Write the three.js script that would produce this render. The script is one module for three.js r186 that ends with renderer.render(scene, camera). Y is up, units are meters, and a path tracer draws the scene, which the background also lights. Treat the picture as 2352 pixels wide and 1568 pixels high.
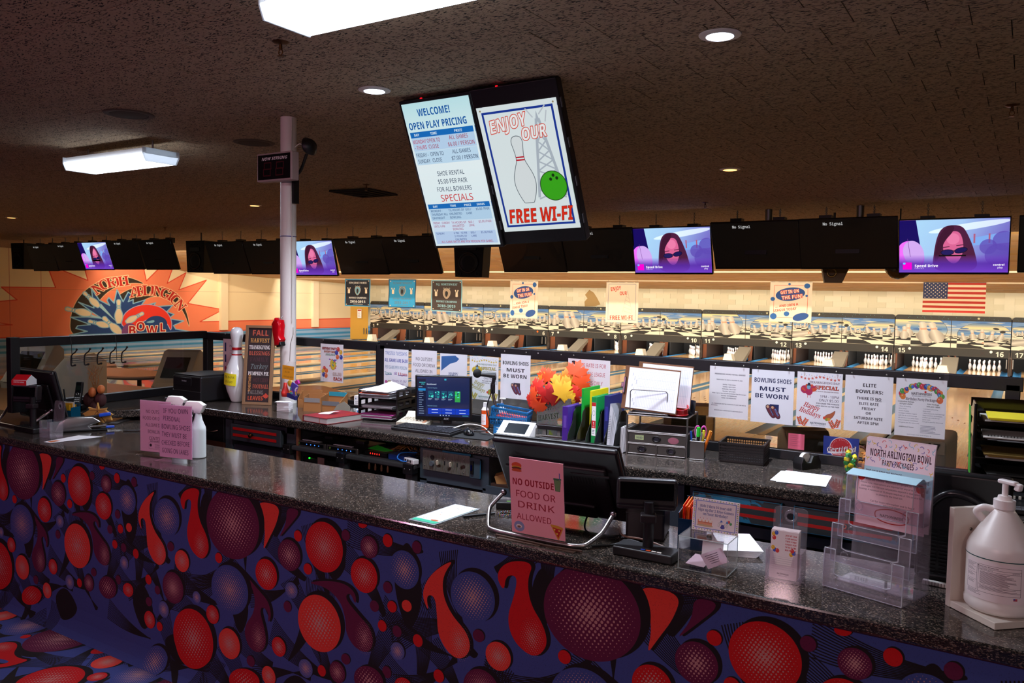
import * as THREE from 'three';
import { mergeGeometries, toCreasedNormals } from 'three/addons/utils/BufferGeometryUtils.js';
import { RoundedBoxGeometry } from 'three/addons/geometries/RoundedBoxGeometry.js';
import { TextGeometry } from 'three/addons/geometries/TextGeometry.js';
import { FontLoader } from 'three/addons/loaders/FontLoader.js';
import { RectAreaLightUniformsLib } from 'three/addons/lights/RectAreaLightUniformsLib.js';

// ---------------------------------------------------------------- camera
const scene = new THREE.Scene();
const camera = new THREE.PerspectiveCamera(45.438, 2352 / 1568, 0.05, 120);
camera.position.set(0, 1.96, 0);
{
  const yaw = 0.564, pitch = 0.05757, roll = 0.01747;          // turned left to the lanes, tipped slightly down
  const fw = new THREE.Vector3(-Math.sin(yaw), 0, -Math.cos(yaw)), rt = new THREE.Vector3(Math.cos(yaw), 0, -Math.sin(yaw)), up = new THREE.Vector3(0, 1, 0);
  const f = fw.clone().multiplyScalar(Math.cos(pitch)).addScaledVector(up, -Math.sin(pitch));
  const u = up.clone().multiplyScalar(Math.cos(pitch)).addScaledVector(fw, Math.sin(pitch));
  const r2 = rt.clone().multiplyScalar(Math.cos(roll)).addScaledVector(u, Math.sin(roll));
  const u2 = u.clone().multiplyScalar(Math.cos(roll)).addScaledVector(rt, -Math.sin(roll));
  camera.quaternion.setFromRotationMatrix(new THREE.Matrix4().makeBasis(r2, u2, f.negate()));
}
scene.background = new THREE.Color(0x000000);                   // closed room
const renderer = new THREE.WebGLRenderer({ antialias: true });
renderer.toneMapping = THREE.LinearToneMapping;
renderer.toneMappingExposure = 1.0;
renderer.shadowMap.enabled = true;
RectAreaLightUniformsLib.init();
const GLOW = { lamp: 5.0, tube: 3, screen: 1.0 };
function areaLight(x, y, z, w, h, color, power, tx, ty, tz) {   // power: radiance in three's unit
  const l = new THREE.RectAreaLight(color, power, w, h);
  l.position.set(x, y, z); l.lookAt(tx, ty, tz); scene.add(l); return l;
}
function spot(x, y, z, tx, ty, tz, color, cd, ang, size = 3) {
  const l = new THREE.SpotLight(color, cd, 0, ang, 0.6, 2);
  l.position.set(x, y, z); l.target.position.set(tx, ty, tz); scene.add(l, l.target);
  l.castShadow = true; l.shadow.radius = size; return l;
}
// lanes: strip lights in the ceiling pockets, and over the pins
areaLight(-11, 3.36, -17.35, 35, 0.1, 0xffe6c4, 120, -11, 0.4, -22.5);
areaLight(-11, 2.695, -21.3, 35, 0.06, 0xffe6c4, 130, -11, 0.2, -25.5);
areaLight(-11, 2.532, -25.78, 35, 0.06, 0xfff2de, 210, -11, 0.6, -30.0);
areaLight(-13, 0.62, -31.62, 30.5, 0.12, 0xfff6ea, 70, -13, -0.3, -33.0);
// the wrap fixtures above the desk
areaLight(-2.22, 3.09, -2.565, 1.18, 0.29, 0xe9f1ff, 46, -2.22, 0, -2.565);
areaLight(-7.36, 3.0, -4.62, 1.18, 0.34, 0xe9f1ff, 30, -7.36, 0, -4.62);
// unseen fill lamps added for the lounge; another fixture, party lights behind the camera
areaLight(-12.0, 3.09, -3.4, 1.18, 0.29, 0xfff0dc, 46, -12.0, 0, -3.9);  // added out of view to brighten the left seating
areaLight(-18.5, 3.09, -5.2, 1.18, 0.29, 0xfff0dc, 46, -18.5, 0, -5.6);  // added out of view, lifts the mural wall and far seating
areaLight(2.6, 3.09, -6.6, 1.18, 0.29, 0xfff0dc, 40, 2.6, 0, -7.0);  // unseen lamp added to light the console beyond the rail
areaLight(3.0, 3.09, -1.2, 1.18, 0.29, 0xe9f1ff, 8, 3.0, 0, -1.2);
spot(-1.6, 2.85, 2.2, -1.6, 0.9, -2.6, 0xffd4da, 14, 0.95, 6);
spot(-5.2, 2.85, 1.4, -4.6, 0.9, -2.6, 0xffb0dc, 8, 0.8, 6);
spot(1.6, 2.85, 1.6, 0.3, 0.9, -2.5, 0xffe4dc, 5, 0.8, 6);

// ---------------------------------------------------------------- helpers
let seed = 12345;
const rnd = () => ((seed = (seed * 1664525 + 1013904223) >>> 0) / 4294967296);
const rr = (a, b) => a + (b - a) * rnd();
const names = {};
const nm = (n) => { names[n] = (names[n] || 0) + 1; return names[n] === 1 ? n : n + '_' + String(names[n] - 1).padStart(3, '0'); };
const V = (x, y, z) => new THREE.Vector3(x, y, z);
const mats = {};
function M(color, rough = 0.6, o = {}) {
  const key = o.map || o.bumpMap || o.alphaMap || o.emissiveMap || o.roughnessMap ? null : color + '|' + rough + '|' + JSON.stringify(o);
  if (key && mats[key]) return mats[key];
  const m = new THREE.MeshPhysicalMaterial({ color, roughness: rough, ...o });
  if (key) mats[key] = m;
  return m;
}
const metal = (c, r = 0.3) => M(c, r, { metalness: 1 });
const acrylic = M(0xffffff, 0.03, { transmission: 1, thickness: 0, ior: 1.45 });
const acrylicF = M(0xf6f2f6, 0.04, { transmission: 0.94, thickness: 0, ior: 1.5 });  // touch of white haze mixed in for reflections on clear holders
const glass = M(0xffffff, 0.0, { transmission: 1, thickness: 0, ior: 1.4 });
const glowM = (c, k) => M(0x000000, 0.5, { emissive: c, emissiveIntensity: k });
const screenM = (tex, k = GLOW.screen, r = 0.25) => M(0x020202, r, { emissive: 0xffffff, emissiveMap: tex, emissiveIntensity: k });

function fin(g, x = 0, y = 0, z = 0, ry = 0, rx = 0, rz = 0) {
  if (g.index) g = g.toNonIndexed();
  for (const k of Object.keys(g.attributes)) if (!['position', 'normal', 'uv'].includes(k)) g.deleteAttribute(k);
  if (rx || ry || rz) g.applyMatrix4(new THREE.Matrix4().makeRotationFromEuler(new THREE.Euler(rx, ry, rz, 'YXZ')));
  if (x || y || z) g.translate(x, y, z);
  g.morphAttributes = {}; g.clearGroups();
  return g;
}
const bx = (w, h, d, ...p) => fin(new THREE.BoxGeometry(w, h, d), ...p);
const rb = (w, h, d, r, ...p) => fin(new RoundedBoxGeometry(w, h, d, 2, Math.min(r, w / 2.01, h / 2.01, d / 2.01)), ...p);
const cy = (r1, r2, h, x, y, z, seg = 20, ry, rx, rz) => fin(new THREE.CylinderGeometry(r1, r2, h, seg), x, y, z, ry, rx, rz);
const sp = (r, x, y, z, sx = 1, sy = 1, sz = 1, n = 16) => fin(new THREE.SphereGeometry(r, n, Math.ceil(n * 0.7)).scale(sx, sy, sz), x, y, z);
const tor = (R, r, x, y, z, rx = 0, ry = 0, arc = 6.2832, n = 24) => fin(new THREE.TorusGeometry(R, r, 8, n, arc), x, y, z, ry, rx);
const lt = (pts, seg = 28, x = 0, y = 0, z = 0) => fin(new THREE.LatheGeometry(pts.map(([a, b]) => new THREE.Vector2(a, b)), seg), x, y, z);
const tb = (pts, r, n = 0, rs = 7, tension = 0.5, closed = false) => fin(new THREE.TubeGeometry(new THREE.CatmullRomCurve3(pts.map((p) => V(...p)), closed, 'catmullrom', tension), n || pts.length * 5, r, rs, closed));
function wire(pts, r) {                                            // straight wires with ball corners
  const g = [];
  for (let i = 1; i < pts.length; i++) {
    const a = V(...pts[i - 1]), b = V(...pts[i]), d = b.clone().sub(a), L = d.length();
    const c = new THREE.CylinderGeometry(r, r, L, 7, 1);
    c.applyQuaternion(new THREE.Quaternion().setFromUnitVectors(V(0, 1, 0), d.normalize())); c.translate(...a.add(b).multiplyScalar(0.5).toArray());
    g.push(fin(c), sp(r, ...pts[i], 1, 1, 1, 6));
  }
  return mergeGeometries(g);
}
const shp = (pts) => new THREE.Shape(pts.map(([a, b]) => new THREE.Vector2(a, b)));
const ex = (s, depth, bevel = 0, ...p) => fin(new THREE.ExtrudeGeometry(Array.isArray(s) ? shp(s) : s, { depth, bevelEnabled: bevel > 0, bevelSize: bevel, bevelThickness: bevel, bevelSegments: 2, curveSegments: 14 }), ...p);
function quads(list, uvs) {                                        // list of [a,b,c,d]
  const pos = [], uv = [];
  list.forEach((q, i) => { const t = uvs ? uvs[i] : [[0, 0], [1, 0], [1, 1], [0, 1]]; for (const k of [0, 1, 2, 0, 2, 3]) { pos.push(...q[k]); uv.push(...t[k]); } });
  const g = new THREE.BufferGeometry();
  g.setAttribute('position', new THREE.Float32BufferAttribute(pos, 3)); g.setAttribute('uv', new THREE.Float32BufferAttribute(uv, 2)); g.computeVertexNormals();
  return g;
}
function sweepZ(prof, z0, z1, smooth = false) {                     // closed or open profile [x,y] swept along z
  const q = [], t = [];
  for (let i = 1; i < prof.length; i++) {
    const [a, b] = [prof[i - 1], prof[i]];
    q.push([[...a, z0], [...b, z0], [...b, z1], [...a, z1]]); t.push([[a[0], z0], [b[0], z0], [b[0], z1], [a[0], z1]]);
  }
  const g = quads(q, t); return smooth ? toCreasedNormals(g, 0.7) : g;
}
const uvBox = (g, s = 1) => {                                      // uv in metres by dominant normal
  const p = g.attributes.position, n = g.attributes.normal, u = g.attributes.uv;
  for (let i = 0; i < p.count; i++) {
    const ax = Math.abs(n.getX(i)), ay = Math.abs(n.getY(i)), az = Math.abs(n.getZ(i));
    if (ay >= ax && ay >= az) u.setXY(i, p.getX(i) * s, p.getZ(i) * s); else if (az >= ax) u.setXY(i, p.getX(i) * s, p.getY(i) * s); else u.setXY(i, p.getZ(i) * s, p.getY(i) * s);
  }
  return g;
};
function paperG(w, h, t = 0.0012, ...p) {                            // sheet facing +z, print on the front, blank elsewhere
  const g = new THREE.BoxGeometry(w, h, t), u = g.attributes.uv, n = g.attributes.normal;
  for (let i = 0; i < u.count; i++) if (n.getZ(i) < 0.5) u.setXY(i, 0.004, 0.004);
  return fin(g, ...p);
}
function part(name, geo, mat, parent, label, kind) {
  const m = new THREE.Mesh(Array.isArray(geo) ? (geo.length > 1 ? mergeGeometries(geo) : geo[0]) : geo, mat);
  m.name = name; if (label) m.userData.label = label; if (kind) m.userData.kind = kind;
  parent.add(m); return m;
}
function tag(o, label, category, group) { o.userData.label = label; if (category) o.userData.category = category; if (group) o.userData.group = group; return o; }
function thing(name, label, category, pos = [0, 0, 0], ry = 0, group) {
  const o = new THREE.Group(); o.name = nm(name); o.position.set(...pos); o.rotation.y = ry; scene.add(o); return tag(o, label, category, group);
}
function solo(name, label, category, geo, mat, pos = [0, 0, 0], ry = 0, group) {
  const m = part(nm(name), geo, mat, scene); m.position.set(...pos); m.rotation.y = ry; return tag(m, label, category, group);
}
function structure(name) { const o = new THREE.Group(); o.name = name; o.userData.kind = 'structure'; scene.add(o); return o; }
function dup(root, label, pos, ry) {
  const r = root.clone(); r.name = nm(root.name.replace(/_\d{3}$/, '')); scene.add(r); r.userData = { ...root.userData };
  if (label) r.userData.label = label; if (pos) r.position.set(...pos); if (ry !== undefined) r.rotation.y = ry; return r;
}
// canvas helpers
function cv(w, h, fn, bg = '#fff') {
  const c = document.createElement('canvas'); c.width = w; c.height = h; const x = c.getContext('2d');
  if (bg) { x.fillStyle = bg; x.fillRect(0, 0, w, h); }
  fn(x, w, h);
  const t = new THREE.CanvasTexture(c); t.colorSpace = THREE.SRGBColorSpace; t.anisotropy = 8; return t;
}
const rep = (t, sx, sy) => { t.wrapS = t.wrapT = THREE.RepeatWrapping; t.repeat.set(sx, sy); return t; };
function T(c, s, x, y, size, color = '#222', o = {}) {              // text; w: squeeze or stretch to this width
  c.save(); c.translate(x, y); if (o.rot) c.rotate(o.rot); c.font = (o.it ? 'italic ' : '') + (o.b ? 'bold ' : '') + size + 'px ' + (o.f || 'sans-serif'); c.textAlign = o.al || 'center'; c.textBaseline = 'middle';
  if (o.w) c.scale(o.w / Math.max(1, c.measureText(s).width), 1);
  if (o.stroke) { c.lineWidth = o.lw || size * 0.12; c.strokeStyle = o.stroke; c.lineJoin = 'round'; c.strokeText(s, 0, 0); }
  c.fillStyle = color; c.fillText(s, 0, 0); c.restore();
}
function poly(c, pts, fill, stroke, lw = 2) {
  c.beginPath(); pts.forEach(([x, y], i) => (i ? c.lineTo(x, y) : c.moveTo(x, y))); c.closePath();
  if (fill) { c.fillStyle = fill; c.fill(); } if (stroke) { c.strokeStyle = stroke; c.lineWidth = lw; c.lineJoin = 'round'; c.stroke(); }
}
function smoothPoly(c, pts, fill, stroke, lw) {                     // rounded outline through edge midpoints
  const n = pts.length; c.beginPath();
  for (let i = 0; i <= n; i++) { const a = pts[i % n], b = pts[(i + 1) % n], m = [(a[0] + b[0]) / 2, (a[1] + b[1]) / 2]; i ? c.quadraticCurveTo(a[0], a[1], m[0], m[1]) : c.moveTo(m[0], m[1]); }
  c.closePath(); if (fill) { c.fillStyle = fill; c.fill(); } if (stroke) { c.strokeStyle = stroke; c.lineWidth = lw; c.stroke(); }
}
const el = (c, x, y, a, b, fill, rot = 0, stroke, lw = 2) => { c.beginPath(); c.ellipse(x, y, a, b, rot, 0, 6.2832); if (fill) { c.fillStyle = fill; c.fill(); } if (stroke) { c.strokeStyle = stroke; c.lineWidth = lw; c.stroke(); } };
const rect = (c, x, y, w, h, fill) => { c.fillStyle = fill; c.fillRect(x, y, w, h); };
const lines = (c, x, y, w, n, gap, col = '#667', h = 3) => { for (let i = 0; i < n; i++) rect(c, x, y + i * gap, w * rr(0.6, 1), h, col); };
const xy = (s) => s.split(' ').map((p) => p.split(',').map(Number));
const font = await new FontLoader().loadAsync('fonts/droid/droid_sans_bold.typeface.json');
const word = (s, size, depth, ...p) => { const g = new TextGeometry(s, { font, size, depth, curveSegments: 4, bevelEnabled: false }); g.computeBoundingBox(); const b = g.boundingBox; g.translate(-(b.min.x + b.max.x) / 2, -(b.min.y + b.max.y) / 2, 0); return fin(g, ...p); };
function pinProfile(s = 1) {                                        // regulation bowling pin, 38 cm
  return [[0, 0], [0.0258, 0], [0.0288, 0.004], [0.0357, 0.019], [0.0415, 0.035], [0.0497, 0.057], [0.0569, 0.086], [0.0605, 0.1143], [0.0579, 0.149], [0.0471, 0.184], [0.036, 0.211], [0.0276, 0.232], [0.0249, 0.2413], [0.0228, 0.254], [0.0231, 0.274], [0.0256, 0.301], [0.0291, 0.324], [0.0323, 0.343], [0.031, 0.358], [0.025, 0.371], [0.014, 0.379], [0, 0.381]].map(([a, b]) => [a * s, b * s]);
}
const leafShape = (s = 1) => {                                      // maple leaf outline, unit height
  const h = [[0, -0.5], [0.04, -0.2], [0.3, -0.28], [0.26, -0.16], [0.5, 0.02], [0.42, 0.08], [0.47, 0.27], [0.3, 0.22], [0.27, 0.32], [0.14, 0.16], [0.2, 0.4], [0.1, 0.37], [0, 0.55]];
  return [...h, ...h.slice(1, -1).reverse().map(([x, y]) => [-x, y])].map(([x, y]) => [x * s, y * s]);
};
const BLOBS=["P 1.100 0.868 0.190 0.168 3","B 0.595 0.816 0.104 0.099 2","R 1.704 0.867 0.113 0.111 2","P 1.487 0.790 0.073 0.071 2","R 1.336 0.672 0.073 0.072 2","R 0.038 0.788 0.075 0.073 2","B 0.256 0.856 0.077 0.079 2","P 0.065 0.914 0.048 0.047 1","S 0.717 0.615 0.057 0.055 1","P 0.643 0.463 0.085 0.081 1","B 1.079 0.545 0.134 0.119 2","R 0.801 0.239 0.157 0.148 3","S 1.676 0.521 0.131 0.126 3","S 1.076 0.280 0.078 0.074 1","R 0.953 0.395 0.047 0.046 1","R 1.420 0.351 0.046 0.045 1","R 1.543 0.888 0.025 0.025 0","R 1.605 0.750 0.026 0.025 0","R 1.000 0.685 0.026 0.025 0","R 0.166 0.960 0.026 0.027 0","R 0.193 0.689 0.025 0.024 0","R 0.141 0.596 0.024 0.024 0","R 0.330 0.580 0.025 0.026 0","R 0.445 0.251 0.046 0.046 1","R 0.530 0.235 0.025 0.024 0","R 0.438 0.463 0.026 0.026 0","R 1.694 0.312 0.025 0.025 0","S 0.271 0.710 0.026 0.024 0","S 1.353 0.196 0.046 0.046 1","P 0.626 0.672 0.027 0.024 0","P 1.832 0.941 0.024 0.024 0","P 0.319 0.960 0.024 0.025 0","P 0.168 0.764 0.024 0.024 0","P 0.097 0.670 0.025 0.024 0","P 0.221 0.592 0.024 0.024 0","P 1.477 0.551 0.025 0.025 0","P 0.440 0.346 0.026 0.024 0","P 0.514 0.423 0.023 0.023 0","P 1.836 0.401 0.026 0.023 0","P 1.229 0.234 0.028 0.026 0","P 0.168 0.406 0.024 0.025 0","P 1.787 0.330 0.046 0.047 1","P 0.068 0.343 0.083 0.061 2","L 1.502 0.632 0.040 0.037 1","L 0.832 0.454 0.031 0.031 1","L 0.565 0.333 0.043 0.043 1","L 0.225 0.510 0.037 0.037 1","L 1.594 0.296 0.044 0.042 1","R 1.189 0.132 0.105 0.054 2","R 0.029 1.005 0.025 0.016 0","B 0.531 0.055 0.094 0.079 2","R 0.258 0.370 0.047 0.037 1"];
const TEARS={S:["1.273,1.006 1.431,1.011 1.407,0.922 1.353,0.838 1.313,0.772 1.331,0.862 1.313,0.942","0.511,0.952 0.396,0.874 0.343,0.779 0.387,0.704 0.369,0.776 0.414,0.783 0.426,0.707 0.431,0.629 0.481,0.568 0.543,0.553 0.593,0.605 0.575,0.671 0.495,0.726 0.452,0.797 0.453,0.875"],R:["0.867,1.006 0.752,0.990 0.698,0.926 0.739,0.864 0.745,0.933 0.798,0.941 0.785,0.865 0.752,0.770 0.784,0.686 0.875,0.645 0.932,0.705 0.916,0.776 0.854,0.846 0.838,0.932"],P:["1.149,0.667 1.221,0.617 1.262,0.548 1.252,0.469 1.195,0.406 1.185,0.353 1.221,0.291 1.293,0.287 1.338,0.341 1.328,0.409 1.293,0.485 1.308,0.516 1.353,0.498 1.348,0.441 1.373,0.482 1.353,0.547 1.293,0.583","1.598,0.687 1.720,0.693 1.808,0.646 1.835,0.574 1.835,0.522 1.879,0.468 1.955,0.455 1.996,0.503 1.979,0.569 1.911,0.611 1.826,0.669 1.860,0.702 1.894,0.646 1.894,0.703 1.825,0.734 1.702,0.719","1.470,1.010 1.568,1.006 1.479,0.914 1.412,0.848 1.470,0.933"]};
const MURAL={"salmon":"15.60,2.503 15.81,1.920 14.00,1.909 14.50,1.483 12.93,1.332 12.92,0.880 14.33,0.632 12.92,0.663 12.91,0.211 21.34,0.133 24.99,0.197 31.20,0.145 31.20,0.603 21.77,0.598 22.94,1.096 21.19,1.362 22.10,2.340 20.78,1.912 21.12,2.620 20.25,2.162 20.53,2.847 19.98,2.826 19.34,2.239 19.19,2.882 16.83,2.786 16.99,2.204 16.11,2.520 15.99,3.500 15.60,3.476","black":"16.29,0.234 16.33,0.969 16.55,1.476 16.91,1.884 17.43,2.193 18.01,2.374 18.49,2.387 18.91,2.285 19.32,2.108 18.85,2.155 18.30,2.087 17.77,1.813 17.48,1.535 17.13,1.096 16.84,0.216","black2":"17.88,1.397 18.24,1.735 18.76,1.968 19.41,2.066 20.03,1.989 20.53,1.789 20.97,1.371 21.21,0.823 21.29,0.272 21.07,0.885 20.76,1.310 20.29,1.578 19.70,1.663 19.16,1.485 18.59,1.086 18.11,0.668","blue":"16.29,0.221 16.95,0.336 16.52,0.455 16.59,0.548 17.07,0.578 16.33,0.862 16.93,0.867 17.50,0.804 17.10,1.069 16.63,1.409 17.21,1.191 17.12,1.914 17.42,1.479 17.82,1.286 17.72,1.480 17.79,1.578 18.00,1.370 18.12,1.888 18.36,1.426 18.57,1.795 18.71,1.711 18.57,1.427 18.78,1.513 18.77,1.356 19.28,1.500 19.06,1.226 19.73,1.385 19.60,1.224 20.49,1.281 20.22,1.029 20.55,0.921 20.28,0.746 21.00,0.644 20.52,0.473 20.62,0.320 21.34,0.194 16.29,0.221","red":"18.25,0.439 18.35,0.918 18.66,1.171 19.09,1.312 19.54,1.326 20.02,1.193 20.35,0.894 20.47,0.534 20.40,0.221 20.28,0.508 19.99,0.751 19.60,0.786 19.21,0.676 18.90,0.452","pins":[["16.14,1.183","17.10,0.960"],["16.82,1.774","17.41,1.232"],["18.18,1.510","18.18,0.596"],["16.98,0.716","17.78,0.507"],["17.55,0.858","18.28,0.184"],["19.21,0.994","18.47,0.633"]],"cone":["17.41,1.232 18.11,0.640 17.47,1.369","17.10,0.960 17.50,0.818 17.10,0.864","19.24,0.618 19.66,0.727 19.69,0.623 19.53,0.583"],"ball":"18.62,0.245 18.94,0.235","north":"17.37,1.918 17.63,2.074 17.89,2.149 18.15,2.182 18.39,2.216","arl":"18.85,1.798 19.10,1.830 19.35,1.862 19.60,1.851 19.86,1.825 20.16,1.755 20.42,1.653 20.63,1.490 20.83,1.280","bowl":"18.72,0.313 19.08,0.462 19.56,0.304 20.03,0.395"};
// ================================================================ surfaces
const granite = cv(1024, 1024, (c) => {
  for (let i = 0; i < 26000; i++) {
    const k = rnd(), v = rnd();
    c.fillStyle = k < 0.45 ? `rgb(${18 + v * 18},${18 + v * 17},${19 + v * 18})` : k < 0.75 ? `rgb(${84 + v * 40},${78 + v * 38},${76 + v * 36})` : k < 0.92 ? `rgb(${112 + v * 36},${98 + v * 30},${88 + v * 26})` : `rgb(${140 + v * 45},${126 + v * 42},${114 + v * 40})`;
    el(c, rnd() * 1024, rnd() * 1024, rr(1.5, 7), rr(0.9, 2.6), c.fillStyle, rr(-0.4, 0.4));
  }
}, '#2c2a28');
rep(granite, 1.6, 1.6);
const graniteM = M(0xe4ded6, 0.12, { map: granite, clearcoat: 0.2, clearcoatRoughness: 0.05 });
const tileT = cv(512, 512, (c) => {
  for (let i = 0; i < 900; i++) el(c, rnd() * 512, rnd() * 512, rr(2, 13), rr(1, 3), `rgba(${rr(14, 34)},${rr(12, 30)},${rr(10, 26)},0.85)`, rr(-0.5, 0.5));
  for (let i = 0; i < 2500; i++) el(c, rnd() * 512, rnd() * 512, 1.3, 1.3, `rgba(${rr(20, 120)},${rr(20, 105)},${rr(20, 90)},0.35)`);
}, '#c9b8a2');
rep(tileT, 1 / 0.61, 1 / 0.61);
const tileB = cv(512, 512, (c) => { for (let i = 0; i < 1100; i++) el(c, rnd() * 512, rnd() * 512, rr(2, 12), rr(1, 3), '#222', rr(-0.5, 0.5)); }, '#bbb');
rep(tileB, 1 / 0.61, 1 / 0.61); tileB.colorSpace = THREE.NoColorSpace;
const tileM = M(0xe0d4c4, 0.95, { map: tileT, bumpMap: tileB, bumpScale: 0.004 });
const plankT = cv(1024, 512, (c) => {
  for (let r = 0; r < 8; r++) { for (let k = 0; k < 9; k++) { const x = k * 128 + (r % 3) * 43 - 90; rect(c, x, r * 64, 127, 63, `hsl(${rr(32, 38)},${rr(34, 44)}%,${rr(56, 64)}%)`); for (let i = 0; i < 14; i++) rect(c, x, r * 64 + rnd() * 62, 127, 1, `rgba(120,80,40,${rr(0.05, 0.2)})`); rect(c, x + 126, r * 64, 1.5, 64, 'rgba(70,45,20,.5)'); } rect(c, 0, r * 64, 1024, 1.5, 'rgba(70,45,20,.5)'); }
});
rep(plankT, 0.25, 0.5);
const plankM = M(0xffffff, 0.8, { map: plankT });
const laneT = cv(1024, 1024, (c) => {
  for (let b = 0; b < 39; b++) for (let k = -1; k < 4; k++) { const w = 1024 / 39; rect(c, b * w, k * 300 + (b * 137) % 300, w, 299, `hsl(${rr(30, 36)},${rr(52, 62)}%,${rr(60, 71)}%)`); rect(c, b * w, 0, 1, 1024, 'rgba(90,50,20,.25)'); }
  for (let i = 0; i < 3000; i++) rect(c, rnd() * 1024, rnd() * 1024, 1, rr(20, 120), 'rgba(110,70,30,.12)');
});
rep(laneT, 1 / 1.06, 1 / 4);
const laneM = M(0xffffff, 0.16, { map: laneT, clearcoat: 0.5, clearcoatRoughness: 0.08 });
const wallPaint = M(0xe8dcc0, 0.85);
const black = M(0x0c0b0c, 0.45), blackMatte = M(0x0a090a, 0.8), darkPlastic = M(0x141214, 0.42), greyPaint = M(0x3a4148, 0.6), whitePl = M(0xe9e7e2, 0.4);

// carpet: one woven repeat, used on the desk front and on the floor
const CC = { P: '#5b1038', R: '#c00d12', S: '#d8382c', B: '#3a4684', L: '#4a5590' };
const carpetT = cv(2048, 1152, (c, W, H) => {
  const sx = W / 1.9, sy = H / 1.07;
  const wrap = (f) => { for (const dx of [-W, 0, W]) for (const dy of [-H, 0]) { c.save(); c.translate(dx, dy); f(); c.restore(); } };
  // black web: fans of lines and patches
  const fan = (x, y, a, len, n, spread, bend, lw) => wrap(() => { c.strokeStyle = '#140d10'; c.lineWidth = lw; for (let i = 0; i < n; i++) { const t = a + spread * (i / (n - 1) - 0.5), ox = (i - n / 2) * 11 * Math.sin(a), oy = -(i - n / 2) * 11 * Math.cos(a); c.beginPath(); c.moveTo(x + ox, y + oy); c.quadraticCurveTo(x + ox + Math.cos(t) * len / 2 - bend * Math.sin(t), y + oy + Math.sin(t) * len / 2 + bend * Math.cos(t), x + ox + Math.cos(t) * len, y + oy + Math.sin(t) * len); c.stroke(); } });
  for (const [x, y, w, h] of [[300, 300, 90, 220], [760, 980, 160, 90], [1240, 620, 80, 180], [1680, 980, 140, 110], [420, 820, 110, 150], [1900, 250, 90, 130], [980, 200, 60, 130]]) wrap(() => smoothPoly(c, [[x - w, y - h * 0.2], [x - w * 0.2, y - h], [x + w * 0.5, y - h * 0.6], [x + w, y + h * 0.2], [x + w * 0.1, y + h], [x - w * 0.6, y + h * 0.5]], '#150d10'));
  for (const f of [[150, 420, 0.3, 420, 12, 0.3, 60], [420, 520, 0.9, 380, 12, 0.4, -50], [700, 560, 0.2, 460, 14, 0.35, 70], [900, 620, -0.7, 420, 14, 0.35, 50], [1100, 420, 0.5, 430, 14, 0.4, -60], [1300, 560, -0.4, 400, 12, 0.4, 70], [1480, 700, 0.3, 460, 14, 0.3, 60], [1600, 420, 1.0, 420, 12, 0.3, -60], [250, 760, -0.6, 380, 12, 0.4, 50], [80, 900, 0.2, 420, 12, 0.3, 40], [1000, 950, 0.4, 420, 12, 0.4, 50], [1350, 980, -0.3, 420, 12, 0.4, -50], [520, 100, 1.3, 320, 10, 0.3, 40], [1220, 120, 1.35, 330, 10, 0.3, -40], [1750, 120, 1.2, 340, 12, 0.3, 40], [600, 1080, -0.2, 420, 10, 0.4, 40], [1780, 640, 0.9, 380, 12, 0.4, 50]]) fan(...f, 4.5);
  for (let i = 0; i < 22; i++) fan((i * 397) % 2048, (i * 251) % 1152, (i * 1.37) % 3.1 - 0.6, 320 + (i * 61) % 180, 14, 0.3, i % 2 ? 60 : -60, 4);
  const dots = (x, y, a, b, big, R) => { const n = Math.round(R / (big > 2 ? 17 : big > 1 ? 12 : 8)), st = R / n, ca = Math.cos(0.5), sa = Math.sin(0.5); for (let i = -n; i <= n; i++) for (let j = -n; j <= n; j++) { const u = (i * ca - j * sa) * st / R, v = (i * sa + j * ca) * st / R, d = Math.hypot(u, v); if (d < 0.93) el(c, x + u * a, y + v * b, st * 0.46 * (1 - d) + 0.7, st * 0.5 * (1 - d) + 0.7, 'rgba(186,140,132,0.92)', 0); } };
  const ball = (k, x, y, a, b, d) => { const X = x * sx, Y = H - y * sy, A = a * sx, B = b * sy; wrap(() => { el(c, X + A * 0.16, Y - B * 0.14, A * 1.03, B * 1.04, '#150c10', -0.25); el(c, X, Y, A, B, CC[k], -0.2); if (+d) dots(X, Y, A * 0.98, B * 0.98, +d, Math.min(A, B)); }); };
  for (const k of ['S', 'R', 'P']) for (const s of TEARS[k]) { const p = xy(s).map(([x, y]) => [x * sx, H - y * sy]); wrap(() => { smoothPoly(c, p.map(([x, y]) => [x + 14, y - 8]), '#150c10', '#150c10', 10); smoothPoly(c, p, CC[k]); const l = p.slice().sort((q, r) => r[1] - q[1]); if (s !== TEARS.S[0] && s !== TEARS.P[2]) dots((l[0][0] + l[1][0] + l[2][0]) / 3, l[2][1] - 20, 62, 88, 1, 60); }); }
  for (const s of BLOBS) { const [k, ...v] = s.split(' '); ball(k, ...v.map(Number)); }
  for (let i = 0; i < 26000; i++) { rect(c, rnd() * W, rnd() * H, 2, 2, `rgba(0,0,0,${rr(0.05, 0.25)})`); }
}, CC.B);
rep(carpetT, 1, 1);
const carpetM = M(0xffffff, 1, { map: carpetT, sheen: 0.15, sheenRoughness: 0.8 });

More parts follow.
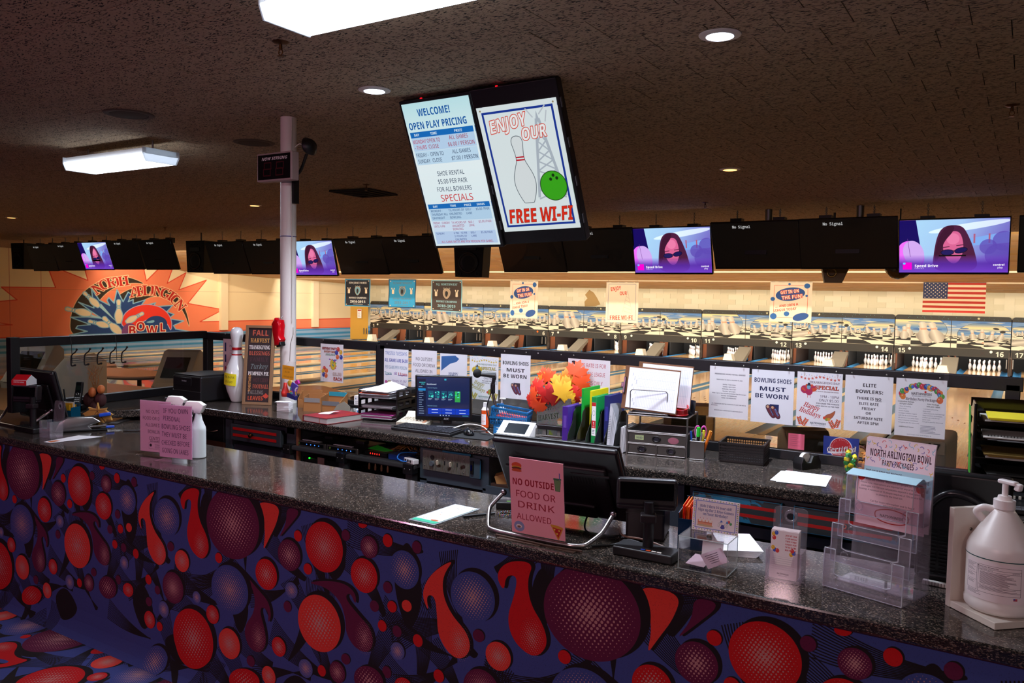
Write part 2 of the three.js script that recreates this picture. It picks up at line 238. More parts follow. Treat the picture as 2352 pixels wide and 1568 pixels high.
// ================================================================ room shell
const FLOOR = -0.45;                                              // the lanes lie three steps below the desk
{
  const g = structure('floor');
  const fl = bx(26, 0.2, 9.5, -6, -0.1, 0.22), u = fl.attributes.uv, p = fl.attributes.position;
  for (let i = 0; i < p.count; i++) u.setXY(i, -p.getZ(i) / 1.9 + 0.3, p.getX(i) / 1.07);
  part('concourse_carpet', fl, carpetM, g);
  part('step', [bx(26, 0.2, 0.35, -6, -0.2, -4.7), bx(26, 0.15, 0.35, -6, -0.37, -5.0)], M(0x2a2320, 0.8), g);
  part('seating_floor', bx(36, 0.2, 6.2, -11.5, FLOOR - 0.1, -7.4), M(0x75695c, 0.55), g);
  part('approach', uvBox(bx(31.5, 0.2, 4.1, -13.6, FLOOR - 0.1, -12.48)), M(0xffffff, 0.15, { map: laneT, clearcoat: 0.5 }), g);
  part('lane_substructure', bx(36, 0.2, 20, -11.5, FLOOR - 0.32, -24.6), blackMatte, g);
}
const wallL = structure('wall_left');
{
  const tex = cv(2048, 384, (c, W, H) => {
    const k = 2048 / 25, Y = (y) => (3.6 - y) * (H / 4.05), X = (z) => (z - 9) * k, P = (s) => xy(s).map(([z, y]) => [X(z), Y(y)]);
    rect(c, 0, Y(0.2), W, H, '#8fb2dc'); for (const [y, h] of [[0.12, 0.05], [-0.06, 0.1], [-0.26, 0.08]]) rect(c, 0, Y(y), W, h * 95, '#3f8fc4');
    poly(c, P(MURAL.salmon), '#ee8562', '#d8402c', 3); rect(c, 0, Y(0.6), X(12.95), Y(0.21) - Y(0.6), '#ee8562');
    for (const s of ['black', 'black2']) smoothPoly(c, P(MURAL[s]), '#2e2620', '#e9c9a0', 2);
    poly(c, P(MURAL.blue), '#1c4486', '#86bfe0', 4);
    smoothPoly(c, P(MURAL.red), '#ee3a2c', '#b8b0dc', 3);
    for (const s of MURAL.cone) poly(c, P(s), '#a4d4e4');
    for (const [a, b] of MURAL.pins) {
      const [ax, ay] = [X(+a.split(',')[0]), Y(+a.split(',')[1])], [bx2, by] = [X(+b.split(',')[0]), Y(+b.split(',')[1])], L = Math.hypot(bx2 - ax, by - ay), pr = pinProfile();
      c.save(); c.translate(bx2, by); c.rotate(Math.atan2(ay - by, ax - bx2) - Math.PI / 2); const s = L / 0.381, o = pr.map(([r, y]) => [r * s, y * s]);
      smoothPoly(c, [...o, ...o.map(([x, y]) => [-x, y]).reverse()], '#e6d8ba', '#8cc0dc', 3); rect(c, -8, 0.235 * s, 16, 4, '#7fb4d4'); rect(c, -8, 0.27 * s, 16, 4, '#7fb4d4'); c.restore();
    }
    const [q] = P(MURAL.ball); el(c, q[0], q[1], 27, 34, '#7a4684'); el(c, X(19.75), Y(0.55), 40, 30, '#1c4486'); smoothPoly(c, P(MURAL.cone[2]), '#7fbede');
    const let1 = (s, w, sz, col, o = {}) => { const pp = P(s); [...w].forEach((ch, i) => { const a = pp[Math.max(0, i - 1)], b = pp[Math.min(pp.length - 1, i + 1)]; T(c, ch, pp[i][0], pp[i][1], sz, col, { f: 'serif', b: 1, stroke: '#f0d0a8', lw: 5, rot: Math.atan2(b[1] - a[1], b[0] - a[0]), ...o }); }); };
    let1(MURAL.north, 'NORTH', 48, '#b8201c'); let1(MURAL.arl, 'ARLINGTON', 52, '#b8201c'); let1(MURAL.bowl, 'BOWL', 44, '#b00d14', { f: 'sans-serif', stroke: '#fff2d8', rot: 0 });
    for (const z of [14.25, 15.3]) rect(c, X(z), 0, 1.5, H, 'rgba(150,60,50,.5)'); rect(c, 0, Y(1.86), W, 1.2, 'rgba(120,90,60,.4)');
  }, '#eee0bd');
  const w = quads([[[-29.2, -0.45, -9], [-29.2, -0.45, -34], [-29.2, 3.6, -34], [-29.2, 3.6, -9]]]);
  part('mural_face', w, M(0xffffff, 0.8, { map: tex }), wallL, 'wall painted with a salmon starburst, bowling pins and the lettering NORTH ARLINGTON BOWL');
  part('wall_panel', [bx(0.3, 4.3, 25, -29.36, 1.6, -21.5), bx(0.3, 4.3, 14, -29.36, 1.6, -2)], wallPaint, wallL);
  for (const z of [-22.9, -28.2]) part('pilaster', bx(0.16, 3.4, 0.35, -29.13, 1.93, z), wallPaint, wallL);
  part('side_door', [bx(0.08, 1.9, 0.95, -28.9, 0.5, -31.0, -0.9)], M(0xcc9a2c, 0.6), wallL, 'ochre yellow door beside lane one');
  part('warning_sign', paperG(0.2, 0.45, 0.01, -28.78, 0.85, -30.92, 0.67), M(0xffffff, 0.7, { map: cv(64, 128, (c) => { rect(c, 4, 4, 56, 22, '#b03a30'); lines(c, 8, 36, 48, 7, 12, '#9a5a50'); }) }), wallL);
}
{
  const g = structure('wall_back');                                // above the masking units, and behind the pits
  part('wall_panel', bx(38, 1.6, 0.2, -11, 2.2, -31.75), M(0xd9d2b6, 0.9), g);
  part('pit_back', bx(38, 3, 0.2, -11, 0.4, -35.2), blackMatte, g);
  // block courses of the wall: thin proud blocks
  const bm = [M(0xd9d2b6, 0.9), M(0xd3ccb0, 0.9), M(0xded7bd, 0.9)];
  for (let r = 0; r < 4; r++) for (let k = 0; k < 52; k++) { const x = -28.9 + k * 0.6 + (r % 2) * 0.3; part('wall_block', bx(0.594, 0.194, 0.02, x, 1.61 + r * 0.2, -31.645), bm[(k * 7 + r * 3) % 3], g); }
  part('water_stain', ex([[0, 0], [0.5, 0.02], [0.75, 0.1], [0.6, 0.35], [0.42, 0.6], [0.2, 0.72], [0, 0.5], [0.12, 0.35], [-0.02, 0.2]], 0.003, 0, -16.3, 1.5, -31.635), M(0xa98c5c, 1), g);
}
{ const g = structure('wall_right'); part('wall_panel', bx(0.3, 5, 42, 7.1, 1.6, -15), M(0x6a5a4a, 0.9), g); }
{ const g = structure('wall_rear'); part('wall_panel', bx(38, 5, 0.3, -11, 1.6, 5.1), M(0x53433c, 0.9), g); }

// ---------------------------------------------------------------- ceiling: staggered foot-square tiles under a dark deck
const CEIL = 3.23, ceiling = structure('ceiling');
{
  part('ceiling_deck', bx(37, 0.12, 22.2, -11, CEIL + 0.085, -5.9), M(0x0b0908, 1), ceiling);
  const near = [], far = [], s = 0.305;
  for (let j = 0; j < 72; j++) for (let i = 0; i < 120; i++) {
    const z = 4.8 - (j + 0.5) * s, x = -29.1 + (i + 0.5) * s + (j % 2) * s / 2; if (x > 6.9) continue;
    const dx = x, dz = z, fx = -0.5345 * dx - 0.845 * dz;
    const d = Math.hypot(dx, dz), vis = fx > 1 && Math.abs(0.845 * dx - 0.5345 * dz) < fx * 0.72;
    const g = uvBox(bx(s - 0.0045, 0.016, s - 0.0045, x, CEIL + 0.008 + rr(-0.0015, 0.0015), z));
    (vis ? near : far).push([d, g]);
  }
  near.sort((a, b) => a[0] - b[0]);
  near.slice(0, 300).forEach(([, g]) => part('ceiling_tile', g, tileM, ceiling));
  part('ceiling_tile_field', [...near.slice(300), ...far].map((e) => e[1]), tileM, ceiling, undefined, 'stuff');
  // stepped plank baffles over the lanes, with a lit slot at each step
  const baf = (z0, y0, z1, y1) => { const q = quads([[[-29.1, y0, z0], [7, y0, z0], [7, y1, z1], [-29.1, y1, z1]], [[-29.1, y1 + 0.06, z1], [7, y1 + 0.06, z1], [7, y0 + 0.06, z0], [-29.1, y0 + 0.06, z0]], [[-29.1, y1, z1], [7, y1, z1], [7, y1 + 0.06, z1], [-29.1, y1 + 0.06, z1]]], [[[0, 0], [36, 0], [36, 4], [0, 4]], [[0, 0], [36, 0], [36, 4], [0, 4]], [[0, 0], [36, 0], [36, 0.06], [0, 0.06]]]); part('baffle_panel', q, plankM, ceiling); };
  baf(-18.2, 3.32, -21, 2.66); baf(-21.8, 2.688, -25.5, 2.51); baf(-26.1, 2.522, -31.6, 2.30);
  for (const [y, z] of [[2.65, -21.02], [2.50, -25.52]]) part('painted_edge_light', bx(36, 0.05, 0.05, -11, y, z), M(0xf4ead0, 0.5), ceiling);  // pale strips added, their colour stands for the lit baffle edge
  part('pocket_lid', [bx(36, 0.1, 15, -11, 3.75, -24.4), bx(36, 0.55, 0.06, -11, 3.5, -16.98)], M(0xe8e0d0, 0.9), ceiling);
  for (const z of [-17.3, -21.3, -25.8]) for (let i = 0; i < 6; i++) part('strip_lamp', cy(0.02, 0.02, 5.0, -26 + i * 5.2, z > -18 ? 3.4 : z > -22 ? 2.73 : 2.57, z, 8, 0, 0, Math.PI / 2), glowM(0xffe2b4, GLOW.tube), ceiling);
}
// ================================================================ lanes, masking units and pins
const UX = (k) => -28.45 + 3.5 * k;                                 // left edge of a pair of lanes
const laneX = (n) => UX((n - 1) >> 1) + (n % 2 ? 0.86 : 2.70);
const FOUL = -14.53, ORD = ['', 'one', 'two', 'three', 'four', 'five', 'six', 'seven', 'eight', 'nine', 'ten', 'eleven', 'twelve', 'thirteen', 'fourteen', 'fifteen', 'sixteen', 'seventeen'];
const gutM = M(0x3f7fae, 0.3), capM = M(0xcfc6ae, 0.5), woodK = M(0x6e3a1c, 0.6), darkWood = M(0x2a1a14, 0.6);
const arcY = (x0, x1, d) => { const o = []; for (let i = 0; i <= 8; i++) { const t = i / 8; o.push([x0 + (x1 - x0) * t, -d * Math.sin(Math.PI * t)]); } return o; };
const bedG = uvBox(bx(1.06, 0.1, 19.4, 0, FLOOR - 0.05, FOUL - 9.7));
const gutLG = sweepZ(arcY(-0.765, -0.53, 0.07).map(([x, y]) => [x, y + FLOOR]), -33.9, FOUL, true), gutRG = sweepZ(arcY(0.53, 0.765, 0.07).map(([x, y]) => [x, y + FLOOR]), -33.9, FOUL, true);
const dotG = [-0.4, -0.27, -0.13, 0, 0.13, 0.27, 0.4].map((x, i) => ex([[x - 0.02, 0], [x + 0.02, 0], [x, 0.15]], 0.001, 0, 0, FLOOR + 0.002, FOUL - 3.6 - 0.35 * (3 - Math.abs(i - 3)), 0, -Math.PI / 2));
for (let n = 1; n <= 17; n++) {
  const t = thing('bowling_lane', `glossy pale wooden bowling lane with blue gutters leading to number ${ORD[n]}`, 'bowling lane', [laneX(n), 0, 0], 0, 'bowling lanes');
  part('lane_bed', bedG, laneM, t); part('gutter', gutLG, gutM, t); part('gutter', gutRG, gutM, t); for (const g of dotG) part('aiming_arrow', g, M(0x6a3a1e, 0.3), t);
  if (n % 2) part('lane_divider', bx(0.12, 0.1, 16, -0.83, FLOOR - 0.045, FOUL - 8), capM, t);
}
for (let k = 0; k < 8; k++) {                                        // return capping, deflector box and ball ramp between two lanes
  const x = UX(k) + 1.78, a = ORD[2 * k + 1], b = ORD[2 * k + 2];
  const t = thing('ball_return_track', `cream ball return cover and sloping grey ramp between lanes ${a} and ${b}`, 'ball return', [x, FLOOR, 0], 0, 'ball returns between lane pairs');
  part('track_cover', rb(0.27, 0.07, 15.2, 0.03, 0, 0.03, FOUL - 7.7), capM, t);
  part('deflector_box', ex([[-0.19, 0], [0.19, 0], [0.12, 0.3], [-0.12, 0.3]], 0.3, 0.01, -0.1, 0.06, -29.8), M(0xe9e6d8, 0.5), t, 'white tapered box');
  part('ball_ramp', ex([[0, 0.02], [1.1, 0.5], [1.1, 0.4], [0.4, 0]], 0.46, 0.01, -0.23, 0.04, -30.2, Math.PI / 2), M(0x97948a, 0.5), t, 'grey sloped ramp');
  for (const s of [-1, 1]) { part('kickback_plate', ex([[0, 0], [0.1, 0.57], [0.5, 0.57], [0.4, 0]], 0.03, 0, 0.1 * s - 0.015, 0, -31.45, Math.PI / 2), woodK, t); part('curtain_side', bx(0.03, 0.56, 1.6, 0.1 * s, 0.29, -33.0), blackMatte, t); };
  part('sensor', bx(0.1, 0.12, 0.08, 0.05, 0.12, -29.5), M(0xd8d4c6, 0.5), t);
}
for (let k = 0; k < 9; k++) {
  const t = thing('pit_partition', k < 1 ? 'brown wooden pit partition left of lane one' : `brown wooden pit partition between lanes ${ORD[2 * k]} and ${ORD[2 * k + 1]}`, 'partition', [UX(k), FLOOR, 0]);
  part('partition_board', ex([[0, 0], [0.12, 0.57], [2.8, 0.57], [2.8, 0]], 0.06, 0, -0.03, 0, -31.3, Math.PI / 2), darkWood, t);
  for (const s of [-1, 1]) part('side_plate', bx(0.02, 0.56, 0.4, 0.045 * s, 0.29, -31.7), woodK, t);
  for (const q of [-0.09, 0.09]) part('bracket', bx(0.03, 0.3, 0.03, q, 0.42, -31.0), metal(0x9a9a98, 0.35), t);
}
// masking units: art behind two panels, a star-speckled head rail and a numbered foot rail
function maskArt(v) {
  return cv(1024, 540, (c, W, H) => {
    const sky = c.createLinearGradient(0, 0, 0, H * 0.55); sky.addColorStop(0, '#3f74b4'); sky.addColorStop(0.55, '#7f9fc4'); sky.addColorStop(1, '#d8cfae'); c.fillStyle = sky; c.fillRect(0, 0, W, H);
    for (let i = 0; i < 60; i++) el(c, rnd() * W, rnd() * H * 0.4, rr(30, 110), rr(3, 12), `rgba(238,222,178,${rr(0.2, 0.7)})`, rr(-0.1, 0.1));
    const checker = (x0, x1, hy, y1, vx) => { c.save(); c.beginPath(); c.rect(x0, hy, x1 - x0, y1 - hy); c.clip(); rect(c, x0, hy, x1 - x0, y1 - hy, '#e7dfc6'); let ya = hy, h = 4, j = 0; while (ya < y1) { const yb = ya + h; for (let i = -16; i < 16; i++) if ((i + j) % 2) { const s = (y) => (y - hy + 6) * 1.05; poly(c, [[vx + i * s(ya), ya], [vx + (i + 1) * s(ya), ya], [vx + (i + 1) * s(yb), yb], [vx + i * s(yb), yb]], '#17140f'); } ya = yb; h *= 1.55; j++; } c.restore(); };
    checker(0, W, H * 0.56, H, W * 0.55);
    const pin = (x, y, h, rot, col = '#dcd6c6') => { c.save(); c.translate(x, y); c.rotate(rot); const o = pinProfile(h / 0.381); const p = [...o.map(([a, b]) => [a * 1.15, -b]), ...o.map(([a, b]) => [-a * 1.15, -b]).reverse()]; const g = c.createLinearGradient(-h * 0.16, 0, h * 0.16, 0); g.addColorStop(0, '#8f887c'); g.addColorStop(0.45, col); g.addColorStop(1, '#a39b8c'); smoothPoly(c, p, g); rect(c, -h * 0.07, -h * 0.66, h * 0.14, h * 0.022, '#d8742c'); rect(c, -h * 0.07, -h * 0.71, h * 0.14, h * 0.022, '#d8742c'); c.restore(); };
    const ball = (x, y, r, holes = true) => {
      c.save(); c.beginPath(); c.arc(x, y, r, 0, 6.3); c.clip();
      const g = c.createLinearGradient(0, y - r, 0, y + r * 0.3); g.addColorStop(0, '#2d5f9e'); g.addColorStop(0.35, '#f2d99a'); g.addColorStop(0.7, '#4a7fb8'); g.addColorStop(1, '#e8dcb8'); c.fillStyle = g; c.fillRect(x - r, y - r, 2 * r, 2 * r);
      for (let i = 0; i < 16; i++) el(c, x + rr(-r, r), y - r * rr(-0.1, 0.5), r * rr(0.1, 0.35), r * rr(0.02, 0.07), `rgba(${i % 2 ? '250,236,200' : '40,84,150'},0.7)`);
      checker(x - r, x + r, y + r * 0.22, y + r, x); for (let i = 0; i < 5; i++) pin(x + r * (-0.72 + i * 0.32), y + r * rr(0.35, 0.6), r * rr(0.6, 0.9), (i - 2) * 0.08);
      c.restore(); el(c, x, y, r, r, null, 0, '#33302a', 3);
      if (holes) { el(c, x + r * 0.42, y - r * 0.52, r * 0.12, r * 0.08, '#15130f', 0.3); el(c, x + r * 0.66, y - r * 0.28, r * 0.1, r * 0.12, '#15130f', 0.2); }
    };
    if (v === 0) { ball(95, 190, 120); pin(-30, 420, 330, 1.25); ball(400, 230, 235); ball(700, 250, 125, false); ball(915, 240, 190); } else { ball(150, 200, 330, false); pin(85, 400, 260, 0.02); pin(300, 470, 430, -0.12); pin(410, 440, 400, -0.2); ball(800, 260, 235); pin(930, 450, 210, -1.35); }
    for (let i = 0; i < 900; i++) rect(c, rnd() * W, rnd() * H, 2, 2, 'rgba(0,0,0,.06)');
  });
}
const artM = [0, 1].map((v) => M(0xffffff, 0.45, { map: maskArt(v) }));
const frameM = M(0x2b2a26, 0.55), numM = M(0xefe8d4, 0.5), starM = M(0xd8d0a0, 0.5), tealM = M(0x4f8a86, 0.5);
for (let k = 0; k < 9; k++) {
  const a = 2 * k + 1, b = a + 1, odd = k % 2;
  const t = thing('masking_unit', k < 8 ? `printed ${odd ? 'tall pins' : 'balls'} masking panel numbered ${ORD[a]} and ${ORD[b]} above the pins` : 'printed balls masking panel numbered seventeen, cut by the right edge', 'masking unit', [UX(k), 0.138, -31.37], 0, 'masking units');
  const s = new THREE.Shape(); s.moveTo(0.015, 0); s.lineTo(3.485, 0); s.lineTo(3.485, 1.26); s.quadraticCurveTo(3.485, 1.36, 3.385, 1.36); s.lineTo(0.115, 1.36); s.quadraticCurveTo(0.015, 1.36, 0.015, 1.26); s.closePath();
  part('frame', ex(s, 0.08, 0, 0, 0, -0.09), frameM, t);
  for (const h of [0, 1]) { const g = bx(1.725, 0.92, 0.02, 0.88 + h * 1.745, 0.735, 0.0), u = g.attributes.uv; for (let i = 0; i < u.count; i++) u.setX(i, h * 0.5 + u.getX(i) * 0.5); part('art_panel', g, artM[odd], t); }
  part('lane_number', word(String(a), 0.16, 0.006, a > 9 ? 0.25 : 0.22, 0.12, -0.008), numM, t, `numeral ${a}`);
  if (b < 18) part('lane_number', word(String(b), 0.16, 0.006, b > 9 ? 3.2 : 3.26, 0.12, -0.008), numM, t, `numeral ${b}`);
  for (const x of [0.5, 2.95]) part('call_button', cy(0.045, 0.045, 0.02, x, 0.19, 0, 14, 0, Math.PI / 2), M(k === 2 && x > 2 ? 0xe8742a : 0xeaf2e8, 0.3), t);
  part('cross_mark', [bx(0.2, 0.012, 0.004, 2.7, 0.13, -0.008, 0, 0, 0.8), bx(0.2, 0.012, 0.004, 2.7, 0.13, -0.008, 0, 0, -0.8)], M(0x3a2624, 0.6), t);
  part('speckles', [...Array(26)].map(() => sp(rr(0.006, 0.014), rr(0.15, 3.3), rr(1.24, 1.33), -0.008, 1, 1, 0.3, 5)), tealM, t, undefined, 'stuff');
  if (k > 0) part('star', ex([...Array(10)].map((_, i) => { const q = Math.PI / 2 + i * Math.PI / 5, r = i % 2 ? 0.02 : 0.05; return [Math.cos(q) * r, Math.sin(q) * r]; }), 0.006, 0, odd ? 2.55 : 0.95, 1.285, -0.008), starM, t);
  for (const x of [0.03, 3.47]) part('post', bx(0.03, 0.75, 0.05, x, -0.18, 0.0), M(0x4a4038, 0.5), t);
}
// the pins: one pin with its neck rings, then a clone for every spot
const pinT = cv(64, 512, (c) => { rect(c, 0, 150, 64, 12, '#b81820'); rect(c, 0, 176, 64, 12, '#b81820'); el(c, 16, 330, 7, 11, '#d86a6a'); }, '#f8f6f2');
const pinM = M(0xffffff, 0.18, { map: pinT, clearcoat: 0.6 });
const pinG = lt(pinProfile(), 18); { const u = pinG.attributes.uv, p = pinG.attributes.position; for (let i = 0; i < u.count; i++) u.setY(i, p.getY(i) / 0.381); }
const rows = ['front head pin', 'second row left pin', 'second row right pin', 'third row left pin', 'third row centre pin', 'third row right pin', 'back row far left pin', 'back row inner left pin', 'back row inner right pin', 'back row far right pin'];
{
  let first = null, i;
  for (let n = 1; n <= 17; n++) for (i = 0; i < (n < 17 ? 10 : 5); i++) {
    const r = i < 1 ? 0 : i < 3 ? 1 : i < 6 ? 2 : 3, k = i - [0, 1, 3, 6][r];
    const pos = [laneX(n) + (k - r / 2) * 0.3048, FLOOR, -32.82 - r * 0.264], lab = `white bowling pin standing as ${rows[i]} on lane ${ORD[n]}`;
    if (!first) first = solo('bowling_pin', lab, 'bowling pin', pinG, pinM, pos, 0, 'bowling pins set on the lanes'); else dup(first, lab, pos);
  }
}
// ================================================================ the row of hanging televisions and speakers
const video = cv(512, 288, (c, W, H) => {                             // music clip still: a woman looking over dark glasses
  let g = c.createLinearGradient(0, 0, W, H); g.addColorStop(0, '#a8d4ee'); g.addColorStop(0.45, '#9cc0e8'); g.addColorStop(1, '#5a3aa8'); c.fillStyle = g; c.fillRect(0, 0, W, H);
  poly(c, [[0, 0], [80, 0], [104, 150], [0, 200]], '#160a5a'); el(c, 330, 40, 190, 18, 'rgba(235,250,255,.75)', -0.15); poly(c, [[250, 120], [512, 70], [512, 130], [250, 150]], '#7aa4e4'); for (const x of [352, 420]) rect(c, x, 80, 8, 50, '#a85a7a');
  for (const [x, y, r] of [[420, 150, 40], [490, 120, 52], [465, 195, 60]]) el(c, x, y, r, r, 'rgba(90,70,170,.75)');
  el(c, 55, 195, 66, 84, '#e86af0', -0.3); el(c, 70, 180, 50, 70, '#c9a2e6', -0.3); c.strokeStyle = '#6a3a8a'; c.lineWidth = 2; c.beginPath(); c.moveTo(40, 100); c.lineTo(55, 200); c.stroke();
  smoothPoly(c, [[240, 30], [300, 34], [330, 90], [362, 180], [380, 288], [160, 288], [168, 180], [182, 90], [205, 45]], '#4a1c3c'); smoothPoly(c, [[235, 66], [285, 62], [305, 110], [308, 180], [282, 236], [250, 240], [214, 190], [210, 110]], '#d0608e'); el(c, 258, 105, 30, 30, 'rgba(240,140,180,.5)');
  smoothPoly(c, [[228, 34], [262, 30], [262, 62], [214, 120], [200, 190], [176, 240], [172, 190], [190, 90]], '#3c142e');
  c.save(); c.translate(262, 172); c.rotate(-0.14); el(c, -30, 2, 30, 15, '#221a58', 0.1, '#120a22', 3); el(c, 34, 0, 30, 14, '#1c1450', -0.1, '#120a22', 3); rect(c, -4, -4, 10, 3, '#1a1028'); rect(c, -50, -30, 34, 4, '#4a1c34'); rect(c, 16, -30, 34, 4, '#4a1c34'); c.restore();
  g = c.createLinearGradient(0, 190, 0, 288); g.addColorStop(0, 'rgba(120,60,190,0)'); g.addColorStop(0.5, 'rgba(84,40,160,.85)'); g.addColorStop(1, 'rgba(110,60,190,.95)'); c.fillStyle = g; c.fillRect(0, 190, W, 98);
  rect(c, 18, 232, 44, 40, '#f000c8'); el(c, 25, 238, 7, 6, '#5ac8f0'); T(c, 'Speed Drive', 76, 250, 20, '#fff', { b: 1, al: 'left' }); T(c, 'Charli XCX', 76, 266, 10, '#cbb8ea', { al: 'left' }); T(c, 'control', 470, 246, 15, '#fff', { b: 1 }); T(c, 'play', 476, 261, 13, '#fff');
});
const noSig = cv(256, 144, (c) => T(c, 'No Signal', 92, 13, 10, '#e8e8e8', { f: 'monospace', b: 1 }), '#040404');
const tvOff = M(0x16130f, 0.3, { emissive: 0xffffff, emissiveMap: noSig, emissiveIntensity: 0.7, clearcoat: 0.3 }), tvOn = screenM(video, 1.15, 0.2);
function makeTV(live) {
  const t = thing('television', 'x', 'television', [0, 0, 0], 0, 'televisions hung over the lanes');
  part('casing', [rb(1.23, 0.71, 0.05, 0.01, 0, 0, -0.03), rb(0.8, 0.4, 0.05, 0.02, 0, -0.05, -0.07)], M(0x0b0b0c, 0.35), t);
  part('screen', bx(1.205, 0.675, 0.006, 0, 0.006, -0.003), live ? tvOn : tvOff, t);
  part('stand_feet_rail', bx(1.22, 0.012, 0.055, 0, -0.35, -0.025), black, t);
  return t;
}
const tvs = [[-25.75, 2.7, 0.27], [-21.945, 2.703, 0.27], [-20.742, 2.714, 0.31], [-19.511, 2.723, 0.327, 1], [-18.275, 2.733, 0.317], [-16.991, 2.726, 0.332], [-14.562, 2.634, 0.355], [-13.32, 2.625, 0.36], [-12.02, 2.602, 0.25, 1], [-10.734, 2.625, 0.359], [-9.513, 2.633, 0.409], [-6.97, 2.66, 0.43], [-5.735, 2.67, 0.43], [-4.53, 2.649, 0.25, 1], [-3.29, 2.703, 0.46], [-2.075, 2.705, 0.42], [-0.84, 2.651, 0.289, 1], [0.47, 2.66, 0.40]];
const tvOrd = ['first', 'second', 'third', 'fourth', 'fifth', 'sixth', 'seventh', 'eighth', 'ninth', 'tenth', 'eleventh', 'twelfth', 'thirteenth', 'fourteenth', 'fifteenth', 'sixteenth', 'seventeenth', 'last'];
{
  const proto = [null, null]; let live = 0;
  tvs.forEach(([x, y, tilt, on = 0], i) => {
    const lab = on ? `television playing a music clip of a woman in dark glasses, ${tvOrd[live++]} such from the left` : `black television showing only No Signal, ${tvOrd[i]} from the left in the whole row`;
    const t = proto[on] ? dup(proto[on], lab) : (proto[on] = makeTV(on)); t.userData.label = lab;
    t.position.set(x, y, -11.55); t.rotation.x = tilt;
    const h = thing('television_hanger', on ? `chains and bracket holding the ${tvOrd[live - 1]} music clip television` : `chains and bracket holding the No Signal television ${tvOrd[i]} in the row`, 'bracket', [x, 0, -11.72], 0, 'television hangers');
    for (const s of [-0.3, 0.3]) part('bracket', bx(0.16, 0.12, 0.14, s, y + 0.335, 0.06), black, h);
    for (const s of [-0.3, 0.3]) part('chain', [...Array(8)].map((_, j) => tor(0.012, 0.004, s, y + 0.39 + j * ((3.22 - y - 0.39) / 8), 0.06, 0, j % 2 ? 1.57 : 0, 6.2832, 8)), metal(0x8a8a88, 0.4), h);
    part('mount_plate', bx(0.3, 0.2, 0.1, 0, y - 0.02, 0.09), black, h);
    if (i === 14 || i === 15) part('ceiling_pole', cy(0.05, 0.05, 3.23 - y, 0.1, (3.23 + y) / 2 + 0.2, -0.1, 14), metal(0x7c7c7c, 0.4), h);
  });
}
function speaker(label, x, y, z, ry) {
  const t = thing('loudspeaker', label, 'speaker', [x, y, z], ry, 'hanging loudspeakers');
  part('cabinet', ex([[-0.24, -0.34], [0.24, -0.34], [0.28, 0.34], [-0.28, 0.34]], 0.36, 0.01, 0, 0, -0.37), M(0x080808, 0.7), t);
  part('woofer', [tor(0.17, 0.02, 0, -0.1, 0.01), lt([[0, 0], [0.05, 0.01], [0.16, 0.05]], 20).applyMatrix4(new THREE.Matrix4().makeRotationX(Math.PI / 2)).translate(0, -0.1, -0.035)], M(0x191919, 0.5), t);
  part('horn', [rb(0.3, 0.1, 0.02, 0.01, 0, 0.16, 0.008), bx(0.24, 0.06, 0.02, 0, 0.16, 0.014)], M(0x141414, 0.4), t);
  for (const s of [-0.1, 0, 0.1]) part('tweeter', [tor(0.032, 0.006, s, 0.27, 0.008)], M(0x202020, 0.4), t);
  for (const s of [-0.17, 0.17]) part('port', tor(0.035, 0.008, s, -0.29, 0.008), M(0x202020, 0.4), t);
  part('hanger', [bx(0.02, 3.22 - y - 0.34, 0.02, 0, (3.22 - y + 0.34) / 2, -0.18)], black, t);
}
speaker('black hanging loudspeaker at the far left of the television row', -23.3, 2.77, -11.6, 0.1);
speaker('black hanging loudspeaker in the gap above the mural starburst', -15.72, 2.68, -11.6, 0.1);
speaker('black hanging loudspeaker under the lit price screen', -8.26, 2.6, -11.6, 0.25);
// ================================================================ banners hung from the second baffle
function banner(name, label, cat, u, tex, w, h, top, x, group, sag = 0) {
  const g = new THREE.PlaneGeometry(w, h, 16, 14), p = g.attributes.position;
  for (let i = 0; i < p.count; i++) { const X = p.getX(i), Y = p.getY(i); p.setZ(i, 0.02 * Math.sin(X * 9 + u) * (0.6 - Y / h) + 0.01 * Math.sin(X * 21 + Y * 7)); p.setY(i, Y - sag * (X / w + 0.5) * (0.5 - Y / h)); }
  g.computeVertexNormals();
  const t = thing(name, label, cat, [x, top - h / 2, -25.44], 0, group);
  part('cloth', fin(g), M(0xffffff, 0.75, { map: tex, side: THREE.DoubleSide }), t); part('hem_rod', cy(0.008, 0.008, w, 0, h / 2, 0.0, 8, 0, 0, Math.PI / 2), M(0x888888, 0.5), t);
  for (const s of [-0.45, 0.45]) part('cord', cy(0.004, 0.004, 2.535 - top, s * w, h / 2 + (2.535 - top) / 2, -0.02, 6), M(0x888888, 0.5), t);
}
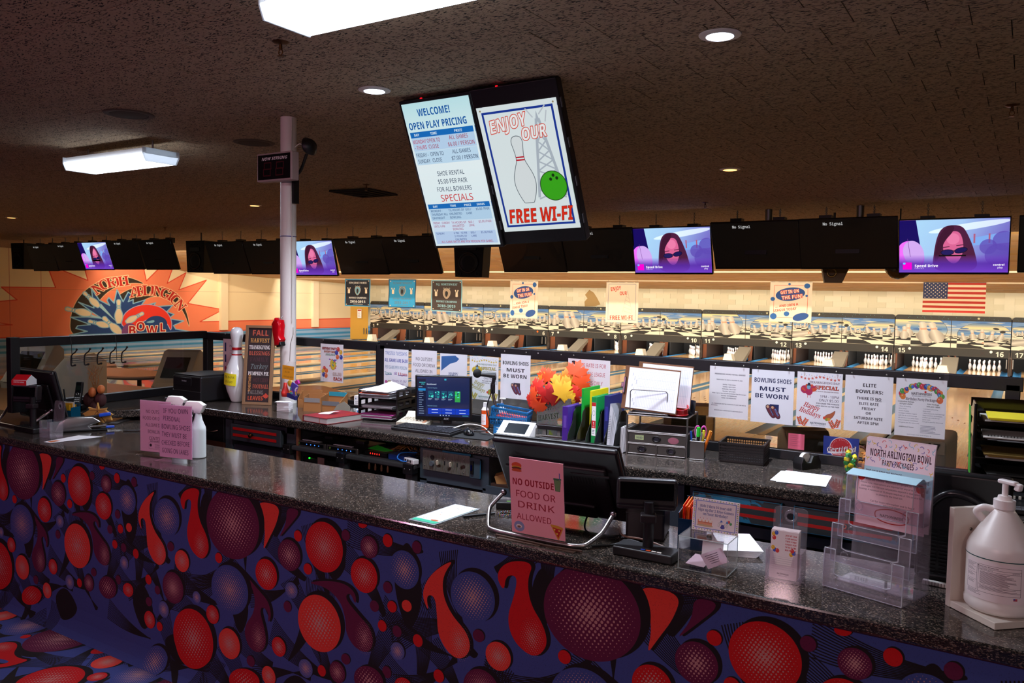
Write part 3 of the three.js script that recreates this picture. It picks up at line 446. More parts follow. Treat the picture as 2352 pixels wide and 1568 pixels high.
const champ = (bg, edge, fg, top, year, mid) => cv(384, 384, (c) => {
  rect(c, 0, 0, 384, 384, edge); rect(c, 12, 12, 360, 360, bg); T(c, top, 192, 52, 34, fg, { f: 'serif', b: 1, w: 270 });
  for (const x of [60, 318]) for (const s of [-1, 1]) { c.save(); c.translate(x + s * 8, 200); c.rotate(s * -0.3); const o = pinProfile(230); smoothPoly(c, [...o.map(([a, b]) => [a, -b]), ...o.map(([a, b]) => [-a, -b]).reverse()], '#eae4d2'); c.restore(); }
  smoothPoly(c, [[192, 96], [236, 120], [232, 190], [192, 236], [152, 190], [148, 120]], mid, '#c9c2b4', 6); smoothPoly(c, [[192, 128], [212, 150], [205, 190], [186, 210], [172, 170], [178, 140]], '#2c3038'); for (const x of [160, 192, 224]) el(c, x, 100, 10, 10, '#8a8a84');
  T(c, 'DISTRICT CHAMPIONS', 192, 262, 30, fg, { f: 'serif', b: 1, w: 262 }); T(c, year, 192, 316, 46, fg, { f: 'serif', b: 1, w: 230 }); rect(c, 120, 350, 150, 4, fg);
  for (const [x, y] of [[26, 26], [358, 26], [26, 358], [358, 358]]) el(c, x, y, 7, 7, '#d8c8b8');
});
banner('championship_banner', 'dark navy district champions banner for 2014-2015', 'banner', 1, champ('#121c30', '#3a9ad0', '#e8eef0', 'NEW JERSEY NORTH', '2014-2015', '#7ab8d8'), 1.42, 1.14, 2.49, -24.06 + 0.27, 'championship banners');
banner('championship_banner', 'bright blue district champions banner for 2016-2017', 'banner', 2, champ('#2a9fe0', '#15507c', '#6a7a86', 'NJ NORTHWEST', '2016-2017', '#6a8aa0'), 1.42, 1.14, 2.49, -21.6 + 0.23, 'championship banners');
banner('championship_banner', 'charcoal district champions banner for 2018-2019', 'banner', 3, champ('#41393c', '#86c2dc', '#8fd0e8', 'N.J. NORTHWEST', '2018-2019', '#b8a898'), 1.5, 1.2, 2.47, -19.2 + 0.06, 'championship banners', 0.04);
const funT = cv(400, 440, (c) => {
  c.strokeStyle = '#d8482c'; c.lineWidth = 3; c.strokeRect(40, 40, 320, 350);
  for (const [x, y, r] of [[352, 44, 28], [28, 190, 22], [40, 380, 34], [165, 350, 26], [185, 25, 12], [350, 150, 12]]) el(c, x, y, r, r, '#2c6cc0');
  el(c, 195, 135, 140, 72, '#2a58a8', -0.15); T(c, 'GET IN ON', 190, 108, 50, '#fff6f0', { b: 1, rot: -0.14, w: 180, stroke: '#d84030', lw: 9 }); T(c, 'THE FUN!', 215, 165, 54, '#fff6f0', { b: 1, rot: -0.14, w: 200, stroke: '#d84030', lw: 9 });
  T(c, '... AND JOIN A', 165, 258, 36, '#d8402c', { b: 1, rot: -0.14, w: 220 }); T(c, 'LEAGUE TODAY', 150, 305, 38, '#d8402c', { b: 1, rot: -0.14, w: 220 }); el(c, 300, 380, 78, 40, '#2a58a8', -0.3);
}, '#f4ede0');
banner('league_poster', 'white Get In On The Fun poster hanging above lanes five and six', 'poster', 4, funT, 1.2, 1.36, 2.46, -15.62 + 0.0, 'hanging white posters');
banner('league_poster', 'white Get In On The Fun poster hanging above lanes twelve and thirteen', 'poster', 5, funT, 1.24, 1.22, 2.49, -6.12, 'hanging white posters');
const wifi = cv(400, 440, (c) => {
  c.strokeStyle = '#4a5a9a'; c.lineWidth = 3; c.strokeRect(30, 22, 340, 390); c.strokeStyle = '#d8d4cc'; c.lineWidth = 6; for (const s of [-1, 1]) { c.beginPath(); c.moveTo(270, 90); c.lineTo(270 + s * 60, 330); c.stroke(); } for (let i = 0; i < 5; i++) { c.beginPath(); c.moveTo(250 - i * 7, 150 + i * 40); c.lineTo(296 + i * 7, 180 + i * 40); c.stroke(); }
  T(c, 'ENJOY', 120, 70, 60, '#d83c2c', { b: 1, rot: -0.12, w: 130 }); T(c, 'OUR', 215, 120, 54, '#d83c2c', { b: 1, rot: -0.08, w: 90 }); T(c, 'FREE WI-FI', 195, 385, 62, '#d83c2c', { b: 1, rot: -0.03, w: 290 });
}, '#f4ede0');
banner('wifi_poster', 'white Enjoy Our Free Wi-Fi poster hanging above lane eight', 'poster', 6, wifi, 1.19, 1.37, 2.44, -11.7, 'hanging white posters');
const flagT = cv(600, 380, (c) => { for (let i = 0; i < 13; i++) rect(c, 0, i * 29.3, 600, 30, i % 2 ? '#f0e4cc' : '#c23a34'); rect(c, 0, 0, 240, 205, '#33406e'); for (let r = 0; r < 9; r++) for (let k = 0; k < (r % 2 ? 5 : 6); k++) { const x = 20 + k * 40 + (r % 2) * 20, y = 14 + r * 22; poly(c, [...Array(10)].map((_, i) => { const q = -Math.PI / 2 + i * Math.PI / 5, R = i % 2 ? 4 : 9; return [x + Math.cos(q) * R, y + Math.sin(q) * R]; }), '#efe6d2'); } });
banner('american_flag', 'American stars and stripes flag hung on the ceiling step above lane sixteen', 'flag', 7, flagT, 1.52, 0.83, 2.5, -1.76);
// ================================================================ the glazed rail on the back desk
const RZ = -4.38, BT = 1.12;                                         // rail line and back worktop height
const railM = M(0x121013, 0.45);
{
  const t = thing('glazed_rail', 'black framed glass rail standing along the back edge of the desk', 'railing', [0, 0, 0]);
  part('top_bar', [rb(1.9, 0.062, 0.06, 0.004, -4.83, 1.575, RZ), rb(3.85, 0.062, 0.06, 0.004, -1.93, 1.589, RZ)], railM, t);
  part('bottom_rail', rb(5.75, 0.05, 0.05, 0.004, -2.9, BT + 0.025, RZ), railM, t);
  for (const [x, w] of [[-5.77, 0.06], [-3.85, 0.085], [-0.045, 0.06]]) part('post', rb(w, 0.47, 0.06, 0.004, x, 1.355, RZ), railM, t);
  for (const [a, b] of [[-5.73, -3.9], [-3.8, -2.6], [-2.595, -1.33], [-1.325, -0.08]]) part('glass_pane', bx(b - a, 0.41, 0.006, (a + b) / 2, 1.35, RZ), glass, t, 'clear glass pane');
  part('side_post', rb(0.06, 0.5, 0.06, 0.004, -5.66, 1.37, -2.78), railM, t);
  const q = Math.atan2(-0.11, 1.54);
  part('side_top_bar', rb(0.06, 0.06, 1.56, 0.004, -5.715, 1.585, -3.57, -q), railM, t); part('side_bottom_rail', rb(0.06, 0.06, 1.56, 0.004, -5.715, BT + 0.03, -3.57, -q), railM, t);
  for (const k of [0, 1, 2]) part('glass_pane', bx(0.006, 0.41, 0.5, -5.675 - 0.036 * k, 1.35, -3.07 - k * 0.51, -q), glass, t, 'clear glass pane');
}
{
  const t = thing('coat_hook_rack', 'black wire rack of five coat hooks hanging on the left glass rail', 'hook rack', [-5.64, 0, 0]);
  const zs = [-3.155, -3.25, -3.345, -3.44, -3.53];
  for (const z of [-3.15, -3.48]) part('hanger_wire', wire([[0.0, 1.617, z], [0.015, 1.56, z], [0.02, 1.43, z]], 0.002), black, t);
  for (const y of [1.432, 1.446, 1.46]) part('rail_wire', wire([[0.02, y, -3.145], [0.02, y + 0.004, -3.535]], 0.002), black, t);
  for (const z of zs) { const h = part('hook', tb([[0.05, 1.523, z - 0.012], [0.04, 1.505, z - 0.006], [0.02, 1.485, z + 0.006], [0.016, 1.455, z + 0.01], [0.016, 1.42, z + 0.01], [0.022, 1.41, z + 0.008], [0.045, 1.414, z]], 0.0048, 24), black, t); part('knob', sp(0.008, 0.05, 1.524, z - 0.012), black, h); part('knob', sp(0.008, 0.047, 1.416, z), black, h); }
}
// ---------------------------------------------------------------- notices in clear sleeves screwed to the rail
const LW = 425, LH = 550;
function notice(label, x0, x1, top, draw, o = {}) {
  const w = x1 - x0, h = o.h || 0.28, t = thing('rail_notice', label, 'notice', [(x0 + x1) / 2, top - h / 2, RZ + 0.036], 0, 'notices on the glass rail');
  const tip = 1.622 - (top - h / 2);
  part('sleeve', bx(w + 0.012, h / 2 + tip, 0.003, 0, (tip - h / 2) / 2, 0.0035), acrylic, t, 'clear acrylic sleeve');
  for (const s of [-0.36, 0.36]) part('screw', sp(0.004, s * w, 1.6 - (top - h / 2), 0.006, 1, 1, 0.5, 8), metal(0xb8b4ac, 0.3), t);
  if (draw) part('sheet', paperG(w, h, 0.001), M(0xffffff, 0.75, { map: cv(o.W || LW, o.H || LH, draw, o.bg || '#f3f0f2') }), t);
  return t;
}
const ballo = (c, x, y, r, col) => { el(c, x, y, r, r * 1.15, col); el(c, x - r * 0.3, y - r * 0.4, r * 0.22, r * 0.3, 'rgba(255,255,255,.5)'); };
const shoes = (c, x, y, s, blk) => { rect(c, x - 0.1 * s, y - 0.52 * s, 0.62 * s, 0.62 * s, blk); for (const d of [0, 0.32]) { c.save(); c.translate(x + d * s, y + d * 0.1 * s); c.rotate(-0.45); smoothPoly(c, [[-0.2 * s, -0.5 * s], [0.06 * s, -0.55 * s], [0.16 * s, -0.2 * s], [0.2 * s, 0.35 * s], [0.05 * s, 0.5 * s], [-0.12 * s, 0.4 * s], [-0.2 * s, 0]], '#6e2a3a', '#1a1c3a', 5); smoothPoly(c, [[-0.16 * s, -0.5 * s], [0.06 * s, -0.5 * s], [0.02 * s, -0.28 * s], [-0.14 * s, -0.3 * s]], '#d8a888', '#3a2020', 3); for (let i = 0; i < 6; i++) rect(c, 0, (-0.22 + i * 0.09) * s, 0.12 * s, 0.045 * s, '#5a9ae0'); c.restore(); } };
const bowlShoes = (col) => (c) => { T(c, 'BOWLING SHOES', 212, 108, 62, col, { b: 1, w: 375 }); T(c, 'MUST', 212, 196, 60, col, { b: 1, w: 270 }); T(c, 'BE WORN', 208, 270, 62, col, { b: 1, w: 345 }); shoes(c, 205, 430, 150, col === '#16161a' ? '#2a2430' : '#1a2460'); };
const thanks = (k) => (c) => {
  for (let i = 0; i < 11; i++) poly(c, [...Array(10)].map((_, j) => { const q = -1.57 + j * 0.628, r = j % 2 ? 7 : 16; return [40 + i * 35 + Math.cos(q) * r, 56 + 12 * Math.sin(i * 0.9) + Math.sin(q) * r]; }), k.a); for (let i = 0; i < 16; i++) rect(c, 40 + i * 24, 20 + (i % 3) * 6, 3, 14, ['#6a8ad0', '#d8a030', '#d86a6a'][i % 3]);
  T(c, 'THANKSGIVING DAY', 258, 100, 30, k.d, { b: 1, f: 'serif', w: 285 }); T(c, 'SPECIAL', 282, 150, 50, k.b, { b: 1, f: 'serif', w: 225, stroke: k.d, lw: 4 }); T(c, 'AT NORTH ARLINGTON BOWL', 286, 188, 15, k.d, { b: 1, w: 220 });
  el(c, 74, 176, 38, 40, k.c); for (let i = 0; i < 7; i++) { c.save(); c.translate(118, 192); c.rotate(-1.2 + i * 0.4); el(c, 0, -42, 18, 34, i % 2 ? k.c : k.b); c.restore(); } el(c, 116, 196, 34, 38, k.c); el(c, 112, 152, 18, 22, '#7ab0c8'); rect(c, 94, 128, 38, 8, '#20283a'); rect(c, 102, 108, 22, 22, '#20283a'); rect(c, 102, 234, 4, 26, k.b); rect(c, 126, 234, 4, 26, k.b);
  T(c, '1PM - 10PM', 310, 238, 34, '#3a2a3a', { w: 180 }); T(c, 'ONLY $5.00', 304, 276, 36, '#3a2a3a', { w: 185 }); T(c, 'PER GAME PER PERSON', 295, 308, 18, '#2a2030', { b: 1, w: 215 }); T(c, 'SHOE RENTAL $3 PER PAIR', 292, 334, 16, '#2a2030', { b: 1, w: 220 });
  T(c, 'Happy', 145, 345, 68, k.e, { f: 'serif', it: 1, b: 1, rot: 0.28, w: 155 }); T(c, 'Holidays', 130, 408, 68, k.e, { f: 'serif', it: 1, b: 1, rot: 0.3, w: 210 });
  smoothPoly(c, [[375, 360], [350, 440], [300, 470], [270, 455], [280, 420], [335, 400]], k.f, '#6a2a2a', 3); for (const [x, y, q] of [[272, 450, '#d84a30'], [292, 464, '#8aa03a'], [312, 462, '#e0a030']]) el(c, x, y, 16, 15, q);
  for (const [x, y, r] of [[40, 500, -0.3], [86, 512, 0.5], [390, 500, 0.3], [345, 514, -0.5]]) { c.save(); c.translate(x, y); c.rotate(r); for (let i = 0; i < 5; i++) { el(c, -11, -36 + i * 16, 13, 7, i % 2 ? k.f : k.b, 0.6); el(c, 11, -36 + i * 16, 13, 7, i % 2 ? k.f : k.b, -0.6); } c.restore(); }
  T(c, 'NATIONWIDE', 212, 512, 26, k.g, { b: 1, w: 150 }); T(c, 'BOWLING CENTERS', 212, 532, 11, '#556', { w: 130 });
};
notice('certificate notice half hidden behind the big pin bank', -5.53, -5.3, 1.56, (c) => { for (const [y, h] of [[60, 140], [250, 120]]) rect(c, 34, y, 34, h, '#26306a'); smoothPoly(c, [[30, 400], [120, 520], [300, 530], [30, 530]], '#b8344a'); T(c, 'Thank You', 250, 110, 46, '#5a4a58', { f: 'serif', it: 1 }); lines(c, 150, 180, 220, 7, 40, '#8a7a88', 5); }, { bg: '#e6c9cc' });
notice('birthday party goody bag notice with balloons, $3.50 each', -4.427, -4.198, 1.573, (c) => {
  T(c, 'BIRTHDAY PARTY', 165, 66, 44, '#b83c34', { b: 1, w: 270, stroke: '#3a1c24', lw: 5 }); T(c, 'GOODY BAGS', 180, 112, 40, '#d87a4a', { b: 1, w: 230, stroke: '#3a1c24', lw: 4 }); T(c, 'AVAILABLE', 185, 154, 38, '#b8d0c0', { b: 1, w: 180, stroke: '#3a4a44', lw: 4 });
  for (const [x, y, q] of [[330, 70, '#d84a40'], [300, 120, '#3a48a8'], [380, 110, '#e8b83a'], [318, 180, '#e8703a'], [385, 180, '#3a48a8'], [72, 360, '#d84a40'], [48, 400, '#e8b83a'], [112, 390, '#e8703a'], [60, 450, '#3a48a8'], [105, 462, '#e8703a']]) { ballo(c, x, y, 30, q); rect(c, x, y + 34, 2, 50, '#99a'); }
  smoothPoly(c, [[180, 230], [280, 225], [290, 340], [240, 380], [190, 350]], '#e8c83a', '#8a6a20', 4); for (let i = 0; i < 18; i++) el(c, rr(170, 300), rr(215, 350), 12, 10, ['#d84a6a', '#4a8ad0', '#5ab05a', '#8a5ac0', '#e89a3a'][i % 5], rnd() * 3);
  T(c, '$3.50', 312, 432, 62, '#f0d8d0', { b: 1, w: 165, stroke: '#4a2a2a', lw: 5 }); T(c, 'EACH', 325, 500, 66, '#c8443a', { b: 1, w: 165, stroke: '#4a1a1a', lw: 5 });
});
notice('Twisted Tuesdays $4.00 games notice above the letter trays', -3.808, -3.588, 1.567, (c) => {
  T(c, 'TWISTED TUESDAYS', 212, 60, 66, '#4a6ab0', { w: 380 }); T(c, 'ALL GAMES ARE $4.00', 212, 156, 64, '#2a3a98', { b: 1, w: 400 }); T(c, 'PER GAME/PER PERSON', 212, 252, 60, '#4a7a9a', { w: 385 }); T(c, '7pm', 75, 338, 50, '#3a8a8a', { b: 1, f: 'serif', w: 130 }); T(c, 'til', 205, 334, 52, '#7a3a9a', { b: 1, f: 'serif' }); T(c, '11pm', 325, 336, 52, '#b83a44', { b: 1, f: 'serif', w: 170 }); rect(c, 20, 350, 120, 8, '#2a5a8a'); rect(c, 250, 350, 160, 8, '#5a2a7a');
  T(c, 'Shoes $5.00/', 275, 432, 42, '#7a5a9a', { w: 250 }); T(c, 'per pair', 285, 472, 42, '#7a5a9a', { w: 150 }); el(c, 110, 530, 80, 12, '#7ac8b8'); el(c, 100, 480, 42, 44, '#f0e8c0', 0, '#8a7a3a', 8); el(c, 165, 500, 34, 36, '#d8b840', 0, '#8a7a3a', 6); el(c, 40, 455, 20, 20, '#c04a9a');
}, { bg: '#f0f0f4' });
notice('No Outside Food or Drink notice half hidden by the monitor', -3.56, -3.342, 1.572, (c) => { ['NO OUTSIDE', 'FOOD OR DRINK', 'ALLOWED IN', 'BOWLING', 'CENTER'].forEach((s, i) => T(c, s, 212, 120 + i * 80, 60, '#2c2430', { w: [285, 375, 290, 225, 220][i] })); }, { bg: '#efecf0' });
notice('Happy Veterans Day notice with blue starred flag', -3.314, -3.092, 1.56, (c) => {
  poly(c, [[20, 40], [240, 20], [300, 60], [260, 100], [160, 130], [60, 200], [20, 230]], '#3a6aa8'); for (let i = 0; i < 16; i++) { const x = 50 + (i % 5) * 50 + ((i / 5) | 0) * 8, y = 60 + ((i / 5) | 0) * 40; if (x + y < 360) T(c, '★', x, y, 26, '#f4f4f0'); } for (let i = 0; i < 5; i++) T(c, '★', 145 + i * 34, 200, 24, '#c0483c');
  T(c, 'HAPPY', 212, 262, 56, '#2c4a80', { f: 'serif', b: 1, w: 150 }); T(c, "VETERAN'S DAY", 212, 320, 56, '#2c4a80', { f: 'serif', b: 1, w: 350 }); rect(c, 80, 360, 270, 5, '#b84a4a'); rect(c, 110, 374, 210, 5, '#3a4a80'); T(c, 'COME BOWL ON MONDAY', 212, 402, 26, '#3a4a70', { b: 1, w: 310 }); lines(c, 80, 440, 270, 3, 26, '#667', 6);
}, { bg: '#eff0f5' });
notice('yellow and green Thanksgiving Day special notice behind the microphone', -3.072, -2.846, 1.556, thanks({ a: '#d8b83a', b: '#c8b030', c: '#d8c034', d: '#3a6a4a', e: '#a89a2c', f: '#a8a83a', g: '#2c6a58' }), { bg: '#eff2f4' });
notice('black lettered Bowling Shoes Must Be Worn notice left of autumn leaves', -2.829, -2.608, 1.582, bowlShoes('#16161a'), { bg: '#f2f2f6' });
notice('empty clear notice sleeve behind the autumn leaves', -2.583, -2.357, 1.58, null);
notice('wide red Elite Rate Is For Nationwide League Bowlers Only notice', -2.342, -2.062, 1.581, (c, W, H) => { T(c, 'ELITE RATE IS FOR', 300, 70, 62, '#b8384a', { w: 380 }); T(c, 'NATIONWIDE LEAGUE', 280, 170, 62, '#b8384a', { w: 400 }); T(c, 'BOWLERS ONLY', 290, 270, 62, '#b8384a', { w: 320 }); smoothPoly(c, [[40, 30], [80, 20], [110, 40], [90, 70], [60, 60]], '#2a2230'); el(c, 110, 96, 10, 10, '#2a2230'); }, { h: 0.22, W: 540, H: 424, bg: '#f4ecf0' });
notice('small print prebowling hours notice for all leagues', -1.461, -1.245, 1.59, (c) => { T(c, 'PREBOWLING HOURS FOR ALL LEAGUES', 220, 80, 20, '#2a2430', { b: 1, w: 330 }); ['FROM October 30, 2024 thru November 24, 2024', 'Monday - 11am to 6pm', 'Tuesday - 2pm to 4pm', 'Wednesday - 2pm to 4pm', 'Thursday - 2pm to 4pm', 'Friday - 2pm to 7pm only with permission from the manager', 'Saturday - NO PREBOWLING', 'Sunday - NO PREBOWLING', 'ALL PREBOWLING MUST BE SCHEDULED AT LEAST ONE DAY IN', 'ADVANCE', 'BOWLERS MUST CHANGE DUE TO LANE AVAILABILITY'].forEach((s, i) => T(c, s, i === 9 ? 60 : 215, [140, 190, 214, 238, 262, 286, 310, 334, 400, 418, 470][i], 15, '#3a3440', { b: 1, w: [280, 140, 140, 150, 140, 370, 170, 160, 370, 70, 310][i] })); }, { bg: '#efeaec' });
notice('blue lettered Bowling Shoes Must Be Worn notice at the right', -1.231, -1.011, 1.586, bowlShoes('#1e2450'), { bg: '#f1f0f6' });
notice('red turkey Thanksgiving Day special notice, Happy Holidays', -0.996, -0.775, 1.589, thanks({ a: '#d05a4a', b: '#d8502c', c: '#b82a5a', d: '#5a3a48', e: '#c0302c', f: '#b8603a', g: '#1c2a40' }), { bg: '#f2eff4' });
notice('Elite Bowlers no elite rate Friday or Saturday notice', -0.762, -0.542, 1.588, (c) => { ['ELITE', 'BOWLERS:', 'THERE IS NO', 'ELITE RATE', 'FRIDAY', 'OR', 'SATURDAY NITE', 'AFTER 5PM'].forEach((s, i) => T(c, s, 218, [92, 155, 222, 274, 322, 366, 416, 462][i], i < 2 ? 46 : 36, '#2c2228', { b: 1, w: [125, 250, 220, 178, 125, 52, 258, 190][i] })); rect(c, 275, 240, 55, 4, '#2c2228'); }, { bg: '#f0eef2' });
notice('birthday party packages notice topped by a balloon arch', -0.529, -0.31, 1.589, (c) => {
  const col = ['#5aa03a', '#e8a03a', '#3a6ac8', '#d84a3a', '#c83a4a', '#7a3a98', '#e0703a', '#4a9a4a', '#d03a50', '#e87a3a', '#c82a3a', '#3a48a0', '#e8b030', '#4a90c8'];
  for (let i = 0; i < 44; i++) { const q = Math.PI + i / 43 * Math.PI, x = 212 + Math.cos(q) * 165 + rr(-14, 14), y = 170 + Math.sin(q) * 105 + rr(-12, 12); ballo(c, x, y, rr(12, 25), col[i % 14]); } ballo(c, 62, 175, 24, '#e0803a'); ballo(c, 372, 190, 27, '#e0703a');
  T(c, 'NATIONWIDE', 218, 140, 32, '#2a1c24', { b: 1, w: 175 }); el(c, 250, 120, 9, 10, '#d8342c'); T(c, 'BOWLING CENTERS', 218, 164, 12, '#445', { w: 160 }); T(c, 'Birthday Party Packages', 218, 194, 34, '#3a2430', { f: 'serif', b: 1, w: 265 });
  T(c, 'Celebration Package', 90, 222, 17, '#222', { f: 'serif', b: 1, w: 140 }); T(c, 'Gala Package', 318, 232, 17, '#222', { f: 'serif', b: 1, w: 100 }); T(c, '$19 per child', 90, 244, 17, '#222', { f: 'serif', b: 1 }); T(c, '$22 per child', 320, 254, 17, '#222', { f: 'serif', b: 1 });
  ['1 hour of bowling', 'Shoe rental', 'Choice of pizza,', 'hot dog or chicken nuggets', 'with fries & small beverage', '40 minutes in our party room', 'Party invitations & envelopes', 'Free game pass for return visit'].forEach((s, i) => T(c, s, 30, 268 + i * 22, 13, '#445', { al: 'left' })); ['1 1/2 hours of bowling', 'Shoe rental', '1 slice of pizza & small beverage', 'Party invitations & envelopes', '8 tokens per child for our', 'game room', 'Free game pass for return visit'].forEach((s, i) => T(c, s, 235, 280 + i * 20, 12.5, '#445', { al: 'left' }));
  T(c, 'Additional Items', 100, 462, 15, '#222', { f: 'serif', b: 1 }); lines(c, 220, 440, 180, 6, 13, '#778', 4); T(c, 'North Arlington Bowl, North Arlington, NJ', 212, 532, 11, '#667');
}, { bg: '#edeaee' });
// things stuck to the glass
solo('sticky_note', 'pink handwritten sticky note taped inside the glass rail', 'note', paperG(0.082, 0.082, 0.001), M(0xffffff, 0.8, { map: cv(128, 128, (c) => { lines(c, 14, 16, 90, 6, 16, '#b04a68', 2); }, '#f2708c') }), [-0.997, 1.218, RZ + 0.005]);
solo('bowling_center_sticker', 'blue and red certified bowling center sticker on the glass', 'sticker', paperG(0.171, 0.113, 0.001), M(0xffffff, 0.5, { map: cv(360, 240, (c) => { el(c, 180, 122, 112, 116, '#c8202c', 0, '#e8e4f0', 8); for (let i = 0; i < 17; i++) { const q = Math.PI + i / 16 * Math.PI; T(c, 'UNITED STATES BOWLING'[i], 180 + Math.cos(q) * 92, 122 + Math.sin(q) * 94, 14, '#f0d0d4', { b: 1, rot: q + 1.57 }); } T(c, '★', 184, 66, 66, '#f6f2f6'); T(c, 'Certified', 180, 132, 74, '#fbf8fb', { f: 'serif', it: 1, b: 1, w: 300, rot: -0.1, stroke: '#5a1420', lw: 5 }); T(c, 'BOWLING CENTER', 180, 188, 18, '#f6e0e4', { b: 1 }); smoothPoly(c, [[30, 170], [260, 150], [330, 140], [260, 166], [60, 190]], '#f4f0f4'); }, '#1c3a9c') }), [-0.776, 1.208, RZ + 0.005]);
// ================================================================ column and what hangs on it
{
  const t = thing('support_column', 'round white painted steel column rising from the back desk', 'column', [-4.67, BT, -4.25]);
  part('shaft', cy(0.058, 0.058, CEIL - BT - 0.001, 0, (CEIL - BT) / 2, 0, 32), M(0xd9cdc6, 0.5), t); part('base_collar', cy(0.062, 0.064, 0.1, 0, 0.05, 0, 32), M(0xe6e2da, 0.5), t); part('cable', tb([[0.058, 2.1, 0.02], [0.06, 1.7, 0.03], [0.062, 1.2, 0.02], [0.06, 0.6, 0.02]], 0.004, 30), M(0xc9c0b4, 0.6), t); part('tie_wire', tor(0.06, 0.0025, 0, 1.24, 0, Math.PI / 2), metal(0x999, 0.4), t);
  const n = thing('now_serving_display', 'black Now Serving number display fixed to the white column', 'display', [-4.655, 2.852, -4.1]);
  part('case', rb(0.365, 0.205, 0.07, 0.008, 0, 0, -0.036), M(0xa8908c, 0.5), n);
  part('face', paperG(0.335, 0.178, 0.004, 0, 0, 0.001), M(0xffffff, 0.25, { map: cv(400, 212, (c) => { T(c, 'NOW SERVING', 205, 36, 36, '#e8dedc', { b: 1, it: 1, w: 320 }); c.strokeStyle = '#4a1a20'; c.lineWidth = 10; for (const x of [80, 235]) { c.strokeRect(x, 70, 86, 54); c.strokeRect(x - 8, 124, 86, 56); } }, '#0d0b0f') }), n);
  const k = thing('security_camera', 'black camera on a bracket at the right of the column', 'camera', [-4.6, 2.9, -4.25]);
  part('arm', tb([[0, -0.1, 0], [0.06, -0.06, 0], [0.12, 0.05, 0]], 0.012), black, k); part('head', [lt([[0, 0], [0.05, 0.01], [0.07, 0.04], [0.04, 0.075], [0, 0.08]], 20).applyMatrix4(new THREE.Matrix4().makeRotationZ(-1.2)).translate(0.11, 0.09, 0)], black, k); part('bracket', bx(0.03, 0.2, 0.05, 0.0, -0.2, 0), black, k); part('cord', tb([[0, 0.11, 0], [0.05, 0.13, 0], [0.1, 0.1, 0]], 0.004), M(0xd8cfc4, 0.5), k);
}
{
  const t = thing('tape_gun', 'glossy red hand held tape gun with black jaw hung on the column', 'tape gun', [-4.66, 1.65, -4.15]);
  part('body', toCreasedNormals(ex([[-0.035, 0.06], [-0.03, -0.06], [-0.01, -0.085], [0.02, -0.08], [0.035, -0.05], [0.02, -0.03], [0.028, 0.05], [0.02, 0.085], [-0.01, 0.095]], 0.04, 0.012, 0, 0, -0.02), 0.9), M(0xc00a18, 0.12, { clearcoat: 1 }), t); part('jaw', rb(0.055, 0.035, 0.05, 0.008, 0.02, -0.085, 0, 0, 0, 0.3), M(0x111111, 0.4), t); part('grip_teeth', [...Array(8)].map((_, i) => bx(0.008, 0.008, 0.03, -0.047, -0.06 + i * 0.017, 0)), M(0xa80a14, 0.3), t); part('hanging_hook', wire([[0, 0.1, -0.02], [0, 0.12, -0.035]], 0.003), metal(0x888888, 0.4), t);
}
{
  const t = thing('goody_bag', 'clear goody bag of toys with an orange note, hung on the column', 'bag', [-4.49, 1.31, -4.12], 0);
  const g = fin(new THREE.SphereGeometry(1, 24, 16).scale(0.1, 0.15, 0.028)), p = g.attributes.position; for (let i = 0; i < p.count; i++) { const x = p.getX(i), y = p.getY(i), k = 1.35 - 0.35 * Math.min(1, (x * x) / 0.01 + (y * y) / 0.0225); p.setX(i, Math.max(-0.092, Math.min(0.092, x * k + y * 0.1))); p.setY(i, Math.max(-0.138, Math.min(0.138, y * k))); } g.computeVertexNormals();
  part('clear_bag', g, M(0xffffff, 0.08, { transmission: 1, thickness: 0 }), t);
  part('orange_note', paperG(0.12, 0.1, 0.001, 0, 0.06, 0.034, 0, 0, -0.05), M(0xffffff, 0.8, { map: cv(240, 200, (c) => { T(c, 'GOODY BAGS', 120, 44, 36, '#8a5210', { f: 'serif', it: 1, w: 190 }); T(c, '$ 2.50', 100, 94, 34, '#7a4a10', { f: 'serif', it: 1 }); T(c, 'AVAILABLE HERE', 125, 160, 32, '#7a4a10', { f: 'serif', it: 1, w: 200 }); }, '#f5a413') }), t);
  part('red_bottle_toy', lt([[0, 0], [0.028, 0], [0.03, 0.03], [0.016, 0.07], [0.012, 0.1], [0, 0.1]], 16, -0.06, -0.12, 0.005), M(0xe0342c, 0.3), t); part('card_packet', [rb(0.07, 0.09, 0.008, 0.003, 0.035, -0.06, 0.012, 0, 0, -0.4)], M(0xffffff, 0.5, { map: cv(128, 160, (c) => { rect(c, 0, 0, 128, 160, '#5a4ab0'); for (let i = 0; i < 12; i++) el(c, rnd() * 128, rnd() * 160, 22, 12, ['#f0e8f8', '#e84ab0', '#4ac8b0', '#f0b83a'][i % 4], rnd() * 3); }) }), t); part('yellow_toy', sp(0.025, -0.01, -0.02, 0.005, 1, 1, 0.5), M(0xe0b030, 0.5), t); part('pink_toy', bx(0.03, 0.03, 0.02, 0.06, -0.01, 0, 0, 0, 0.5), M(0xb82a8a, 0.4), t); part('blue_packet', bx(0.09, 0.03, 0.02, 0.01, -0.115, 0.005, 0, 0, -0.2), M(0x2c2f7a, 0.4), t);
  part('hanging_wire', wire([[-0.02, 0.14, 0.0], [-0.025, 0.26, -0.01], [-0.02, 0.33, -0.03], [-0.035, 0.38, -0.045], [-0.05, 0.33, -0.06]], 0.0025), metal(0x9a9080, 0.4), t);
}
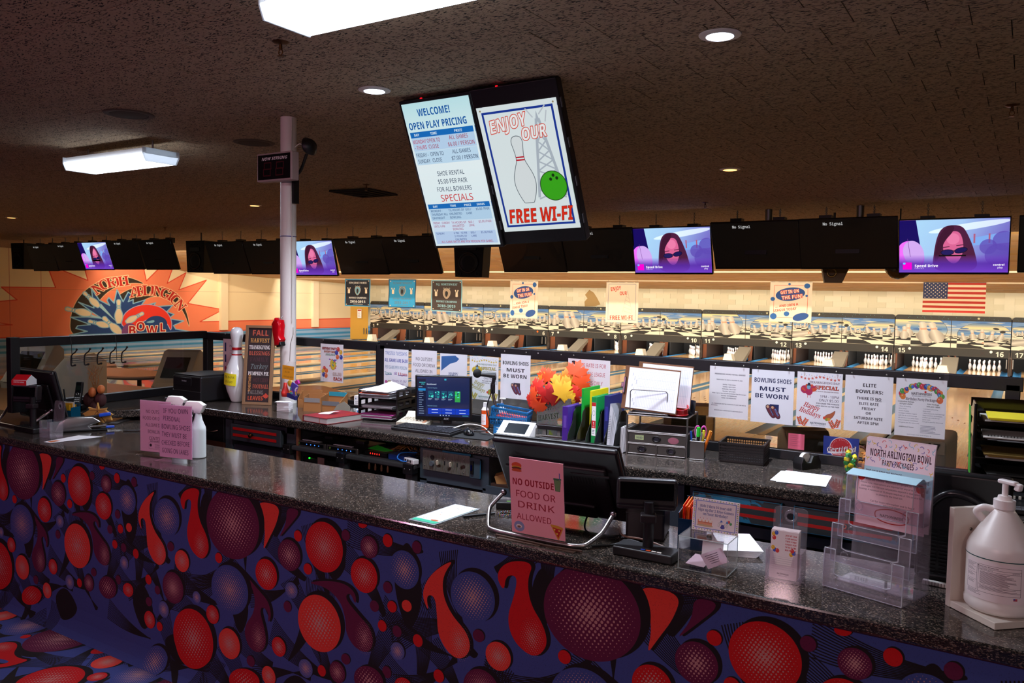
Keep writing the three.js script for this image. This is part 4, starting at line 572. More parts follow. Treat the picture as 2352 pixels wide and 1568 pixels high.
// ================================================================ back desk: worktop and the cabinets under it
const FZ = -3.73;                                                    // face of the cabinets
{
  const s = shp([[-0.9, 3.69], [0.9, 3.69], [0.9, 4.46], [-5.85, 4.46], [-5.85, 3.03], [-5.39, 3.03], [-4.95, 3.69]]);
  const g = uvBox(ex(s, 0.035, 0.008, 0, BT - 0.043, 0, 0, -Math.PI / 2).applyMatrix4(new THREE.Matrix4().makeScale(1, 1, 1)));
  solo('desk_worktop', 'speckled black granite worktop of the back desk under the glass rail', 'worktop', g, graniteM);
}
const greyD = M(0x2c3136, 0.55), blueWear = M(0x14607c, 0.6), redTape = M(0xc0100c, 0.5), inside = M(0x0b0908, 0.9);
const wearT = (v) => cv(512, 160, (c) => { c.fillStyle = '#2f3436'; c.fillRect(0, 0, 512, 160); for (let i = 0; i < 260; i++) { const e = rnd(); el(c, v ? rr(130, 330) + (e < 0.3 ? rr(-120, 120) : 0) : rr(340, 512), e < 0.6 ? rr(0, 34) : rr(126, 160), rr(3, 26), rr(2, 9), '#1c6d8e', rnd()); } c.strokeStyle = '#2a87a8'; c.lineWidth = 5; c.strokeRect(2, 2, 508, 156); for (const y of [40, 98]) rect(c, 22, y, 460, 22, '#b8140f'); });
{
  const t = thing('drawer_cabinet', 'nearly black wooden cabinet with a small metal pull, left of the red striped drawer', 'cabinet', [0, 0, 0]);
  part('carcass', [bx(0.35, 1.05, 0.55, -4.9, 0.53, FZ - 0.29), bx(0.06, 1.05, 0.5, -5.2, 0.53, -3.62, -0.98), bx(0.06, 1.05, 0.62, -5.3, 0.53, -3.4, 0.58)], M(0x120a07, 0.6), t);
  const d = part('drawer', rb(0.28, 0.18, 0.02, 0.004, -4.87, 0.975, FZ + 0.002), M(0x080506, 0.4), t); part('pull', tb([[-4.9, 0.966, FZ + 0.015], [-4.87, 0.955, FZ + 0.035], [-4.82, 0.96, FZ + 0.035], [-4.79, 0.968, FZ + 0.015]], 0.005), metal(0x9a8a70, 0.3), d); part('bottom_rail', bx(0.33, 0.06, 0.02, -4.9, 0.86, FZ + 0.002), M(0x3a1a0c, 0.5), t);
}
{
  const t = thing('drawer_cabinet', 'slate grey cabinet with one drawer striped by two red tapes below the fall sign', 'cabinet', [0, 0, 0]);
  part('carcass', [bx(0.6, 0.06, 0.55, -4.35, 1.045, FZ - 0.285), bx(0.12, 0.3, 0.55, -4.06, 0.93, FZ - 0.285), bx(0.07, 1.05, 0.55, -4.685, 0.53, FZ - 0.27), bx(0.62, 0.05, 0.55, -4.35, 0.86, FZ - 0.285), bx(0.05, 0.8, 0.55, -4.03, 0.4, FZ - 0.285)], greyD, t); part('edge_wood', bx(0.02, 0.26, 0.02, -4.0, 0.95, FZ), M(0x6a3c20, 0.7), t);
  const d = part('drawer', rb(0.5, 0.115, 0.03, 0.006, -4.39, 0.978, FZ + 0.012), M(0x33373a, 0.5), t); for (const y of [1.004, 0.96]) part('red_tape', bx(0.435, 0.019, 0.002, -4.396, y, FZ + 0.0285), redTape, d); part('knob', lt([[0, 0], [0.008, 0], [0.007, 0.012], [0.016, 0.018], [0.016, 0.026], [0.008, 0.032], [0, 0.033]], 16).applyMatrix4(new THREE.Matrix4().makeRotationX(Math.PI / 2)).translate(-4.415, 0.976, FZ + 0.027), metal(0x5a3a1e, 0.35), d);
}
{
  const t = thing('equipment_shelf', 'black shelf and road case below the desk holding the video equipment', 'shelf', [0, 0, 0]);
  part('shelf_board', [bx(1.06, 0.02, 0.5, -3.53, 0.94, FZ - 0.24)], M(0x1c1c1c, 0.85), t); part('carpeted_edge', rb(1.08, 0.03, 0.03, 0.01, -3.54, 0.935, FZ + 0.02), M(0x2a2a2a, 1), t);
  for (const x of [-4.06, -3.58, -3.04]) { part('upright', bx(0.05, 0.9, 0.05, x, 0.46, FZ + 0.01), M(0x202020, 0.8), t); const c = part('corner_bracket', rb(0.07, 0.06, 0.06, 0.004, x, 0.925, FZ + 0.022), M(0x0e0e0e, 0.4), t); for (const d of [-0.02, 0.02]) part('rivet', sp(0.004, x + d, 0.925, FZ + 0.053, 1, 1, 0.6, 8), metal(0x999999, 0.3), c); }
  part('back_board', bx(1.1, 0.98, 0.02, -3.5, 0.5, FZ - 0.5), inside, t); part('rack_amplifier', [bx(0.42, 0.14, 0.4, -3.82, 0.8, FZ - 0.24), bx(0.48, 0.14, 0.4, -3.31, 0.76, FZ - 0.24)], M(0x0d0d0e, 0.4), t);
  part('green_indicator', sp(0.006, -3.93, 0.87, FZ - 0.03, 1, 1, 1, 8), glowM(0x20ff30, 2), t); part('amplifier_label', paperG(0.06, 0.045, 0.002, -3.83, 0.86, FZ - 0.035), M(0x6a5048, 0.7), t);
  for (let i = 0; i < 4; i++) part('cable_plug', lt([[0, 0], [0.006, 0.002], [0.008, 0.02], [0.004, 0.045], [0, 0.045]], 10, -3.4 + i * 0.05, 0.865, FZ - 0.02), M(0x7a5230, 0.5), t); part('amber_display', bx(0.06, 0.01, 0.003, -3.29, 0.83, FZ - 0.04), glowM(0x8a3410, 0.8), t);
}
for (const i of [0, 1]) {
  const t = thing('video_recorder', i ? 'silver fronted network box with blue lights, right one of the pair on the shelf' : 'silver fronted network box with blue lights, left one of the pair on the shelf', 'network box', [-3.885 + i * 0.278, 0.95, FZ - 0.13], 0, 'network boxes on the shelf');
  part('case', rb(0.265, 0.034, 0.26, 0.004, 0, 0.018, 0), M(0x171717, 0.4), t); part('front_frame', rb(0.268, 0.036, 0.012, 0.003, 0, 0.018, 0.13), metal(0xa09a94, 0.35), t); part('front_window', bx(0.235, 0.02, 0.004, 0, 0.018, 0.136), M(0x060608, 0.2), t);
  for (let k = 0; k < 4; k++) part('blue_light', sp(0.003, -0.03 + k * 0.036, 0.018, 0.1385, 1, 1, 1, 8), glowM(0x3a7aff, 3), t); part('power_button', cy(0.007, 0.007, 0.004, -0.1, 0.018, 0.138, 12, 0, Math.PI / 2), M(0x4a5a20, 0.4), t); part('top_strip', bx(0.16, 0.003, 0.02, -0.02, 0.036, 0.1), M(0xcfd4d8, 0.3), t); part('power_adapter', rb(0.07, 0.02, 0.05, 0.004, 0.03, 0.046, -0.02), black, t);
}
{
  const t = thing('router', 'small black box with five red lights under a green card', 'router', [-3.36, 0.95, FZ - 0.1]);
  part('case', rb(0.18, 0.026, 0.14, 0.003, 0, 0.014, 0), M(0x0e0e0e, 0.35), t); for (let k = 0; k < 5; k++) part('red_light', bx(0.004, 0.008, 0.002, -0.04 + k * 0.018, 0.015, 0.071), glowM(0xff2018, 3), t);
  solo('green_card', 'bright green card lying on the small black box', 'card', ex([[-0.09, 0], [0.06, -0.01], [0.1, 0.02], [-0.07, 0.07]], 0.001, 0, -3.36, 0.985, FZ - 0.06, 0, -1.4), M(0x38d83a, 0.6));
}
solo('blue_box', 'dark blue flat plastic box beside a white power strip', 'box', rb(0.14, 0.035, 0.1, 0.004), M(0x0f2f6e, 0.4), [-3.17, 0.968, FZ - 0.06]);
{ const t = thing('power_strip', 'white power strip with plugs at the end of the equipment shelf', 'power strip', [-3.05, 0.955, FZ + 0.0], -0.35); part('body', rb(0.11, 0.03, 0.04, 0.006, 0, 0.012, 0), M(0xe4e4e2, 0.4), t); for (let k = 0; k < 3; k++) part('socket', bx(0.018, 0.014, 0.002, -0.035 + k * 0.028, 0.013, 0.0205), M(0x333333, 0.5), t); }
{ const t = thing('cable_bundle', 'loose coil of tan cable behind the blue box', 'cable', [-3.2, 0.95, FZ - 0.16]); for (let i = 0; i < 9; i++) part('strand', tb([[rr(-0.14, -0.06), 0.03, rr(-0.03, 0.03)], [rr(-0.05, 0), rr(0.05, 0.11), rr(-0.04, 0.04)], [rr(0, 0.05), rr(0.04, 0.1), rr(-0.04, 0.04)], [rr(0.05, 0.12), 0.02, rr(-0.03, 0.04)]], 0.0025, 16), M(0x8a5a20, 0.6), t); }
solo('network_cable', 'bright blue looped network cable over the dark blue box', 'cable', tb([[-3.1, 0.99, FZ - 0.12], [-3.14, 1.0, FZ - 0.02], [-3.15, 0.975, FZ + 0.01], [-3.1, 0.96, FZ + 0.02], [-3.06, 0.965, FZ + 0.0]], 0.004, 30), M(0x2a7ad8, 0.4));
solo('black_cables', 'tangle of black leads at the right of the equipment shelf', 'cable', mergeGeometries([...Array(6)].map(() => tb([[rr(-3.2, -3.1), 0.96, FZ - rr(0.05, 0.2)], [rr(-3.15, -3.05), rr(0.98, 1.04), FZ - rr(0.05, 0.2)], [rr(-3.1, -3.02), rr(0.96, 1.0), FZ - rr(0.05, 0.15)]], 0.003, 14))), black);
{
  const t = thing('switch_cabinet', 'worn blue grey cabinet with a metal plate of old light switches', 'cabinet', [0, 0, 0]);
  const gm = M(0x37444c, 0.55);
  part('carcass', [bx(0.49, 0.215, 0.5, -2.755, 0.965, FZ - 0.27), bx(0.05, 0.9, 0.5, -2.975, 0.42, FZ - 0.27), bx(0.04, 0.9, 0.5, -2.53, 0.42, FZ - 0.27), bx(0.45, 0.02, 0.5, -2.755, 0.65, FZ - 0.27)], gm, t); part('dark_shelf', bx(0.4, 0.2, 0.4, -2.75, 0.755, FZ - 0.32), inside, t);
  for (let i = 0; i < 3; i++) part('stored_roll', cy(0.03, 0.03, 0.2, -2.8 + i * 0.075, 0.69, FZ - 0.14, 14, 0, Math.PI / 2), M(0x5a3418, 0.6), t);
  const plate = part('switch_plate', rb(0.338, 0.117, 0.006, 0.003, -2.793, 0.987, FZ + 0.003), M(0xffffff, 0.45, { metalness: 0.6, map: cv(512, 180, (c) => { for (let i = 0; i < 700; i++) rect(c, rnd() * 512, rnd() * 180, rr(1, 4), rr(10, 60), `rgba(${rr(40, 110)},${rr(40, 100)},${rr(30, 70)},.3)`); for (const [x, y] of [[110, 60], [110, 110], [180, 120], [300, 140], [430, 110]]) for (let i = 0; i < 8; i++) el(c, x + rr(-14, 14), y + rr(-14, 14), 12, 14, 'rgba(40,22,10,.25)'); }, '#84867a') }), t);
  part('rotary_hole', cy(0.013, 0.013, 0.004, -2.89, 1.008, FZ + 0.007, 12, 0, Math.PI / 2), M(0x100a08, 0.7), plate); part('rotary_knob', cy(0.015, 0.017, 0.014, -2.89, 0.972, FZ + 0.012, 7, 0, Math.PI / 2), M(0x50585c, 0.5), plate);
  for (const x of [-2.848, -2.754]) part('toggle', bx(0.008, 0.026, 0.014, x, 0.983, FZ + 0.012, 0, 0.3), M(0xd8ccb0, 0.4), plate); for (const x of [-2.8, -2.71]) part('slot', bx(0.007, 0.024, 0.003, x, 0.985, FZ + 0.0065), inside, plate); part('lamp_hole', cy(0.01, 0.01, 0.004, -2.664, 0.982, FZ + 0.007, 12, 0, Math.PI / 2), M(0x2a0f06, 0.6), plate);
  for (const [x, y] of [[-2.945, 0.99], [-2.945, 0.955], [-2.665, 1.025], [-2.665, 0.945], [-2.8, 1.01], [-2.754, 1.005]]) part('screw', sp(0.004, x, y, FZ + 0.007, 1, 1, 0.5, 8), metal(0xb0aa98, 0.3), plate);
  part('side_door', rb(0.07, 0.115, 0.008, 0.002, -2.588, 0.982, FZ + 0.004), M(0x34464e, 0.5), t); part('latch', [rb(0.02, 0.075, 0.012, 0.003, -2.603, 0.985, FZ + 0.012)], M(0x0a0a0a, 0.4), t); part('latch_pin', bx(0.007, 0.03, 0.004, -2.603, 0.985, FZ + 0.02), metal(0xaab, 0.3), t); part('worn_paint', [bx(0.2, 0.012, 0.002, -2.72, 1.05, FZ + 0.001), bx(0.004, 0.1, 0.002, -2.548, 0.98, FZ + 0.0095)], blueWear, t);
}
{ const t = thing('open_cubby', 'open wooden cubby beside the switch cabinet with a wood offcut inside', 'cubby', [0, 0, 0]); part('walls', [bx(0.9, 0.02, 0.45, -2.05, 0.895, FZ - 0.25), bx(0.9, 0.9, 0.02, -2.05, 0.45, FZ - 0.49)], M(0x3a2416, 0.7), t); part('bottom_face', bx(0.9, 0.09, 0.02, -2.06, 0.85, FZ), M(0x37444c, 0.55), t); part('offcut', rb(0.16, 0.06, 0.09, 0.004, -2.42, 0.94, FZ - 0.1, 0.5, 0, 0.3), M(0xb08048, 0.7), t); }
{
  const t = thing('drawer_cabinet', 'blue grey cabinet with worn blue drawers striped by red tapes at the right', 'cabinet', [0, 0, 0]);
  part('carcass', [bx(1.9, 0.17, 0.5, -0.42, 0.99, FZ - 0.27), bx(0.28, 0.3, 0.5, -1.48, 0.92, FZ - 0.27), bx(1.9, 0.06, 0.5, -0.42, 0.885, FZ - 0.27), bx(0.05, 0.85, 0.5, -1.6, 0.43, FZ - 0.27), bx(0.05, 0.85, 0.5, -0.87, 0.43, FZ - 0.27)], M(0x323a42, 0.55), t); part('dark_shelf', bx(1.9, 0.7, 0.02, -0.42, 0.5, FZ - 0.45), inside, t);
  [[-1.104, 0.415, 1], [-0.63, 0.43, 0], [-0.15, 0.43, 1]].forEach(([x, w, v]) => { const d = part('drawer', rb(w, 0.115, 0.026, 0.004, x, 0.986, FZ + 0.012), M(0xffffff, 0.55, { map: wearT(v) }), t); part('cord_pull', tor(0.008, 0.003, x, 0.985, FZ + 0.027), M(0xd8583a, 0.5), d); });
}
// ================================================================ things on the back desk, left to right
{
  const t = thing('laser_printer', 'black laser printer at the left end of the back desk', 'printer', [-5.285, BT, -3.985]);
  part('body', rb(0.335, 0.19, 0.33, 0.015, 0, 0.1, 0), darkPlastic, t); part('front_panel', rb(0.2, 0.06, 0.006, 0.003, -0.04, 0.15, 0.166), M(0x1b191c, 0.35), t); part('paper_drawer', rb(0.33, 0.075, 0.01, 0.004, 0, 0.045, 0.164), M(0x19171a, 0.4), t); part('drawer_grip', bx(0.12, 0.02, 0.006, 0.02, 0.018, 0.168), M(0x050505, 0.6), t); part('top_paper', bx(0.2, 0.004, 0.22, 0.03, 0.197, -0.02), M(0x8f8c92, 0.6), t); part('logo', word('brother', 0.011, 0.001, -0.02, 0.155, 0.169), M(0x9a9aa0, 0.4), t); part('top_lid', rb(0.32, 0.012, 0.32, 0.004, 0, 0.197, -0.004), M(0x161416, 0.4), t);
}
{
  const t = thing('pin_bank', 'oversized white bowling pin bank with red neck rings and a yellow note', 'pin bank', [-5.0, BT, -4.05]);
  part('pin', lt(pinProfile(1.475), 40), M(0xeceae8, 0.12, { clearcoat: 1 }), t);
  for (const [y, r] of [[0.345, 0.0368], [0.395, 0.0342]]) part('red_ring', lt([[r, 0], [r + 0.0018, 0], [r + 0.0012, 0.02], [r - 0.001, 0.02]].map(([a, b]) => [a, y - 0.005 + b]), 36), M(0xb8141e, 0.25), t);
  const g = new THREE.CylinderGeometry(0.0915, 0.0885, 0.09, 20, 1, true, -0.72, 1.35); part('yellow_note', fin(g, 0, 0.175, 0.003, 0.22, 0, -0.09), M(0xffffff, 0.8, { side: THREE.DoubleSide, map: cv(300, 220, (c) => { T(c, 'PIN BANK', 150, 66, 54, '#1c1a14', { it: 1, f: 'serif', w: 230 }); T(c, '$10.00', 150, 152, 54, '#1c1a14', { it: 1, f: 'serif', w: 160 }); }, '#f4e21c') }), t);
}
{
  const t = thing('fall_sign', 'tall brown framed Fall Harvest Thanksgiving word sign leaning on the column', 'sign', [-4.768, 1.409, -4.06], 0.453); t.rotation.set(-0.13, 0.453, 0, 'YXZ');
  part('board', paperG(0.185, 0.545, 0.008), M(0xffffff, 0.7, { map: cv(256, 750, (c) => {
    [['FALL', 50, 78, '#c2543a', 175], ['HARVEST', 126, 58, '#d89a4a', 205], ['THANKSGIVING', 196, 52, '#eee4dc', 222], ['BLESSINGS', 256, 58, '#b8543c', 222], ['FAMILY', 318, 56, '#4c2a30', 195], ['PUMPKIN PIE', 462, 50, '#efe6de', 220], ['HOT CIDER', 528, 50, '#52282a', 165], ['FOOTBALL', 592, 54, '#c25a3c', 170], ['FALLING', 652, 52, '#8a8078', 165], ['LEAVES', 710, 56, '#c8502c', 165]].forEach(([s, y, z, q, w], i) => T(c, s, i > 5 && i < 8 ? 158 : i > 7 ? 108 : 128, y, z, q, { w, b: 1, f: i % 3 ? 'serif' : 'sans-serif' })); T(c, 'Turkey', 128, 390, 66, '#7a8a88', { f: 'serif', it: 1, w: 185 }); T(c, 'TOGETHER', 40, 560, 34, '#d8944a', { rot: -1.57, w: 175, b: 1 }); poly(c, leafShape(66).map(([x, y]) => [218 + x, 690 - y]), '#c8402a');
  }, '#2c1a1a') }), t);
  for (const [w, h, x, y] of [[0.022, 0.585, -0.1, 0], [0.022, 0.585, 0.1, 0], [0.18, 0.02, 0, 0.282], [0.18, 0.02, 0, -0.282]]) part('frame_rail', rb(w, h, 0.022, 0.002, x, y, 0.002), M(0x8a6646, 0.65), t); part('back_board', bx(0.2, 0.57, 0.006, 0, 0, -0.007), M(0x5a4028, 0.8), t);
}
{ const t = thing('card_stack', 'stack of blank white cards beside the fall sign', 'cards', [-4.35, BT, -3.93], 0.35); for (let i = 0; i < 6; i++) part('card_bundle', rb(0.092, 0.0095, 0.06, 0.001, rr(-0.003, 0.003), 0.006 + i * 0.0105, rr(-0.003, 0.003), rr(-0.06, 0.06)), M(0xd8d2d2, 0.8), t); part('top_card', bx(0.095, 0.001, 0.065, -0.012, 0.067, 0.005, 0.12), M(0xe6e2e4, 0.8), t); }
const kraft = M(0xa8703c, 0.85), kraftD = M(0x8a5828, 0.9);
function carton(label, x, z, ry, w, d, h, hb, o = {}) { const t = thing('torn_carton', label, 'carton', [x, BT, z], ry, 'torn cardboard cartons'); part('base', bx(w, 0.004, d, 0, 0.003, 0), kraftD, t); part('back_wall', ex([[-w / 2, 0], [w / 2, 0], [w / 2, hb], [w * 0.3, hb * 1.08], [-w * 0.2, hb], [-w / 2, hb * 0.96]], 0.004, 0, 0, 0, -d / 2), kraft, t); part('front_wall', ex([[-w / 2, 0], [w / 2, 0], [w / 2, h], [w * 0.1, h * 0.85], [-w / 2, h]], 0.004, 0, 0, 0, d / 2), kraft, t); for (const s of [-1, 1]) part('side_wall', ex([[-d / 2, 0], [d / 2, 0], [d / 2, h], [-d / 2, hb]], 0.004, 0, s * w / 2, 0, 0, -Math.PI / 2), kraftD, t); if (o.tape) part('tape', bx(w * 0.9, 0.03, 0.001, 0, h * 0.8, d / 2 + 0.005), M(o.tape, 0.5), t); if (o.lining) part('lining', bx(w * 0.95, 0.03, 0.002, 0, hb * 0.92, -d / 2 + 0.005), M(o.lining, 0.5), t); return t; }
carton('tan cardboard carton standing behind the white card stack', -4.36, -4.18, 0.3, 0.16, 0.07, 0.06, 0.12);
carton('kraft carton with a grey taped flap right of the card stack', -4.21, -4.08, 0.35, 0.13, 0.09, 0.1, 0.115, { tape: 0x8a8682 });
carton('cut open carton lined in teal with grey tape', -4.09, -4.15, 0.25, 0.15, 0.1, 0.075, 0.125, { tape: 0x707274, lining: 0x2a8fa0 });
solo('carton_flap', 'loose grey carton flap leaning before the small boxes', 'carton flap', ex([[-0.06, 0], [0.07, 0], [0.075, 0.05], [0.03, 0.085], [-0.02, 0.06]], 0.003), M(0x8a8474, 0.9), [-3.98, BT, -4.09], 0.4);
{ const t = thing('mask_box', 'white cardboard box of disposable medical masks', 'box', [-3.93, BT + 0.0, -4.3], 0.2); part('carton', rb(0.15, 0.108, 0.085, 0.002, 0, 0.055, 0), M(0xd9d6d2, 0.7), t); part('printed_front', paperG(0.148, 0.106, 0.001, 0, 0.055, 0.0428), M(0xffffff, 0.7, { map: cv(300, 214, (c) => { T(c, 'DISPOSABLE', 70, 84, 18, '#5a5a5e', { b: 1, w: 100 }); T(c, 'MEDICAL MASK', 80, 106, 18, '#5a5a5e', { b: 1, w: 120 }); rect(c, 20, 30, 16, 22, '#4a6a8a'); rect(c, 20, 160, 24, 34, '#6a8aa8'); rect(c, 54, 160, 24, 34, '#6a7a88'); c.strokeStyle = '#b0aeac'; c.lineWidth = 2; c.strokeRect(180, 110, 80, 60); c.beginPath(); c.moveTo(180, 110); c.lineTo(215, 90); c.lineTo(280, 100); c.lineTo(260, 170); c.stroke(); }, '#dcd9d5') }), t); part('tuck_flap', bx(0.08, 0.002, 0.03, 0.03, 0.111, 0.03), M(0xecebe8, 0.6), t); part('lid_slot', bx(0.03, 0.001, 0.015, -0.01, 0.1095, 0.035), black, t); }
{ const t = thing('small_box', 'small white box lying before the mask box, left one', 'box', [-4.0, BT, -4.2], 0.2); part('carton', rb(0.075, 0.035, 0.05, 0.002, 0, 0.018, 0), M(0xdedbd6, 0.7), t); part('print', paperG(0.06, 0.014, 0.0008, 0, 0.02, 0.0256), M(0x9a98a0, 0.7), t); }
{ const t = thing('small_box', 'small blue and white box beside the letter trays', 'box', [-3.875, BT, -4.18], 0.2); part('carton', rb(0.05, 0.03, 0.045, 0.002, 0, 0.016, 0), M(0xd6dce2, 0.7), t); part('blue_print', sp(0.01, 0, 0.016, 0.0225, 1.4, 0.8, 0.1, 10), M(0x2a8ad0, 0.5), t); }
solo('black_stapler', 'slim black stapler lying across the small white boxes', 'stapler', mergeGeometries([rb(0.13, 0.014, 0.03, 0.005, 0, 0.044, 0), rb(0.125, 0.006, 0.03, 0.003, 0, 0.034, 0)]), M(0x0b0b0b, 0.4), [-3.92, BT + 0.002, -4.195], 0.2);
{
  const t = thing('red_book', 'thick red record book with an elastic band lying on the desk', 'book', [-3.8, BT, -3.845], -0.09);
  part('cover', [rb(0.235, 0.004, 0.31, 0.002, 0, 0.003, 0), rb(0.235, 0.004, 0.31, 0.002, 0, 0.039, 0, 0, 0, 0.0), bx(0.004, 0.036, 0.31, -0.116, 0.02, 0)], M(0x7e0d18, 0.5), t); part('pages', [...Array(8)].map((_, i) => bx(0.226 + rr(-0.003, 0.003), 0.0041, 0.3, 0.001, 0.007 + i * 0.0042, 0)), M(0xcac4c0, 0.9), t); part('band', [bx(0.003, 0.001, 0.312, 0.06, 0.0415, 0, 0.15), bx(0.003, 0.04, 0.001, 0.05, 0.021, 0.156)], M(0xb8481c, 0.5), t);
  solo('loose_paper', 'crumpled white paper slip lying on the red record book', 'paper', toCreasedNormals(quads([[[-0.06, 0, 0.03], [0.02, 0.002, 0.04], [0.03, 0.012, -0.02], [-0.04, 0.004, -0.03]], [[0.02, 0.002, 0.04], [0.05, 0.016, 0.02], [0.07, 0.012, -0.05], [0.03, 0.012, -0.02]]]), 0.2), M(0xe2dede, 0.8, { side: THREE.DoubleSide }), [-3.84, BT + 0.0425, -3.84], 0.4);
}
{
  const t = thing('letter_trays', 'black three tier letter tray stack filled with papers', 'letter tray', [-3.6, BT, -4.15], 0.2);
  for (let k = 0; k < 3; k++) { const y = 0.01 + k * 0.068; part('tray_floor', bx(0.285, 0.004, 0.28, 0, y, 0), M(0x101010, 0.4), t); for (const s of [-1, 1]) { const sh = shp([[-0.14, 0], [0.14, 0], [0.14, 0.055], [0.12, 0.06], [-0.12, 0.06], [-0.14, 0.055]]); for (const hx of [-0.085, 0, 0.085]) { const h = new THREE.Path(); h.moveTo(hx - 0.028, 0.018); h.lineTo(hx + 0.028, 0.018); h.lineTo(hx + 0.028, 0.046); h.lineTo(hx - 0.028, 0.046); h.closePath(); sh.holes.push(h); } part('side_panel', ex(sh, 0.005, 0, s * 0.142, y, 0, Math.PI / 2), M(0x101010, 0.35), t); } part('back_panel', bx(0.285, 0.055, 0.004, 0, y + 0.027, -0.138), M(0x101010, 0.4), t); }
  for (const [x, z] of [[-0.142, 0.13], [0.142, 0.13], [-0.142, -0.13], [0.142, -0.13]]) part('post', bx(0.01, 0.2, 0.012, x, 0.1, z), M(0x0e0e0e, 0.4), t);
  const pm = [M(0xd9d7da, 0.8), M(0x7c7a80, 0.8), M(0xc8c6ca, 0.8), M(0xb8482c, 0.8)];
  for (let i = 0; i < 9; i++) part('paper', bx(0.215, 0.0022, 0.26, rr(-0.02, 0.0), 0.153 + i * 0.0042, 0.012 + rr(0, 0.03), rr(-0.06, 0.06)), pm[i === 6 ? 3 : i % 3], t); part('curled_paper', quads([[[-0.12, 0.2, 0.17], [0.09, 0.193, 0.17], [0.09, 0.196, 0.02], [-0.06, 0.215, 0.02]], [[-0.06, 0.215, 0.02], [0.09, 0.196, 0.02], [0.09, 0.2, -0.1], [-0.03, 0.235, -0.1]]]), M(0xe6e5ea, 0.8, { side: THREE.DoubleSide }), t);
  for (let i = 0; i < 5; i++) part('paper', bx(0.22, 0.002, 0.26, rr(-0.01, 0.01), 0.084 + i * 0.0035, 0.01 + rr(0, 0.025)), pm[i === 4 ? 1 : i % 3], t); for (let i = 0; i < 4; i++) part('plastic_folder', rb(0.24, 0.006, 0.27, 0.002, rr(-0.01, 0.01), 0.018 + i * 0.008, 0.03), M([0xb8b2b6, 0xa03a78, 0xc4c0c4, 0x8a2a68][i], 0.4), t);
}
{
  const t = thing('adding_machine', 'beige adding machine behind the black keyboard', 'calculator', [-3.3, BT, -4.1], 0.25);
  part('body', ex([[-0.11, 0], [0.12, 0], [0.12, 0.05], [0.07, 0.062], [0.03, 0.035], [-0.11, 0.014]], 0.2, 0.004, -0.1, 0, 0, Math.PI / 2), M(0xb8ae9a, 0.5), t); part('display_window', bx(0.15, 0.003, 0.045, 0, 0.05, -0.05, 0, 0.6), M(0x26304a, 0.2), t); for (let r = 0; r < 4; r++) for (let k = 0; k < 8; k++) part('key', rb(0.016, 0.008, 0.016, 0.002, -0.077 + k * 0.022, 0.036 - r * 0.005, 0.01 + r * 0.024), M(k > 6 ? 0xd8926a : 0xd8d0bc, 0.5), t); part('roll_cover', rb(0.06, 0.04, 0.06, 0.008, 0.13, 0.02, -0.02), M(0x6a655c, 0.5), t);
}
{
  const t = thing('computer_monitor', 'black desktop monitor showing a blue dashboard screen', 'monitor', [-3.1, 1.297, -4.1]); t.rotation.set(0.06, 0.45, 0, 'YXZ');
  part('bezel', rb(0.362, 0.287, 0.03, 0.004, 0, 0, -0.016), M(0x0b0a0c, 0.35), t);
  part('screen', bx(0.336, 0.252, 0.003, 0, 0.008, -0.0005), screenM(cv(900, 675, (c, W, H) => {
    const g = c.createLinearGradient(0, 0, 300, H); g.addColorStop(0, '#20305e'); g.addColorStop(1, '#1a2450'); c.fillStyle = g; c.fillRect(0, 0, W, H); rect(c, 0, 30, 150, H, '#141c3c'); T(c, 'control', 90, 92, 30, '#4ae0e8', { b: 1 }); T(c, 'play', 100, 120, 26, '#4ae0e8', { b: 1 }); rect(c, 20, 196, 126, 38, '#1c8ad0'); for (let i = 0; i < 13; i++) if (i !== 1) rect(c, 30, 164 + i * 38, rr(50, 90), 8, '#9ab4d8'); T(c, 'Dashboard', 250, 120, 32, '#dce8f8', { b: 1 }); T(c, 'Favorite Playlists', 265, 184, 22, '#9ad0e8'); T(c, 'Favorite Content', 262, 492, 22, '#9ad0e8');
    for (let i = 0; i < 5; i++) { const x = 190 + i * 115; rect(c, x, 232, 92, 118, i === 4 ? '#3ac05a' : '#1f5a78'); for (let k = 0; k < 9; k++) el(c, x + rr(10, 82), 232 + rr(10, 108), rr(6, 22), rr(6, 18), ['#2ad0c0', '#0e2a4a', '#5ae8d8', '#164a6a'][k % 4]); rect(c, x, 366, 70, 8, '#c8dcf0'); rect(c, x, 384, 50, 6, '#7a94b8'); } rect(c, 650, 350, 92, 66, '#36a852');
    for (let r = 0; r < 2; r++) for (let k = 0; k < 3; k++) { rect(c, 186 + k * 238, 530 + r * 52, 234, 50, '#0c3cc8'); rect(c, 250 + k * 238, 550 + r * 52, 110, 8, '#e8f0ff'); } for (let i = 0; i < 4; i++) el(c, 400 + i * 50, 650, 9, 9, '#c8e0ff'); rect(c, 470, 22, 34, 28, '#2ab8d0'); rect(c, 780, 646, 100, 8, '#4ad0e8');
  }), 0.9, 0.3), t);
  part('logo', word('AOC', 0.012, 0.001, 0.02, -0.131, 0.0), M(0xa8a8b0, 0.4), t); part('stand_neck', bx(0.05, 0.12, 0.03, 0.02, -0.13, -0.04), M(0x0c0c0e, 0.4), t); part('stand_foot', rb(0.2, 0.012, 0.15, 0.005, 0.02, -0.172, -0.02), M(0x0c0c0e, 0.4), t);
}
